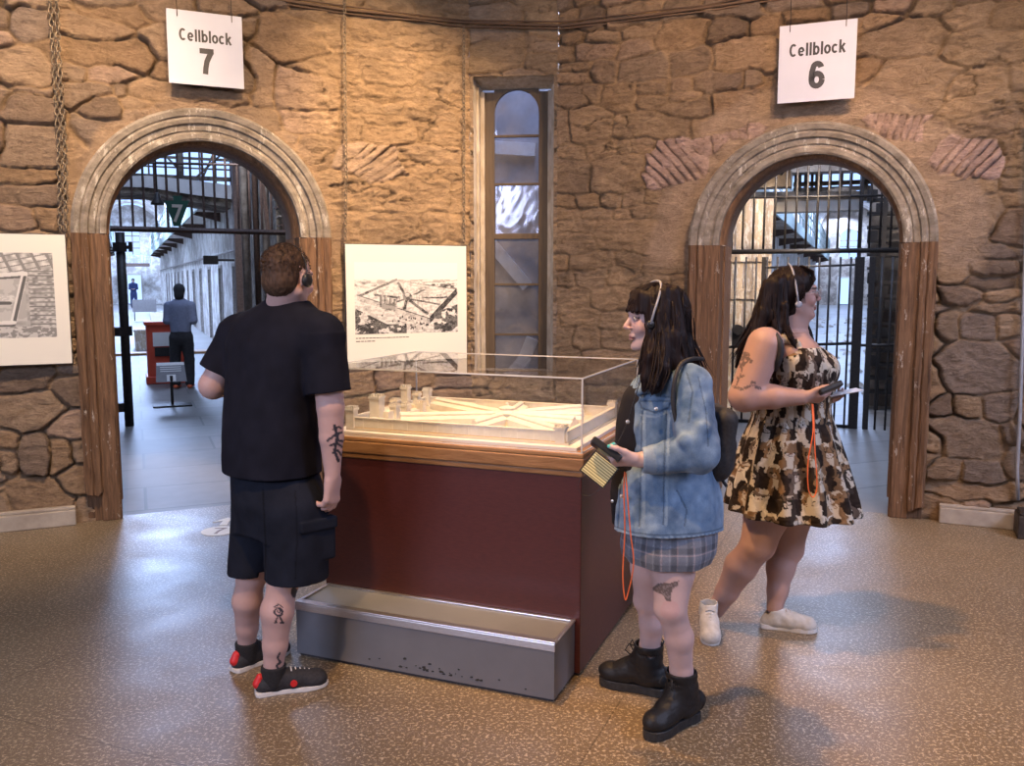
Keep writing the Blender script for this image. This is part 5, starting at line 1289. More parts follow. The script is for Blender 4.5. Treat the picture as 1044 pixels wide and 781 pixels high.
# ---- cellblock light: daylight falling through the roof lights
DAY = (.44, .60, 1)
for K, hw, pw in ((K7, 1.6, 4.2), (K6, 1.7, 2.2)):
    for s in (12, 20, 30, 42, 53): area('skylight', K(0, -s, 5.6), K(0, -s, 0), 260*pw*(.22 if s == 12 and K is K7 else 1), DAY, 1.2, 4.0)
area('entrance_skylight', K7(.3, -6.5, 5.4), K7(.1, -6.0, 0), 110, DAY, 1.8, 1.8)
area('entrance_skylight', K7(.0, -2.6, 5.2), K7(.1, -1.8, 0), 60, DAY, 1.6, 1.6)
area('entrance_skylight', K6(.2, -5.2, 5.4), K6(.2, -5.0, 0), 120, (.75, .80, 1), 1.6, 1.6)
area('entrance_skylight', K6(.0, -2.2, 5.2), K6(.1, -1.5, 0), 150, DAY, 1.6, 1.6)
spot('door_lamp', K6(.2, -2.6, 3.3), K6(-1.2, -4.8, 1.7), 480, (1, .78, .55), 60)  # added warm spot that brightens the plank door, not a fitting
spot('stair_fill', K6(.6, -3.0, 3.6), K6(2.0, -5.8, 1.6), 420, (1, .80, .60), 50)  # added spot lifting the dark wall behind the stair
spot('column_fill', K7(.2, -3.2, 4.2), K7(1.7, -5.6, 2.6), 420, (.85, .88, 1), 60)  # added spot to bring the columns and stair out of the dark
# ================================================================== person in the denim jacket
def projv(P):
    v = P-CC; w = v@CF; return 522+FPX*(v@CR)/w, 390.5-FPX*(v@CU)/w
def row(py, xl, xr, Y, other):
    a, b = at(xl, py, Y), at(xr, py, Y); return (a[2], (a[0]+b[0])/2, Y, other, (b[0]-a[0])/2)
def pline(X, Y, pts, w):
    m = np.zeros(X.shape, bool)
    for a, b in zip(pts[:-1], pts[1:]): m |= seg(X, Y, a, b, w)
    return m
attrmat('denim', .8, 260, .25, .002, .35, .2, .1); attrmat('black_cotton', .9, 300, .15, .002, .3, .15); attrmat('hair_dark', .42, 40, .1, .001, .2, .35); attrmat('leather_black', .52, 90, .5, .003, .2, .35)
k = NT('hair_sheen'); v = k.coord((160, 160, 7)); f = k.noise(v, 1, 3); k.set(k.mix(.5, k.attr(), k.ramp(f, [(.3, (.4, .4, .4)), (.7, (1, 1, 1))]), 'MULTIPLY'), .50, 0, .16); k.bump(f, .6, .004); MAT['hair_sheen'] = k.m
mottled('rubber_black', (.012, .012, .013), (.03, .03, .032), 60, .6, .2); mottled('plastic_black', (.015, .015, .017), (.03, .03, .032), 30, .3, .05); mottled('headband_grey', (.26, .27, .31), (.36, .37, .42), 30, .4, 0); mottled('cord_orange', (.78, .13, .03), (.86, .18, .05), 60, .6, 0); mottled('brass_button', (.50, .48, .46), (.68, .66, .62), 50, .3, 0, metal=.8)
mottled('nylon_black', (.012, .012, .015), (.03, .03, .036), 80, .65, .2); mottled('lace_black', (.01, .01, .01), (.03, .03, .03), 80, .7, 0)
A = 'f'
JW = empty('person', (.585, 3.20, 0)); tag(JW, 'person with long dark hair, denim jacket and plaid skirt, looking left', 'person')
fJ = nrm((-1, -.12, 0)); RJ = basis(fJ); sJ = RJ[:, 0]  # her right = away from the camera
HJ = at(667, 325, 3.20); RH = basis((-1, -.16, -.02))
S = SDF((.30, 2.80, 0), (.90, 3.62, 1.70), .004)
head(S, HJ, RH, .98)
chest = at(682, 405, 3.20)
S.cone(HJ+RH@V3(0, -.02, -.06), at(680, 392, 3.20), .050, .058, .02)
S.loft([row(380, 662, 700, 3.2, .10), row(395, 652, 714, 3.2, .14), row(420, 642, 716, 3.2, .14), row(460, 642, 714, 3.2, .13), row(500, 642, 720, 3.2, .14), row(545, 644, 722, 3.2, .15), row(560, 652, 718, 3.2, .145)], RJ, .03)
# near (left) arm
shL, elL, wrL = at(704, 394, 3.05), at(712, 461, 2.965), at(652, 469, 2.99)
S.cone(shL, elL, .050, .044, .02); S.cone(elL, wrL, .043, .027, .02)
tipsL = hand(S, wrL, (-1, .10, -.02), (.02, .55, .80), (-.2, -.6, .8), .98, (.85, .92, 1.0, 1.05), .2, .03)
shR, elR, wrR = at(690, 396, 3.36), at(700, 470, 3.40), at(662, 482, 3.30)
S.cone(shR, elR, .048, .042, .02); S.cone(elR, wrR, .040, .026, .02); hand(S, wrR, (-.85, -.4, .0), (0, .3, 1), (-.3, .9, .3), .95, (.5, .6, .6, .7), .3, .03)
gL, gR = gnd(697, 737), gnd(661, 706)
knL, anL = at(684, 620, 3.07), V3(gL[0], gL[1], .10); knR, anR = at(661, 612, 3.33), V3(gR[0], gR[1], .10)
legz = lambda kn, an, z: an+(kn-an)*(z-an[2])/(kn[2]-an[2])
leg(S, at(687, 545, 3.14), knL, anL, (.089, .058, .051, .034), (1, 0, 0)); leg(S, at(666, 545, 3.27), knR, anR, (.088, .055, .049, .033), (1, 0, 0))
dL = nrm((-.19, -.155, 0)); dR = nrm((-.21, .10, 0))
def colJ(P):
    C = skin_cols(P, (.56, .40, .385), HJ, RH, .98, (.48, .20, .21)); X, Y = projv(P)
    leg_ = (P[:, 1] < 3.1) & (P[:, 2] < .75)
    # wolf-head tattoo above the near knee
    m = leg_ & (quad(X, Y, [(664, 601), (670, 595), (681, 594), (686, 601), (682, 609), (674, 606)]) | quad(X, Y, [(679, 596), (692, 592), (691, 597), (685, 601)]) | quad(X, Y, [(674, 604), (684, 603), (684, 613), (680, 613)]))
    C[m] = C[m]*.22+.02; m &= vn2(X*.9, Y*.9, 4) > .25; C[m] = (.25, .2, .2)
    m = leg_ & (np.hypot(X-683, (Y-622)) < 10); C[m] *= np.array((1.03, .93, .93))
    for t in ('t', 0, 1): m = np.linalg.norm(P-(tipsL[t]+V3(-.004, -.004, .003)), axis=1) < .0085; C[m] = (.08, .50, .50)
    return C
body = S.mesh('body', 'skin', JW, colJ)
# ---- hair
rngJ = random.Random(21)
groove = lambda X, Y, Z: .006*vn3(X*55, Y*55, Z*5, 3)+.003*vn3(X*130, Y*130, Z*8, 5)
S = SDF((.30, 2.92, 1.15), (.86, 3.42, 1.76), .0035)
S.ell(HJ+RH@V3(0, -.022, .046), (.090, .106, .084), RH, 0, disp=groove)
S.ell(HJ+RH@V3(0, -.048, -.01), (.090, .082, .11), RH, .03, disp=groove)
# keep the face clear
S.ell(HJ+RH@V3(0, .125, -.045), (.066, .085, .085), RH, .006, 's'); S.ell(HJ+RH@V3(0, .045, -.105), (.052, .06, .05), RH, .01, 's')
# fringe
for i in range(9):
    a = (i-4)/4; S.cone(HJ+RH@V3(a*.050, .060, .088), HJ+RH@V3(a*.064, .098-.030*a*a, .030), .017, .008, .008)
# side hair in front of the near ear, then lengths over shoulder and down the back
def hp(px, py, Y): return at(px, py, Y)
locks = [([hp(664, 305, 3.13), hp(668, 340, 3.11), hp(664, 365, 3.07), hp(660, 385, 3.06), hp(656, 398, 3.05)], [.028, .032, .030, .026, .008]),
         ([hp(674, 300, 3.13), hp(676, 345, 3.10), hp(674, 375, 3.05), hp(668, 393, 3.03), hp(664, 402, 3.03)], [.03, .036, .034, .024, .006]),
         ([hp(684, 300, 3.14), hp(688, 345, 3.11), hp(692, 372, 3.09), hp(700, 388, 3.09)], [.034, .042, .036, .012]),
         ([hp(690, 310, 3.20), hp(694, 345, 3.20), hp(703, 372, 3.18), hp(716, 390, 3.17)], [.034, .042, .036, .010]),
         ([hp(690, 310, 3.27), hp(694, 345, 3.28), hp(702, 375, 3.28), hp(712, 392, 3.27)], [.034, .040, .034, .010]),
         ([hp(668, 305, 3.30), hp(666, 345, 3.31), hp(660, 372, 3.30), hp(651, 390, 3.28)], [.026, .03, .026, .008])]
for p_, r_ in locks:
    for i in range(len(p_)-1): S.cone(p_[i], p_[i+1], r_[i], r_[i+1], .014, disp=groove)
hairc = lambda P: np.array((.014, .0085, .0095))*(1+.35*vn3(P[:, 0]*90, P[:, 1]*90, P[:, 2]*6, 8))[:, None]
S.ell(HJ+RH@V3(.0, .085, -.02), (.050, .05, .055), RH, .004, 's')
hair = S.mesh('hair', 'hair_sheen', JW, hairc)
q = MB(); G = [p_ for p_, r_ in locks]
out = lambda g, o: [np.array(p)+np.array(o) for p in g]
strands(q, [out(G[0], (0, -.02, 0)), out(G[1], (0, -.03, 0)), out(G[1], (-.02, -.02, 0)), out(G[2], (0, -.035, 0)), out(G[3], (.03, -.02, 0)), out(G[2], (.02, -.02, .0)), out(G[0], (-.02, 0, 0))], 90, .0032, rngJ, .012)
for i in range(34): # fringe and crown strands
    a = rngJ.uniform(-1, 1); b = rngJ.uniform(-.006, .004)
    q.tube([HJ+RH@V3(a*.03, .0+b, .130), HJ+RH@V3(a*.048, .055, .108+b), HJ+RH@V3(a*.062, .090-.02*a*a, .068), HJ+RH@V3(a*.066, .100-.030*a*a, .030+rngJ.uniform(-.006, .008))], [.002, .003, .0028, .0008], 5)
for i in range(40):
    a = rngJ.uniform(-1.25, -.35); c = math.cos(a); s_ = math.sin(a)
    q.tube([HJ+RH@V3(-.02, -.02, .131), HJ+RH@V3(-.065, -.02-.05*c*0+rngJ.uniform(-.07, .04), .10), HJ+RH@V3(-.092, -.02+rngJ.uniform(-.09, .035), .03), HJ+RH@V3(-.095, -.03+rngJ.uniform(-.08, .03), -.05)], [.0015, .0026, .0028, .001], 5)
q.c = [(.013, .008, .009)]*len(q.v); q.build('hair_strands', 'hair_sheen', hair, smooth=True, color=True)
# ---- black top under the jacket
S = SDF((.30, 2.95, .75), (.90, 3.45, 1.40), .005)
S.loft([row(386, 652, 702, 3.2, .11), row(400, 637, 712, 3.2, .135), row(430, 629, 712, 3.2, .135), row(470, 626, 712, 3.2, .135), row(505, 622, 718, 3.2, .14), row(536, 624, 720, 3.2, .145)], RJ, 0, disp=lambda X, Y, Z, x, y: .004*fbm3(X*10, Y*10, Z*5, 3, 2))
S.mesh('top', 'black_cotton', JW, lambda P: np.ones((len(P), 3))*np.array((.018, .018, .024)))
# ---- plaid skirt
S = SDF((.28, 2.90, .55), (.90, 3.50, .98), .004)
zr = [row(508, 640, 726, 3.2, .16), row(540, 636, 730, 3.2, .185), row(556, 634, 727, 3.2, .195), row(567, 636, 721, 3.2, .190)]
S.loft(zr, RJ, 0, disp=lambda X, Y, Z, x, y: .004*np.sin(np.arctan2(y, x)*9+Z*9)*sst(.85, .60, Z))
hemz = at(690, 586, 3.05)[2]; 
def colK(P):
    L = (P-np.array((.585, 3.2, 0)))@RJ; th = np.arctan2(L[:, 0], L[:, 1])*.20/.019; zz = P[:, 2]/.019
    b = np.array((.20, .225, .285))*(1+.08*fbm2(P[:, 0]*200+P[:, 1]*200, P[:, 2]*200, 2))[:, None]
    def st(v, per, w): return (np.abs((v/per) % 1-.5) < w).astype(float)
    b = b*(1-.30*st(th, 3.2, .16)-.25*st(zz, 3.2, .16))[:, None]; b = b+.075*(st(th+1.6, 1.6, .045)+st(zz+1.6, 1.6, .045))[:, None]
    b = b+np.array((.10, .04, .02))*(st(th+.8, 3.2, .03)+st(zz+.8, 3.2, .03))[:, None]; return np.clip(b, 0, 1)
S.mesh('skirt', 'denim', JW, colK)
# ---- denim jacket
fold = lambda X, Y, Z: .013*fbm3(X*9, Y*9, Z*8, 3, 31)+.005*fbm3(X*26, Y*26, Z*22, 2, 37)
S = SDF((.26, 2.84, .75), (.95, 3.60, 1.45), .004)
S.loft([row(376, 668, 700, 3.2, .12), row(386, 648, 716, 3.2, .16), row(400, 640, 722, 3.2, .165), row(430, 634, 724, 3.2, .16), row(470, 630, 726, 3.2, .165), row(505, 622, 733, 3.2, .185), row(541, 618, 736, 3.2, .20)], RJ, 0, 2.4, disp=lambda X, Y, Z, x, y: fold(X, Y, Z))
# front opening shows the dark top
fc = at(622, 470, 3.2); Rf = RJ
S.box(np.array([fc[0], 3.225, 1.05]), (.105, .052, .45), RJ, .01, .01, 's')
S.cone(at(684, 366, 3.2), at(684, 384, 3.2), .085, .07, .01, 's')
S.cone(shL, elL, .076, .070, .02, disp=fold); S.cone(elL, wrL+V3(.05, 0, 0), .066, .050, .012, disp=fold)
elb = lambda c, a, r: S.cone(c, a, r, r*.8, .015, disp=fold)
elb(elL+V3(.015, -.01, .03), elL+V3(-.05, -.045, .045), .03); elb(elL+V3(.0, -.04, .09), elL+V3(-.03, -.05, .02), .026)
S.cone(wrL+V3(.055, 0, 0), wrL+V3(.008, 0, 0), .050, .044, .004, flat=True)
S.cone(wrL+V3(.012, 0, 0), wrL+V3(-.03, 0, 0), .036, .034, .003, 's')
S.cone(shR, elR, .072, .064, .03, disp=fold); S.cone(elR, wrR, .060, .048, .02, disp=fold)
# hem band and collar
hz = at(690, 541, 3.2)[2]
for a_, b_ in (((700, 376), (664, 390)), ((664, 390), (652, 400))): S.cone(at(*a_, 3.09), at(*b_, 3.07), .018, .016, .01, sq=((0, 1, 0), 1.6))
# raised hem band, placket and pocket flap
sl, X, Y, Z = S.sub((.2, 2.8, .8), (.95, 3.6, 1.4))
D = S.D[sl]; band = np.exp(-((Z-(hz+.022))/.020)**4)*.0045; S.D[sl] = D-band*(np.hypot(X-.585, Y-3.2) < .32)*(Z < hz+.06)
def seams(P):
    X, Y = projv(P); near = P[:, 1] < 3.17
    cut = near & (pline(X, Y, [(655, 420), (654, 446), (652, 537)], .7)|pline(X, Y, [(680, 420), (678, 450), (676, 535)], .7)|pline(X, Y, [(642, 400), (636, 445), (630, 538)], .9)|pline(X, Y, [(641, 404), (660, 402), (688, 406)], .8)|pline(X, Y, [(700, 380), (706, 400), (702, 430)], .8)|pline(X, Y, [(712, 385), (720, 420), (722, 455)], .6))
    flap = near & pline(X, Y, [(652, 409), (654, 416), (668, 421), (682, 416), (684, 409), (652, 409)], .9)
    pocket = near & pline(X, Y, [(690, 500), (700, 520), (698, 536)], 1.0)
    return cut | flap | pocket, near & quad(X, Y, [(652, 409), (684, 409), (682, 416), (668, 421), (654, 416)])
S.wrinkle(lambda x, y, z: np.where(seams(np.stack([x, y, z], 1))[0], .0025, 0)-np.where(seams(np.stack([x, y, z], 1))[1], .0025, 0))
S.plane((.6, 3.2, hz), (-.02, 0, -1), .6)
def colD(P):
    n = fbm3(P[:, 0]*7, P[:, 1]*7, P[:, 2]*7, 4, 3); n2 = fbm3(P[:, 0]*32, P[:, 1]*32, P[:, 2]*26, 3, 9)
    C = mixc(np.array((.075, .145, .265))[None], np.array((.30, .43, .60))[None], .45+.75*n+.5*n2)
    X, Y = projv(P); s_, fl = seams(P); C[s_] *= .62
    near = P[:, 1] < 3.17
    w = near & (pline(X, Y, [(657, 420), (656, 537)], 1.6)|pline(X, Y, [(682, 420), (679, 535)], 1.3)|pline(X, Y, [(654, 423), (668, 425), (684, 419)], 1.2)); C[w] = C[w]*.5+np.array((.36, .48, .60))*.5
    hb = np.abs(P[:, 2]-(hz+.043)) < .003; C[hb] *= .5; hb = (P[:, 2] < hz+.038) & (P[:, 2] > hz-.01); C[hb] = C[hb]*.8+np.array((.07, .09, .11))*(1+.9*np.sin(P[hb, 0]*260+P[hb, 1]*260))[:, None]
    cf = np.linalg.norm(P-(wrL+V3(.03, 0, 0)), axis=1) < .055; C[cf] = C[cf]*.6+np.array((.30, .36, .42))*.4
    return np.clip(C, 0, 1)
jk = S.mesh('denim_jacket', 'denim', JW, colD)
for x, y, Y_ in ((669, 417, 2.995), (640, 430, 3.03), (634, 506, 3.03)):
    q = MB(); q.lathe([(.007, -.003), (.007, .002), (.003, .004)], at(x, y, Y_), 10, R=Matrix.Rotation(PI/2, 3, 'X')); q.build('button', 'brass_button', jk)
for x, y in ((627, 454), (624, 511)):
    q = MB(); q.lathe([(.006, -.003), (.006, .002), (.002, .004)], at(x, y, 3.105), 10, R=Matrix.Rotation(PI/2, 3, 'X')@Matrix.Rotation(-.7, 3, 'Y')); q.build('button', 'brass_button', jk)
# ---- boots
def boot(g, d, ank, top, nm='ankle_boot'):
    b = empty(nm, (g[0], g[1], 0)); b.parent = JW; bpy.context.view_layer.update(); b.matrix_world = Matrix.Translation((g[0], g[1], 0)); bpy.context.view_layer.update()
    S = SDF((g[0]-.26, g[1]-.26, 0), (g[0]+.26, g[1]+.26, .34), .004)
    d = nrm((d[0], d[1], 0)); g3 = V3(g[0], g[1], 0); L = .285; hb = g3-d*.06
    S.cone(hb+V3(0, 0, .075), g3+d*.09+V3(0, 0, .070), .042, .042, .01); S.ell(g3+d*.138+V3(0, 0, .062), (.044, .072, .041), basis(d), .025); S.ell(g3+d*.152+V3(0, 0, .056), (.044, .052, .036), basis(d), .015)
    tp = np.array(top)+V3(0, 0, .022); S.cone(g3+V3(0, 0, .08), tp, .054, .059, .02); S.cone(g3+d*.09+V3(0, 0, .085), g3+d*.02+V3(0, 0, .14), .040, .045, .03)
    S.wrinkle(lambda x, y, z: .0035*fbm3(x*26, y*26, z*50, 3, 3)); S.plane(tp+V3(0, 0, -.004), (0, 0, 1), .2); S.cone(tp-V3(0, 0, .03), tp+V3(0, 0, .03), .050, .053, .0, 's'); S.plane((g[0], g[1], .03), (0, 0, -1), .4)
    o = S.mesh('upper', 'leather_black', b, lambda P: np.ones((len(P), 3))*np.array((.013, .013, .015)))
    sole_mesh('sole', g, d, .278, .094, 0, .036, 'rubber_black', b)
    sd = np.cross(d, (0, 0, 1)); q = MB()
    pa, pm, pb = g3+d*.125+V3(0, 0, .098), g3+d*.062+V3(0, 0, .135), tp+d*.053-V3(0, 0, .025)
    for i in range(7):
        t = i/6; c = pa*(1-t)**2+2*pm*t*(1-t)+pb*t*t; ww = .022
        q.tube([c-sd*ww-d*.008, c+d*.004+V3(0, 0, .004), c+sd*ww-d*.008+V3(0, 0, .006*(-1)**i)], .0028, 5)
    t = pb+d*.004
    for s_ in (-1, 1): q.tube([t, t+d*.018+sd*.022*s_+V3(0, 0, .014), t+d*.030+sd*.030*s_+V3(0, 0, -.010), t+d*.012+sd*.020*s_+V3(0, 0, -.03)], .0024, 5)
    q.build('lace', 'lace_black', b, smooth=True)
    q = MB(); c = tp-d*.050; q.tube([c+V3(0, 0, -.02), c-d*.012+V3(0, 0, .015), c+V3(0, 0, .028), c+d*.008+V3(0, 0, .0)], .004, 5); q.build('pull_tab', 'lace_black', b, smooth=True)
boot(gL, dL, anL, legz(knL, anL, .195)); boot(gR, dR, anR, legz(knR, anR, .195))
# ---- headband of the audio guide
q = MB(); pts = []
for i in range(15):
    t = PI*(i/14); cc_, ss_ = math.cos(t), math.sin(t); pts.append(HJ+RH@V3(-.120*math.copysign(abs(cc_)**.75, cc_), .052-.062*ss_, -.012+.149*ss_**.80))
q.tube(pts, .0042, 6); hp_ = q.build('headphones', 'headband_grey', smooth=True, base=tuple(HJ+RH@V3(0, 0, .135))); tag(hp_, 'grey audio guide headband on the dark-haired person in denim', 'headphones')
for s_ in (-1, 1): q = MB(); q.lathe([(.008, -.010), (.015, -.008), (.016, .004), (.010, .008)], HJ+RH@V3(s_*.112, .050, -.014), 14, R=Matrix(RH.tolist())@Matrix.Rotation(s_*PI/2, 3, 'Y')); q.build('ear_pad', 'plastic_black', hp_, smooth=True)
# ---- audio player, leaflet, cords
def slab(name, c, ex, ey, ez, sx, sy, sz, mat, label=None, cat=None, parent=None, bevel=.003, base=True):
    q = MB(); R_ = Matrix(np.stack([nrm(ex), nrm(ey), nrm(ez)], 1).tolist()); q.box(c, (sx, sy, sz), R=R_)
    o = q.build(name, mat, parent, bevel=bevel, base=tuple(c) if base and parent is None else None); return tag(o, label, cat) if label else o
dv = at(618, 459, 3.00); ex = nrm(at(633, 471, 3.05)-at(607, 452, 3.08)); ez = nrm(np.cross(ex, (0, 1, -.35))); ez = ez if ez[2] > 0 else -ez; ey = np.cross(ez, ex)
ap = slab('audio_player', dv, ex, ey, ez, .120, .062, .026, 'plastic_black', 'black handheld audio guide player held by the person in the denim jacket', 'audio player', bevel=.006)
slab('screen', dv+ez*.0125-ex*.02, ex, ey, ez, .05, .042, .001, 'slate_panel', parent=ap, bevel=0)
k = NT('leaflet_print'); v = k.coord((1, 1, 1)); wv = k.n('ShaderNodeTexWave'); wv.inputs['Scale'].default_value = 34; wv.bands_direction = 'Y'; k.l(v, wv.inputs[0])
k.set(k.ramp(wv.outputs['Fac'], [(.35, (.22, .22, .10)), (.55, (.62, .60, .36))]), .5); MAT['leaflet_print'] = k.m
P4 = [at(590, 479, 3.06), at(607, 461, 3.08), at(630, 479, 3.05), at(617, 496, 3.03)]
ctr = sum(P4)/4; exl = nrm(P4[2]-P4[1]); eyl = nrm(P4[1]-P4[0]); ezl = nrm(np.cross(exl, eyl)); ezl = ezl if ezl[2] > 0 else -ezl; eyl = np.cross(ezl, exl)
lw, lh = np.linalg.norm(P4[2]-P4[1]), np.linalg.norm(P4[1]-P4[0])
lf = empty('leaflet', ctr); lf.rotation_euler = Matrix(np.stack([exl, eyl, ezl], 1).tolist()).to_euler(); tag(lf, 'laminated pale yellow card held under the audio player beside the case', 'card'); bpy.context.view_layer.update()
q = MB(); q.box((0, 0, 0), (lw+.006, lh+.006, .0022)); q.build('card', 'plastic_black', lf, local=True); q = MB(); q.box((0, 0, .0014), (lw-.004, lh-.004, .0006)); q.build('printed_face', 'leaflet_print', lf, local=True)
def cord(pts, r, mat, name, label=None, cat=None, parent=None, sub=8):
    P_ = [np.array(p) for p in pts]; out_ = []
    for i in range(len(P_)-1):
        p0, p1, p2, p3 = P_[max(i-1, 0)], P_[i], P_[i+1], P_[min(i+2, len(P_)-1)]
        for j in range(sub):
            t = j/sub; out_.append(.5*((2*p1)+(-p0+p2)*t+(2*p0-5*p1+4*p2-p3)*t*t+(-p0+3*p1-3*p2+p3)*t**3))
    out_.append(P_[-1]); q = MB(); q.tube(out_, r, 6); o = q.build(name, mat, parent, smooth=True, base=tuple(P_[0]) if parent is None else None)
    return tag(o, label, cat) if label else o
cord([at(637, 481, 3.02), at(636, 500, 2.99), at(637, 540, 2.985), at(635, 585, 2.98), at(637, 610, 2.98), at(640, 606, 2.98), at(646, 575, 2.97), at(643, 545, 2.975), at(640, 510, 2.98), at(638, 482, 3.02)], .0024, 'cord_orange', 'lanyard', 'orange lanyard loop hanging before the denim jacket and plaid skirt', 'lanyard')
cord([at(652, 390, 3.03), at(646, 410, 3.03), at(640, 430, 3.035), at(630, 452, 3.06), at(626, 462, 3.06)], .0022, 'plastic_black', 'audio_cable', 'thin black cable running down the denim jacket to the audio player', 'cable')
cord([at(597, 479, 3.06), at(590, 492, 3.06), at(592, 503, 3.06), at(603, 505, 3.05), at(612, 498, 3.04)], .0010, 'plastic_black', 'card_string', 'thin loop of string hanging from the pale yellow card', 'string')
# ---- backpack
S = SDF((.62, 3.0, .85), (.95, 3.45, 1.36), .005)
c_ = at(729, 450, 3.22); Rb = basis((-1, -.1, .10)); S.box(c_, (.115, .048, .135), Rb, .045, 0); S.box(c_+Rb@V3(0, -.032, -.04), (.085, .030, .070), Rb, .03, .015)
S.wrinkle(lambda x, y, z: .004*fbm3(x*14, y*14, z*14, 3, 3))
bp_ = empty('backpack', (c_[0], c_[1], c_[2]-.17)); tag(bp_, 'small black backpack worn over the denim jacket', 'backpack')
S.mesh('bag', 'nylon_black', bp_, None)
cord([at(716, 366, 3.15), at(705, 366, 3.07), at(694, 372, 3.015), at(688, 388, 2.99), at(686, 410, 2.985), at(690, 432, 2.985)], .008, 'nylon_black', 'shoulder_strap', parent=bp_)
cord([at(734, 482, 3.16), at(737, 490, 3.15), at(741, 496, 3.14)], .006, 'nylon_black', 'strap_end', parent=bp_)
# ================================================================== person in the black T-shirt (seen from behind)
attrmat('black_tee', .85, 300, .12, .002, .3, .15); attrmat('navy_twill', .85, 260, .15, .002, .3, .15); attrmat('hair_brown', .6, 60, .3, .002, .4, .2)
mottled('canvas_black', (.012, .012, .016), (.028, .028, .034), 90, .75, .2); mottled('sole_white', (.58, .57, .56), (.70, .69, .68), 30, .5, .1); mottled('accent_red', (.55, .015, .02), (.65, .03, .03), 20, .5, 0); mottled('sock_black', (.010, .010, .012), (.02, .02, .024), 90, .9, .2)
MN = empty('person', tuple((gnd(285, 700)[0], 3.47, 0))); tag(MN, 'person with short hair, black T-shirt and dark cargo shorts, seen from behind', 'person')
fM = nrm((.50, .866, 0)); RM = basis(fM); sM = RM[:, 0]
HM = at(294, 283, 3.47); RHM = basis((.42, .90, -.12))
S = SDF((-1.45, 3.05, 0), (-.50, 4.10, 1.85), .0045)
head(S, HM, RHM, 1.06, 1.12)
S.cone(HM+RHM@V3(0, -.02, -.04), at(288, 325, 3.50), .062, .072, .02); S.cone(at(290, 322, 3.5), at(286, 350, 3.5), .066, .10, .03)
def rowM(py, xl, xr, Y, rx, ry):
    a, b = at(xl, py, Y), at(xr, py, Y); return (a[2], (a[0]+b[0])/2, Y, rx, ry)
S.loft([rowM(330, 240, 335, 3.5, .18, .08), rowM(350, 232, 336, 3.5, .20, .12), rowM(400, 230, 326, 3.5, .18, .13), rowM(460, 232, 326, 3.5, .165, .13), rowM(520, 236, 330, 3.5, .165, .125)], RM, .03)
shl, ell_, wrl = at(245, 342, 3.64), at(217, 393, 3.60), at(246, 396, 3.86)
shr, elr, wrr = at(330, 342, 3.38), at(337, 415, 3.36), at(339, 484, 3.37)
S.cone(shl, ell_, .064, .054, .02); S.cone(ell_, wrl, .053, .032, .02); hand(S, wrl, (.6, .8, .1), (.3, -.2, 1), (-.4, .2, .5), 1.05, (.5,)*4)
S.cone(shr, elr, .066, .052, .02); S.cone(elr, elr*.55+wrr*.45, .052, .046, .01); S.cone(elr*.55+wrr*.45, wrr, .046, .030, .01)
tM = hand(S, wrr, (-.10, .04, -1), (-.85, .45, .0), (.35, .9, .1), 1.18, (.42, .50, .58, .66), .35, .02, .028)
gMR, gML = gnd(279, 706), gnd(252, 680)
hl, kl, al = at(264, 510, 3.56), at(256, 588, 3.54), at(252, 668, 3.60); hr, kr, ar = at(300, 512, 3.44), at(289, 592, 3.38), at(277, 694, 3.36)
al = V3(gML[0], gML[1], .09); ar = V3(gMR[0], gMR[1], .09)
leg(S, hl, kl, al, (.10, .062, .060, .036), (-.4, -.9, 0)); leg(S, hr, kr, ar, (.10, .064, .064, .038), (-.6, -.8, 0))
def colM(P):
    C = skin_cols(P, (.54, .36, .335), HM, RHM, 1.06); X, Y = projv(P)
    L = (P-HM)@RHM/1.06; m = (np.abs(L).max(1) < .17) & (L[:, 1] < .03) & (L[:, 2] < .02) & (L[:, 2] > -.11); C[m] = C[m]*.75+np.array((.35, .22, .18))*.25
    ink = np.array((.035, .035, .05))
    arm = (X > 320) & (P[:, 1] < 3.44)
    m = arm & (pline(X, Y, [(341, 434), (344, 446), (341, 460), (345, 470)], 1.6)|pline(X, Y, [(334, 449), (341, 444), (348, 441)], 1.3)|pline(X, Y, [(337, 454), (344, 452), (349, 456)], 1.1)|pline(X, Y, [(343, 448), (349, 450)], 1.2)|pline(X, Y, [(339, 462), (344, 459), (348, 464)], 1.1)|pline(X, Y, [(340, 438), (345, 435), (348, 437)], 1))
    C[m] = ink
    lg = (P[:, 2] < .55) & (P[:, 1] < 3.40)
    m = lg & ((np.abs(np.hypot(X-284, Y-624)-4.0) < 1.0)|(np.abs(np.hypot(X-284.5, Y-623)-1.6) < .7)|pline(X, Y, [(281, 634), (284, 627), (288, 634)], .9)|pline(X, Y, [(280, 619), (284, 616), (288, 619)], .8)|pline(X, Y, [(280, 635), (282, 635)], .9)|pline(X, Y, [(286, 635), (289, 635)], .9)); C[m] = ink
    m = lg & (pline(X, Y, [(285, 666), (283, 671), (286, 675), (282, 679), (284, 682)], 1.1)|(np.hypot(X-300, (Y-604)*.6) < 3.4)); C[m] = ink*1.2
    return C
S.mesh('body', 'skin', MN, colM)
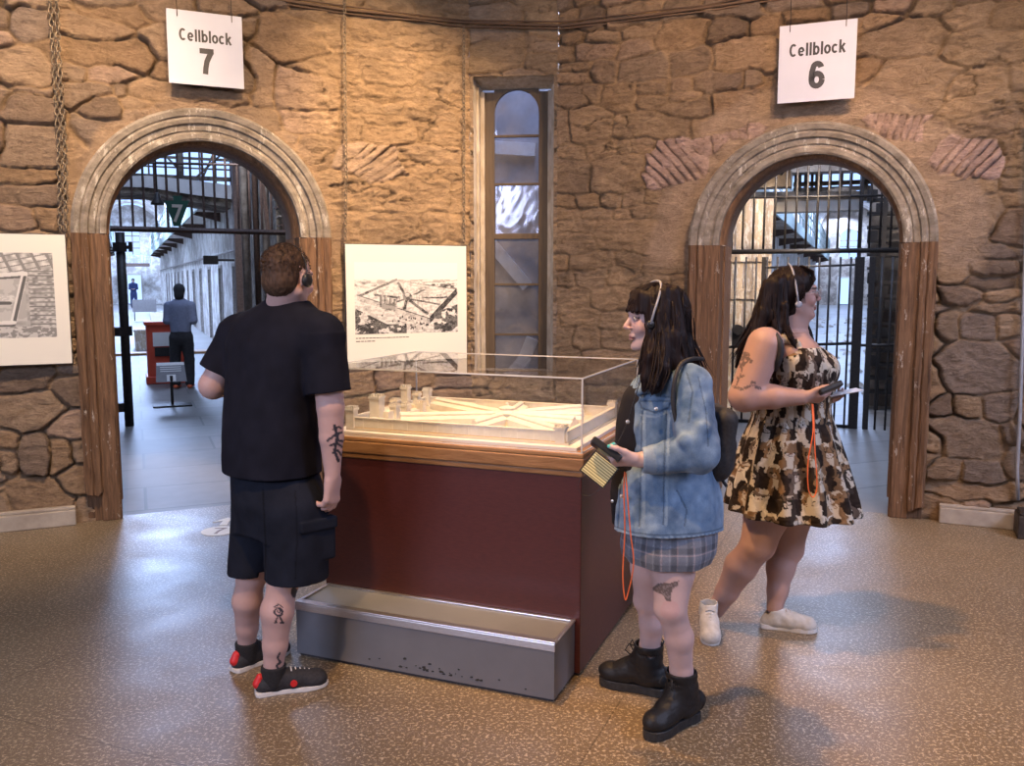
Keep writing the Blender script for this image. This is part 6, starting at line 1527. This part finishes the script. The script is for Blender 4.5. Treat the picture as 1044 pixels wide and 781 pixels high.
# hair
S = SDF((-1.15, 3.3, 1.4), (-.70, 3.65, 1.85), .0035)
S.ell(HM+RHM@V3(0, -.018, .042), (.080, .101, .085), RHM, 0, disp=lambda X, Y, Z: .0022*vn3(X*190, Y*190, Z*90, 3)+.002*vn3(X*60, Y*60, Z*60, 4))
S.ell(HM+RHM@V3(0, -.052, -.02), (.074, .060, .065), RHM, .02, disp=lambda X, Y, Z: .002*vn3(X*190, Y*190, Z*90, 3))
S.ell(HM+RHM@V3(0, .115, -.02), (.10, .075, .085), RHM, .01, 's'); S.ell(HM+RHM@V3(0, .04, -.06), (.11, .045, .055), RHM, .008, 's')
hm = S.mesh('hair', 'hair_brown', MN, lambda P: np.array((.085, .050, .032))*(1+.5*vn3(P[:, 0]*160, P[:, 1]*160, P[:, 2]*60, 3))[:, None])
rg = random.Random(8); q = MB()
for i in range(700):
    th = rg.uniform(0, 2*PI); ph = rg.uniform(-.35, 1.5); v = V3(math.cos(ph)*math.cos(th)*.083, math.cos(ph)*math.sin(th)*.102-.018, math.sin(ph)*.086+.042)
    if v[1] > .055 and v[2] < .075: continue
    p = HM+RHM@v; o = RHM@(v/np.linalg.norm(v)); dn = RHM@V3(v[0]*2, -.5, -.6); q.tube([p, p+o*.006+dn*.003, p+o*.008+dn*.010], [.0014, .0012, .0004], 3, caps=False)
q.c = [(.10, .06, .04)]*len(q.v); q.build('hair_strands', 'hair_brown', hm, color=True, fixn=False)
# T-shirt
fold = lambda X, Y, Z: .011*fbm3(X*7, Y*7, Z*4, 3, 51)+.007*np.sin((X*1.2+Z*.9)*34+3*vn3(X*6, Y*6, Z*6, 4))*sst(.9, 1.3, 1.9-Z)*.8
S = SDF((-1.50, 3.05, .78), (-.45, 4.02, 1.60), .0045)
S.loft([rowM(307, 270, 314, 3.5, .078, .076), rowM(312, 258, 322, 3.5, .118, .095), rowM(320, 246, 330, 3.5, .175, .115), rowM(333, 236, 337, 3.5, .215, .135), rowM(350, 230, 337, 3.5, .232, .150), rowM(400, 229, 326, 3.5, .208, .158), rowM(445, 225, 329, 3.5, .205, .168), rowM(480, 225, 331, 3.5, .205, .172)], RM, 0, 2.3, disp=lambda X, Y, Z, x, y: fold(X, Y, Z)-.010*np.exp(-(x/.012)**2)*0)
for a, b, r0, r1, t in ((shl, ell_, .086, .086, .76), (shr, elr, .080, .088, .80)):
    S.ell(a, (r0*.96, r0*.96, r0*.90), None, .06, disp=fold); S.cone(at(290, 322, 3.5), a+V3(0, 0, .02), .055, .060, .05, disp=fold); S.cone(a, a*(1-t)+b*t, r0, r1, .02, flat=True, disp=fold)
    S.cone(a*(1-t)+b*t-(b-a)*.02, a*(1-t)+b*t+(b-a)*.1, r1-.012, r1-.010, 0, 's') if False else None
c = at(290, 306, 3.49); S.cone(c+V3(0, 0, .06), c-V3(0, 0, .004), .082, .070, .004, 's')
S.mesh('t_shirt', 'black_tee', MN, lambda P: np.ones((len(P), 3))*np.array((.0105, .0115, .021))*(1+.3*fbm3(P[:, 0]*20, P[:, 1]*20, P[:, 2]*20, 2, 3))[:, None])
# cargo shorts
f2 = lambda X, Y, Z: .006*fbm3(X*9, Y*9, Z*5, 3, 61)+.0025*fbm3(X*30, Y*30, Z*18, 2, 62)
S = SDF((-1.45, 3.10, .40), (-.50, 3.90, .95), .0045)
S.loft([rowM(482, 232, 328, 3.5, .185, .150), rowM(510, 235, 333, 3.5, .195, .160), rowM(540, 240, 334, 3.5, .19, .150)], RM, 0, disp=lambda X, Y, Z, x, y: f2(X, Y, Z))
kml, kmr = at(255, 583, 3.55), at(303, 589, 3.42)
S.cone(at(266, 520, 3.57), kml, .118, .094, .03, disp=f2); S.cone(at(300, 520, 3.43), kmr, .132, .124, .03, disp=f2)
# cargo pocket bellows on the outer right leg
pk = at(322, 552, 3.36); Rp = basis((.75, .66, 0)); S.box(pk+V3(.0, .02, 0), (.022, .075, .085), Rp, .012, .006); S.box(pk+V3(.004, .01, .068), (.026, .080, .024), Rp, .008, .003)
S.plane((kml[0], kml[1], kml[2]), (0, 0, -1), .14, .003); S.plane((kmr[0], kmr[1], kmr[2]+.0), (.0, 0, -1), .17, .003)
cutline = lambda X, Y: pline(X, Y, [(268, 500), (271, 560), (270, 586)], .9)|pline(X, Y, [(301, 500), (303, 545), (301, 590)], .7)
S.mesh('cargo_shorts', 'navy_twill', MN, lambda P: np.array((.012, .015, .026))*(1+.4*fbm3(P[:, 0]*16, P[:, 1]*16, P[:, 2]*16, 3, 3))[:, None]*(1-.5*cutline(*projv(P)))[:, None])
# socks and shoes
def low_shoe(g, d, ank, par, nm='trainer', logo=False):
    b = empty(nm, (g[0], g[1], 0)); b.parent = par; bpy.context.view_layer.update(); b.matrix_world = Matrix.Translation((g[0], g[1], 0)); bpy.context.view_layer.update()
    S = SDF((g[0]-.3, g[1]-.3, 0), (g[0]+.3, g[1]+.3, .22), .004); shoe(S, g, d, .285, .10, .020, .075); d = nrm((d[0], d[1], 0)); g3 = V3(g[0], g[1], 0)
    S.cone(g3+V3(0, 0, .062)-d*.005, g3+V3(0, 0, .12)-d*.01, .037, .045, .004, 's'); S.mesh('upper', 'canvas_black', b, None)
    sole_mesh('sole', g, d, .292, .102, 0, .020, 'sole_white', b)
    sd = np.cross(d, (0, 0, 1)); q = MB()
    for i in range(5):
        c = g3+d*(.070+.018*i)+V3(0, 0, .093-.0050*i); q.tube([c-sd*.020-V3(0, 0, .006), c+V3(0, 0, .004), c+sd*.020-V3(0, 0, .006)], .003, 5)
    q.build('lace', 'sole_white', b, smooth=True)
    S = SDF((g[0]-.12, g[1]-.12, .0), (g[0]+.12, g[1]+.12, .22), .004); S.cone(g3-d*.058+V3(0, 0, .048), g3-d*.050+V3(0, 0, .072), .0225, .017, .0); S.mesh('heel_patch', 'accent_red', b, None)
    if logo:
        q = MB(); c = g3+d*.075+sd*.0445+V3(0, 0, .044); q.lathe([(.014, -.004), (.014, .002), (.011, .0025)], c, 16, R=Matrix(np.stack([d, V3(0, 0, 1), sd], 1).tolist())); q.build('round_badge', 'accent_red', b)
    S = SDF((g[0]-.12, g[1]-.12, .0), (g[0]+.12, g[1]+.12, .22), .004); a = np.array(ank); S.cone(g3+V3(0, 0, .05), V3(a[0], a[1], .120), .046, .050, 0); S.plane(V3(a[0], a[1], .116), (0, 0, 1), .1); S.mesh('sock', 'sock_black', b, None)
foot(S, ar, (.9, .35, 0))
low_shoe(gMR, (.93, .37), ar+(kr-ar)*.06, MN, logo=True); low_shoe(gML, (.62, .78), al+(kl-al)*.06, MN)
# black audio-guide headset
q = MB(); pts = [HM+RHM@V3(-.098*math.cos(PI*i/14), -.01, -.005+.134*math.sin(PI*i/14)) for i in range(15)]; q.tube(pts, .003, 6)
hp_ = q.build('headphones', 'plastic_black', smooth=True, base=tuple(HM+RHM@V3(0, 0, .14))); tag(hp_, 'black headphones on the short-haired person in the black T-shirt', 'headphones')
for s_ in (-1, 1): q = MB(); q.lathe([(.012, -.012), (.025, -.008), (.027, .005), (.017, .010)], HM+RHM@V3(s_*.098, -.008, -.012), 16, R=Matrix(RHM.tolist())@Matrix.Rotation(s_*PI/2, 3, 'Y')); q.build('ear_pad', 'plastic_black', hp_, smooth=True)
# ================================================================== person in the cat-print dress
attrmat('dress_cotton', .8, 200, .1, .002, .15, .15)
mottled('canvas_white', (.42, .40, .37), (.62, .60, .56), 30, .7, .2)
WD = empty('person', (at(800, 640, 4.05)[0], 4.05, 0)); tag(WD, 'person in a sleeveless cat-print dress and white trainers, walking right', 'person')
fW = nrm((1, -.05, 0)); RW = basis(fW)
HW = at(810, 300, 4.02); RHW = basis((1, -.07, .06))
S = SDF((.85, 3.55, 0), (1.75, 4.45, 1.75), .0045)
head(S, HW, RHW, 1.0, 1.06)
S.cone(HW+RHW@V3(0, -.02, -.05), at(800, 345, 4.03), .058, .072, .02); S.cone(HW+RHW@V3(0, .03, -.085), at(806, 345, 4.03), .045, .060, .02)
def rowW(py, xl, xr, Y, rx): return row(py, xl, xr, Y, rx)
S.loft([row(338, 786, 820, 4.05, .12), row(352, 776, 833, 4.05, .19), row(372, 773, 842, 4.05, .19), row(392, 772, 845, 4.05, .18), row(420, 772, 842, 4.05, .18), row(460, 764, 842, 4.05, .20), row(490, 766, 836, 4.05, .19)], RW, .03)
S.ell(at(830, 376, 3.97), (.070, .070, .070), None, .03); S.ell(at(830, 376, 4.12), (.070, .070, .070), None, .03)
shr, elr, wrr = at(780, 352, 3.86), at(759, 404, 3.83), at(817, 405, 3.80)
shl, ell_, wrl = at(792, 350, 4.22), at(790, 405, 4.26), at(828, 408, 4.00)
S.cone(shr, elr, .080, .068, .03); S.cone(elr, elr*.5+wrr*.5, .066, .052, .015); S.cone(elr*.5+wrr*.5, wrr, .052, .034, .015)
S.cone(shl, ell_, .075, .062, .03); S.cone(ell_, wrl, .060, .034, .02)
tW = hand(S, wrr, (1, .02, -.02), (.0, .60, .80), (.2, -.5, .8), .98, (.45, .55, .65, .75), .2, .03, .030)
hand(S, wrl, (1, -.1, .10), (0, -.2, 1), (-.2, -.5, .5), .95, (.35, .45, .5, .55), .2)
gW2 = gnd(789, 640); h1, k1, a1 = at(792, 490, 3.98), at(772, 556, 3.95), at(730, 622, 4.08); h2, k2, a2 = at(808, 490, 4.12), at(803, 560, 4.10), at(790, 630, 4.10)
a2 = V3(gW2[0], gW2[1], .10)
leg(S, h1, k1, a1, (.115, .078, .074, .040), (-1, 0, 0)); leg(S, h2, k2, a2, (.115, .072, .066, .038), (-1, 0, 0))
def colW(P):
    C = skin_cols(P, (.43, .275, .240), HW, RHW, 1.0, (.42, .13, .13)); X, Y = projv(P); ink = np.array((.055, .05, .06))
    m = (P[:, 1] < 3.9) & (X < 800) & (Y > 330) & (Y < 402)
    t = pline(X, Y, [(751, 392), (756, 378), (759, 362)], .9)|(pline(X, Y, [(757, 372), (763, 366)], 2.2))|pline(X, Y, [(756, 374), (752, 368)], 2.0)|(np.hypot((X-760)*.8, Y-362) < 3.6)|(np.hypot(X-765, Y-368) < 2.4)|(np.hypot(X-755, Y-366) < 2.2)|pline(X, Y, [(748, 394), (756, 397), (766, 393), (775, 396)], 1.6)|pline(X, Y, [(752, 385), (758, 383)], 1.4)|(np.hypot(X-768, Y-391) < 3)
    t &= vn2(X*1.1, Y*1.1, 6) > -.45; m &= t; C[m] = C[m]*.25+ink*.75
    for k_ in (0, 1, 2, 't'): m = np.linalg.norm(P-tW[k_], axis=1) < .007; C[m] = (.30, .06, .07)
    return C
S.mesh('body', 'skin', WD, colW)
# ---- hair
groove = lambda X, Y, Z: .006*vn3(X*50, Y*50, Z*6, 13)+.003*vn3(X*120, Y*120, Z*10, 15)
S = SDF((.85, 3.70, 1.10), (1.60, 4.35, 1.78), .0035)
S.ell(HW+RHW@V3(0, -.022, .042), (.090, .106, .086), RHW, 0, disp=groove); S.ell(HW+RHW@V3(0, -.05, -.02), (.088, .075, .11), RHW, .03, disp=groove)
S.ell(HW+RHW@V3(0, .122, -.040), (.105, .088, .095), RHW, .006, 's'); S.ell(HW+RHW@V3(0, .045, -.10), (.052, .06, .05), RHW, .01, 's')
lk = [([at(786, 292, 3.96), at(779, 320, 3.96), at(768, 345, 3.95), at(758, 360, 3.96), at(750, 374, 3.98)], [.04, .045, .040, .026, .006]),
      ([at(784, 300, 4.03), at(776, 335, 4.03), at(765, 362, 4.02), at(757, 385, 4.02)], [.04, .05, .042, .010]),
      ([at(786, 300, 4.10), at(782, 335, 4.12), at(772, 365, 4.12), at(766, 385, 4.12)], [.04, .045, .038, .010]),
      ([at(798, 285, 3.94), at(799, 312, 3.925), at(800, 330, 3.91), at(806, 345, 3.88), at(812, 356, 3.87)], [.018, .020, .016, .012, .003]),
      ([at(806, 290, 4.12), at(818, 325, 4.12), at(824, 345, 4.09), at(832, 362, 4.03)], [.018, .020, .018, .004]),
      ([at(790, 290, 3.94), at(790, 320, 3.94), at(793, 340, 3.91), at(797, 352, 3.88)], [.03, .032, .022, .004])]
for p_, r_ in lk:
    for i in range(len(p_)-1): S.cone(p_[i], p_[i+1], r_[i], r_[i+1], .012, disp=groove)
S.ell(HW+RHW@V3(.0, .088, -.020), (.095, .050, .064), RHW, .004, 's')
hw_ = S.mesh('hair', 'hair_sheen', WD, lambda P: np.array((.013, .007, .006))*(1+.4*vn3(P[:, 0]*90, P[:, 1]*90, P[:, 2]*6, 8))[:, None])
rg = random.Random(12); q = MB()
strands(q, [out(lk[0][0], (0, -.03, 0)), out(lk[0][0], (-.03, -.01, 0)), out(lk[1][0], (-.03, -.0, 0)), out(lk[3][0], (0, -.01, 0)), out(lk[4][0], (0, -.01, 0)), out(lk[5][0], (0, -.02, 0))], 110, .0032, rg, .010)
for i in range(50):
    a = rg.uniform(-.09, .025); sd_ = 1
    q.tube([HW+RHW@V3(.0, a*.7, .129), HW+RHW@V3(.06, a*.9, .100), HW+RHW@V3(.091, a, .03), HW+RHW@V3(.095, a*1.05, -.04)], [.0015, .0026, .0026, .001], 5)
for i in range(16):
    a = rg.uniform(-1, 1); q.tube([HW+RHW@V3(a*.03, .03, .128), HW+RHW@V3(a*.05, .075, .098), HW+RHW@V3(a*.064, .092-.02*a*a, .062), HW+RHW@V3(.078*np.sign(a)*(.6+.4*abs(a)), .060, .035)], [.002, .003, .0028, .0008], 5)
q.c = [(.016, .008, .007)]*len(q.v); q.build('hair_strands', 'hair_sheen', hw_, smooth=True, color=True)
# ---- dress
S = SDF((.80, 3.50, .52), (1.75, 4.55, 1.50), .0045)
S.loft([row(352, 792, 832, 4.05, .19), row(358, 782, 838, 4.05, .215), row(366, 776, 843, 4.05, .220), row(380, 772, 848, 4.05, .215), row(396, 771, 848, 4.05, .19), row(416, 770, 844, 4.05, .185), row(424, 768, 847, 4.05, .185), row(450, 759, 854, 4.05, .235), row(485, 750, 862, 4.05, .285), row(518, 744, 871, 4.05, .32)], RW, 0, 2.2,
       disp=lambda X, Y, Z, x, y: -.017*np.sin(np.arctan2(y, x)*13+1.6*vn3(X*3, Y*3, Z*2, 3))*sst(1.10, .70, Z)*(1+.4*vn3(X*4, Y*4, Z*0, 8))+.003*fbm3(X*14, Y*14, Z*10, 2, 2))
S.ell(at(837, 377, 3.95), (.083, .083, .083), None, .03); S.ell(at(837, 377, 4.12), (.083, .083, .083), None, .03)
hz_ = at(800, 516, 4.05)[2]
S.ell((at(806, 540, 4.05)[0], 4.05, hz_-.10), (.235, .25, .16), None, .01, 's')
# straps
for Y0, s_ in ((3.875, 1), (4.17, -1)):
    S.cone(at(822, 366, Y0), at(812, 350, Y0+.01*s_), .020, .016, .01, sq=((0, 1, 0), 1.4)); S.cone(at(812, 350, Y0+.01*s_), at(797, 345, Y0+.02*s_), .016, .016, .01); S.cone(at(797, 345, Y0+.02*s_), at(782, 366, Y0+.03*s_), .018, .02, .01)
S.ell(at(774, 362, 3.83), (.055, .05, .060), None, .006, 's')
xc, yc = (at(806, 480, 4.05)[0], 4.05)
def colC(P):
    L = (P-np.array((xc, yc, 0)))@RW; th = np.arctan2(L[:, 0], L[:, 1]); u = th*.30+7; v = P[:, 2]-th*0
    cw, chh = .112, .104; u = u+.016*vn2(u*26, v*26, 31)+.006*vn2(u*70, v*70, 35); v = v+.014*vn2(u*24+7, v*28, 33)+.006*vn2(u*66, v*70, 36); r_ = np.floor(v/chh).astype(int); uu = u+(r_ % 2)*cw/2+.012*np.sin(r_*5.1); c_ = np.floor(uu/cw).astype(int)
    x = (uu/cw-c_-.5)*2; y = (v/chh-r_-.5)*2
    hsh = lambda s_: _h(c_.astype(np.int64), r_.astype(np.int64), np.int64(0), s_)
    pal = np.array([(.62, .55, .44), (.70, .66, .58), (.045, .035, .03), (.27, .17, .095), (.16, .12, .095), (.52, .42, .30)])
    a = pal[(hsh(1)*5.99).astype(int)]; b = pal[(hsh(2)*5.99).astype(int)]
    bg = np.array((.030, .020, .015))*(1+.6*vn2(u*70, v*70, 3))[:, None]
    n = .14*vn2(u*60, v*60, 4)
    C = bg.copy(); up_ = pal[(_h(c_.astype(np.int64), (r_+1).astype(np.int64), np.int64(0), 1)*5.99).astype(int)]
    m = (y > .35) & (np.abs(x+.25*np.sin(r_*2.3)) < .72); C[m] = (up_*(1+.4*vn2(u*90, v*45, 9))[:, None])[m]; m &= np.abs(x+.25*np.sin(r_*2.3)) < .25; C[m] = (.66, .60, .50)
    body = (np.abs(x)+n < .78-.25*(y+1)) & (y < .05); C[body] = (a*(1+.35*vn2(u*90, v*45, 9))[:, None])[body]
    chest = body & (np.abs(x) < .30); C[chest] = np.array((.66, .60, .50))
    ears = ((np.abs(np.abs(x)-.42) < (.92-y)*.42) & (y > .35) & (y < .92)); C[ears] = (a*.8)[ears]
    hd = ((x/.66)**2+((y-.22)/.50)**2+n*.6) < 1; C[hd] = (a*(1+.25*vn2(u*80, v*80, 6))[:, None])[hd]
    patch = hd & (((x > .12) & (hsh(3) > .5))|((y > .35) & (hsh(3) <= .5)) ); C[patch] = (b*(1+.25*vn2(u*80, v*80, 16))[:, None])[patch]
    st_ = hd & (np.sin(x*22) > .6) & (y > .38) & (hsh(4) > .5); C[st_] *= .35
    muz = ((x/.26)**2+((y-.0)/.22)**2) < 1; C[muz & hd] = (.68, .62, .54)
    eye = (np.hypot((np.abs(x)-.28), (y-.26)*1.0) < .115); C[eye & hd] = (.03, .03, .02)
    nose = (np.hypot(x, (y-.07)*1.3) < .075); C[nose & hd] = (.20, .09, .07)
    mo = hd & (np.abs(y+.07-np.abs(x)*.25) < .035) & (np.abs(x) < .2); C[mo] *= .35
    return np.clip(C*.74, 0, 1)
S.mesh('cat_print_dress', 'dress_cotton', WD, colC)
# ---- white trainers
def trainer(g, d, ank, tilt=0):
    b = empty('trainer', (g[0], g[1], 0)); b.parent = WD; bpy.context.view_layer.update(); b.matrix_world = Matrix.Translation((g[0], g[1], 0)); bpy.context.view_layer.update()
    S = SDF((g[0]-.3, g[1]-.3, 0), (g[0]+.3, g[1]+.3, .24), .004); shoe(S, g, d, .255, .092, .022, .080, heel=.034); d = nrm((d[0], d[1], 0)); g3 = V3(g[0], g[1], 0)
    S.cone(g3+V3(0, 0, .068)-d*.005, g3+V3(0, 0, .13)-d*.01, .034, .042, .004, 's')
    S.wrinkle(lambda x, y, z: .0015*fbm3(x*40, y*40, z*40, 2, 3)); obs = [S.mesh('upper', 'canvas_white', b, None)]
    obs.append(sole_mesh('sole', g, d, .262, .094, 0, .024, 'sole_white', b)); sd = np.cross(d, (0, 0, 1)); q = MB()
    for i in range(6):
        c = g3+d*(.055+.016*i)+V3(0, 0, .100-.0058*i); q.tube([c-sd*.019-V3(0, 0, .008), c+V3(0, 0, .003), c+sd*.019-V3(0, 0, .008)], .0028, 5)
    obs.append(q.build('lace', 'canvas_white', b, smooth=True))
    if tilt:  # heel lifted: turn about the toe
        bpy.context.view_layer.update(); tp = Vector(g3+d*.16); M = Matrix.Translation(tp)@Matrix.Rotation(-tilt, 4, Vector(sd))@Matrix.Translation(-tp)
        b.matrix_world = M@b.matrix_world
    return b
trainer(gW2, (.95, -.28), a2); trainer(gnd(722, 644)+V3(0, .03, 0), (-.10, -.90), a1, .42)
# ---- headband, glasses
q = MB(); q.tube([HW+RHW@V3(-.106*math.cos(PI*i/14), -.010-.012*math.sin(PI*i/14), -.035+.172*math.sin(PI*i/14)) for i in range(15)], .0045, 6)
hp_ = q.build('headphones', 'headband_grey', smooth=True, base=tuple(HW+RHW@V3(0, 0, .13))); tag(hp_, 'grey audio guide headband on the person in the cat-print dress', 'headphones')
for s_ in (-1, 1): q = MB(); q.lathe([(.008, -.008), (.014, -.006), (.015, .003), (.010, .006)], HW+RHW@V3(s_*.104, -.008, -.042), 16, R=Matrix(RHW.tolist())@Matrix.Rotation(s_*PI/2, 3, 'Y')); q.build('ear_pad', 'headband_grey', hp_, smooth=True)
mottled('spectacle_frame', (.55, .50, .50), (.65, .60, .60), 20, .25, 0, metal=.6)
gl_ = empty('glasses', HW+RHW@V3(0, .11, .005)); tag(gl_, 'thin rimmed glasses on the person in the cat-print dress', 'glasses')
for s_ in (-1, 1):
    q = MB(); c = V3(s_*.032, .106, .002); q.tube([HW+RHW@(c+V3(.024*math.cos(2*PI*i/16), -.008*abs(math.cos(2*PI*i/16))*0, .021*math.sin(2*PI*i/16))) for i in range(17)], .0014, 5, caps=False); rim = q.build('rim', 'spectacle_frame', gl_, smooth=True)
    q = MB(); q.lathe([(.023, -.0004), (.023, .0004)], HW+RHW@c, 20, R=Matrix(RHW.tolist())@Matrix.Rotation(PI/2, 3, 'X')); q.build('lens', 'acrylic', rim) if 'acrylic' in MAT else None
    q = MB(); q.tube([HW+RHW@V3(s_*.057, .103, .006), HW+RHW@V3(s_*.078, .06, .006), HW+RHW@V3(s_*.082, -.005, .004)], .0014, 5); q.build('temple', 'spectacle_frame', gl_, smooth=True)
q = MB(); q.tube([HW+RHW@V3(-.009, .108, .008), HW+RHW@V3(0, .112, .010), HW+RHW@V3(.009, .108, .008)], .0013, 5); q.build('bridge', 'spectacle_frame', gl_, smooth=True)
# ---- audio player, stick, lanyard, strap
dv = at(846, 396, 3.78); ex = nrm(at(858, 391, 3.79)-at(834, 401, 3.77)); ez = nrm(np.cross(ex, (0, 1, -.5))); ez = ez if ez[2] > 0 else -ez; ey = np.cross(ez, ex)
slab('audio_player', dv, ex, ey, ez, .110, .052, .026, 'plastic_black', 'black handheld audio guide player held by the person in the cat-print dress', 'audio player', bevel=.007)
ca = at(856, 399, 3.95); e1 = nrm(at(878, 396, 3.95)-at(840, 403, 3.95)); slab('leaflet', at(860, 400, 3.93), e1, (0, 1, 0), np.cross(e1, (0, 1, 0)), .15, .09, .003, 'card_edge' if 'card_edge' in MAT else 'headband_grey', 'thin card seen edge-on in the hand of the person in the dress', 'card', bevel=0)
cord([at(828, 412, 3.78), at(829, 440, 3.73), at(824, 470, 3.715), at(824, 497, 3.71), at(829, 507, 3.71), at(833, 495, 3.71), at(831, 460, 3.715), at(830, 430, 3.75), at(829, 412, 3.79)], .0026, 'cord_orange', 'lanyard', 'orange lanyard hanging down the front of the cat-print dress', 'lanyard')
cord([at(785, 336, 3.92), at(790, 341, 3.83), at(795, 349, 3.795), at(796, 359, 3.79), at(793, 370, 3.80), at(789, 376, 3.84)], .015, 'nylon_black', 'shoulder_strap', 'black bag strap over the shoulder of the person in the dress', 'strap')
# ================================================================== people in the cellblock 7 corridor
mottled('grey_sweater', (.15, .17, .24), (.20, .22, .30), 30, .85, .2); mottled('black_trousers', (.018, .017, .019), (.035, .032, .034), 30, .85, .2); mottled('orange_shoe', (.65, .10, .03), (.75, .15, .05), 20, .6, .1); mottled('knit_black', (.012, .012, .013), (.03, .03, .03), 120, .9, .5); mottled('navy_coat', (.02, .035, .10), (.035, .05, .14), 20, .85, .1)
def far_person(name_label, F0, feet_px, ht, face_ang, top_m, bot_m, hair_m, h=.012, bent=True, shoe_m='orange_shoe', group=None):
    g = gnd(*feet_px); r = empty('person', g); tag(r, name_label, 'person', group); s = ht/1.72
    f = nrm((math.sin(face_ang), math.cos(face_ang), 0)); sd = V3(f[1], -f[0], 0); T = lambda x, y, z: g+(sd*x+f*y)*s+V3(0, 0, z*s)
    mk = lambda: SDF(g-V3(.5, .5, 0), g+V3(.5, .5, ht+.1), h)
    S = mk(); head(S, T(0, .02, 1.60), basis(f), 1.0*s)
    S.cone(T(0, 0, 1.55), T(0, -.01, 1.42), .052*s, .06*s, .02); S.cone(T(-.12, 0, 1.38), T(.12, 0, 1.38), .05*s, .05*s, .03); S.cone(T(0, 0, 1.35), T(0, 0, 1.0), .13*s, .12*s, .03, sq=(f, 1.4))
    A_ = []
    for q_ in (-1, 1):
        sh, el, wr = T(q_*.185, 0, 1.38), T(q_*.215, -.03, 1.13), T(q_*.08, .20, 1.12); A_.append((sh, el, wr)); S.cone(sh, el, .048*s, .042*s, .02); S.cone(el, wr, .040*s, .026*s, .02)
        hand(S, wr, f-sd*q_*.4, (0, 0, -1), -sd*q_, 1.0*s)
        leg(S, T(q_*.09, 0, .88), T(q_*.11, .02, .48), T(q_*.11, -.02, .09), (.085*s, .056*s, .052*s, .036*s), tuple(-f)); foot(S, T(q_*.11, -.02, .08), f)
    S.mesh('body', 'skin', r, lambda P: skin_cols(P, (.50, .34, .28)))
    S = mk(); fo = lambda X, Y, Z: .006*fbm3(X*12, Y*12, Z*9, 2, 4)
    S.cone(T(0, -.01, 1.34), T(0, -.01, .98), .175*s, .165*s, .03, sq=(f, 1.45), disp=fo)
    for sh, el, wr in A_: S.cone(sh, el, .068*s, .058*s, .03, disp=fo); S.cone(el, el*.2+wr*.8, .056*s, .042*s, .02, disp=fo)
    S.cone(T(-.13, 0, 1.40), T(.13, 0, 1.40), .055*s, .055*s, .03); S.mesh('sweater', top_m, r)
    S = mk(); S.cone(T(0, 0, .98), T(0, 0, .86), .165*s, .165*s, .03, sq=(f, 1.35), disp=fo)
    for q_ in (-1, 1): S.cone(T(q_*.09, 0, .85), T(q_*.11, .02, .48), .105*s, .085*s, .03, disp=fo); S.cone(T(q_*.11, .02, .48), T(q_*.11, -.01, .10), .085*s, .075*s, .02, disp=fo)
    S.mesh('trousers', bot_m, r)
    S = mk(); S.ell(T(0, -.0, 1.645), (.094*s, .108*s, .10*s), basis(f), 0); S.plane(T(0, 0, 1.57), tuple(f*.5+V3(0, 0, -1)), .3); S.ell(T(0, -.05, 1.56), (.08*s, .06*s, .10*s), basis(f), .02); S.mesh('hat_and_hair', hair_m, r)
    for q_ in (-1, 1):
        S = mk(); shoe(S, T(q_*.11, -.02, 0), f, .28, .10); S.mesh('shoe', shoe_m, r)
    return r
far_person('attendant in a black knit hat and grey top, standing behind the red podium', K7, (187, 396), 1.57, math.radians(-12), 'grey_sweater', 'black_trousers', 'knit_black')
far_person('distant visitor in dark blue, far down the cellblock 7 corridor', K7, (137, 314), 1.70, math.radians(160), 'navy_coat', 'navy_coat', 'knit_black', h=.03, shoe_m='knit_black')
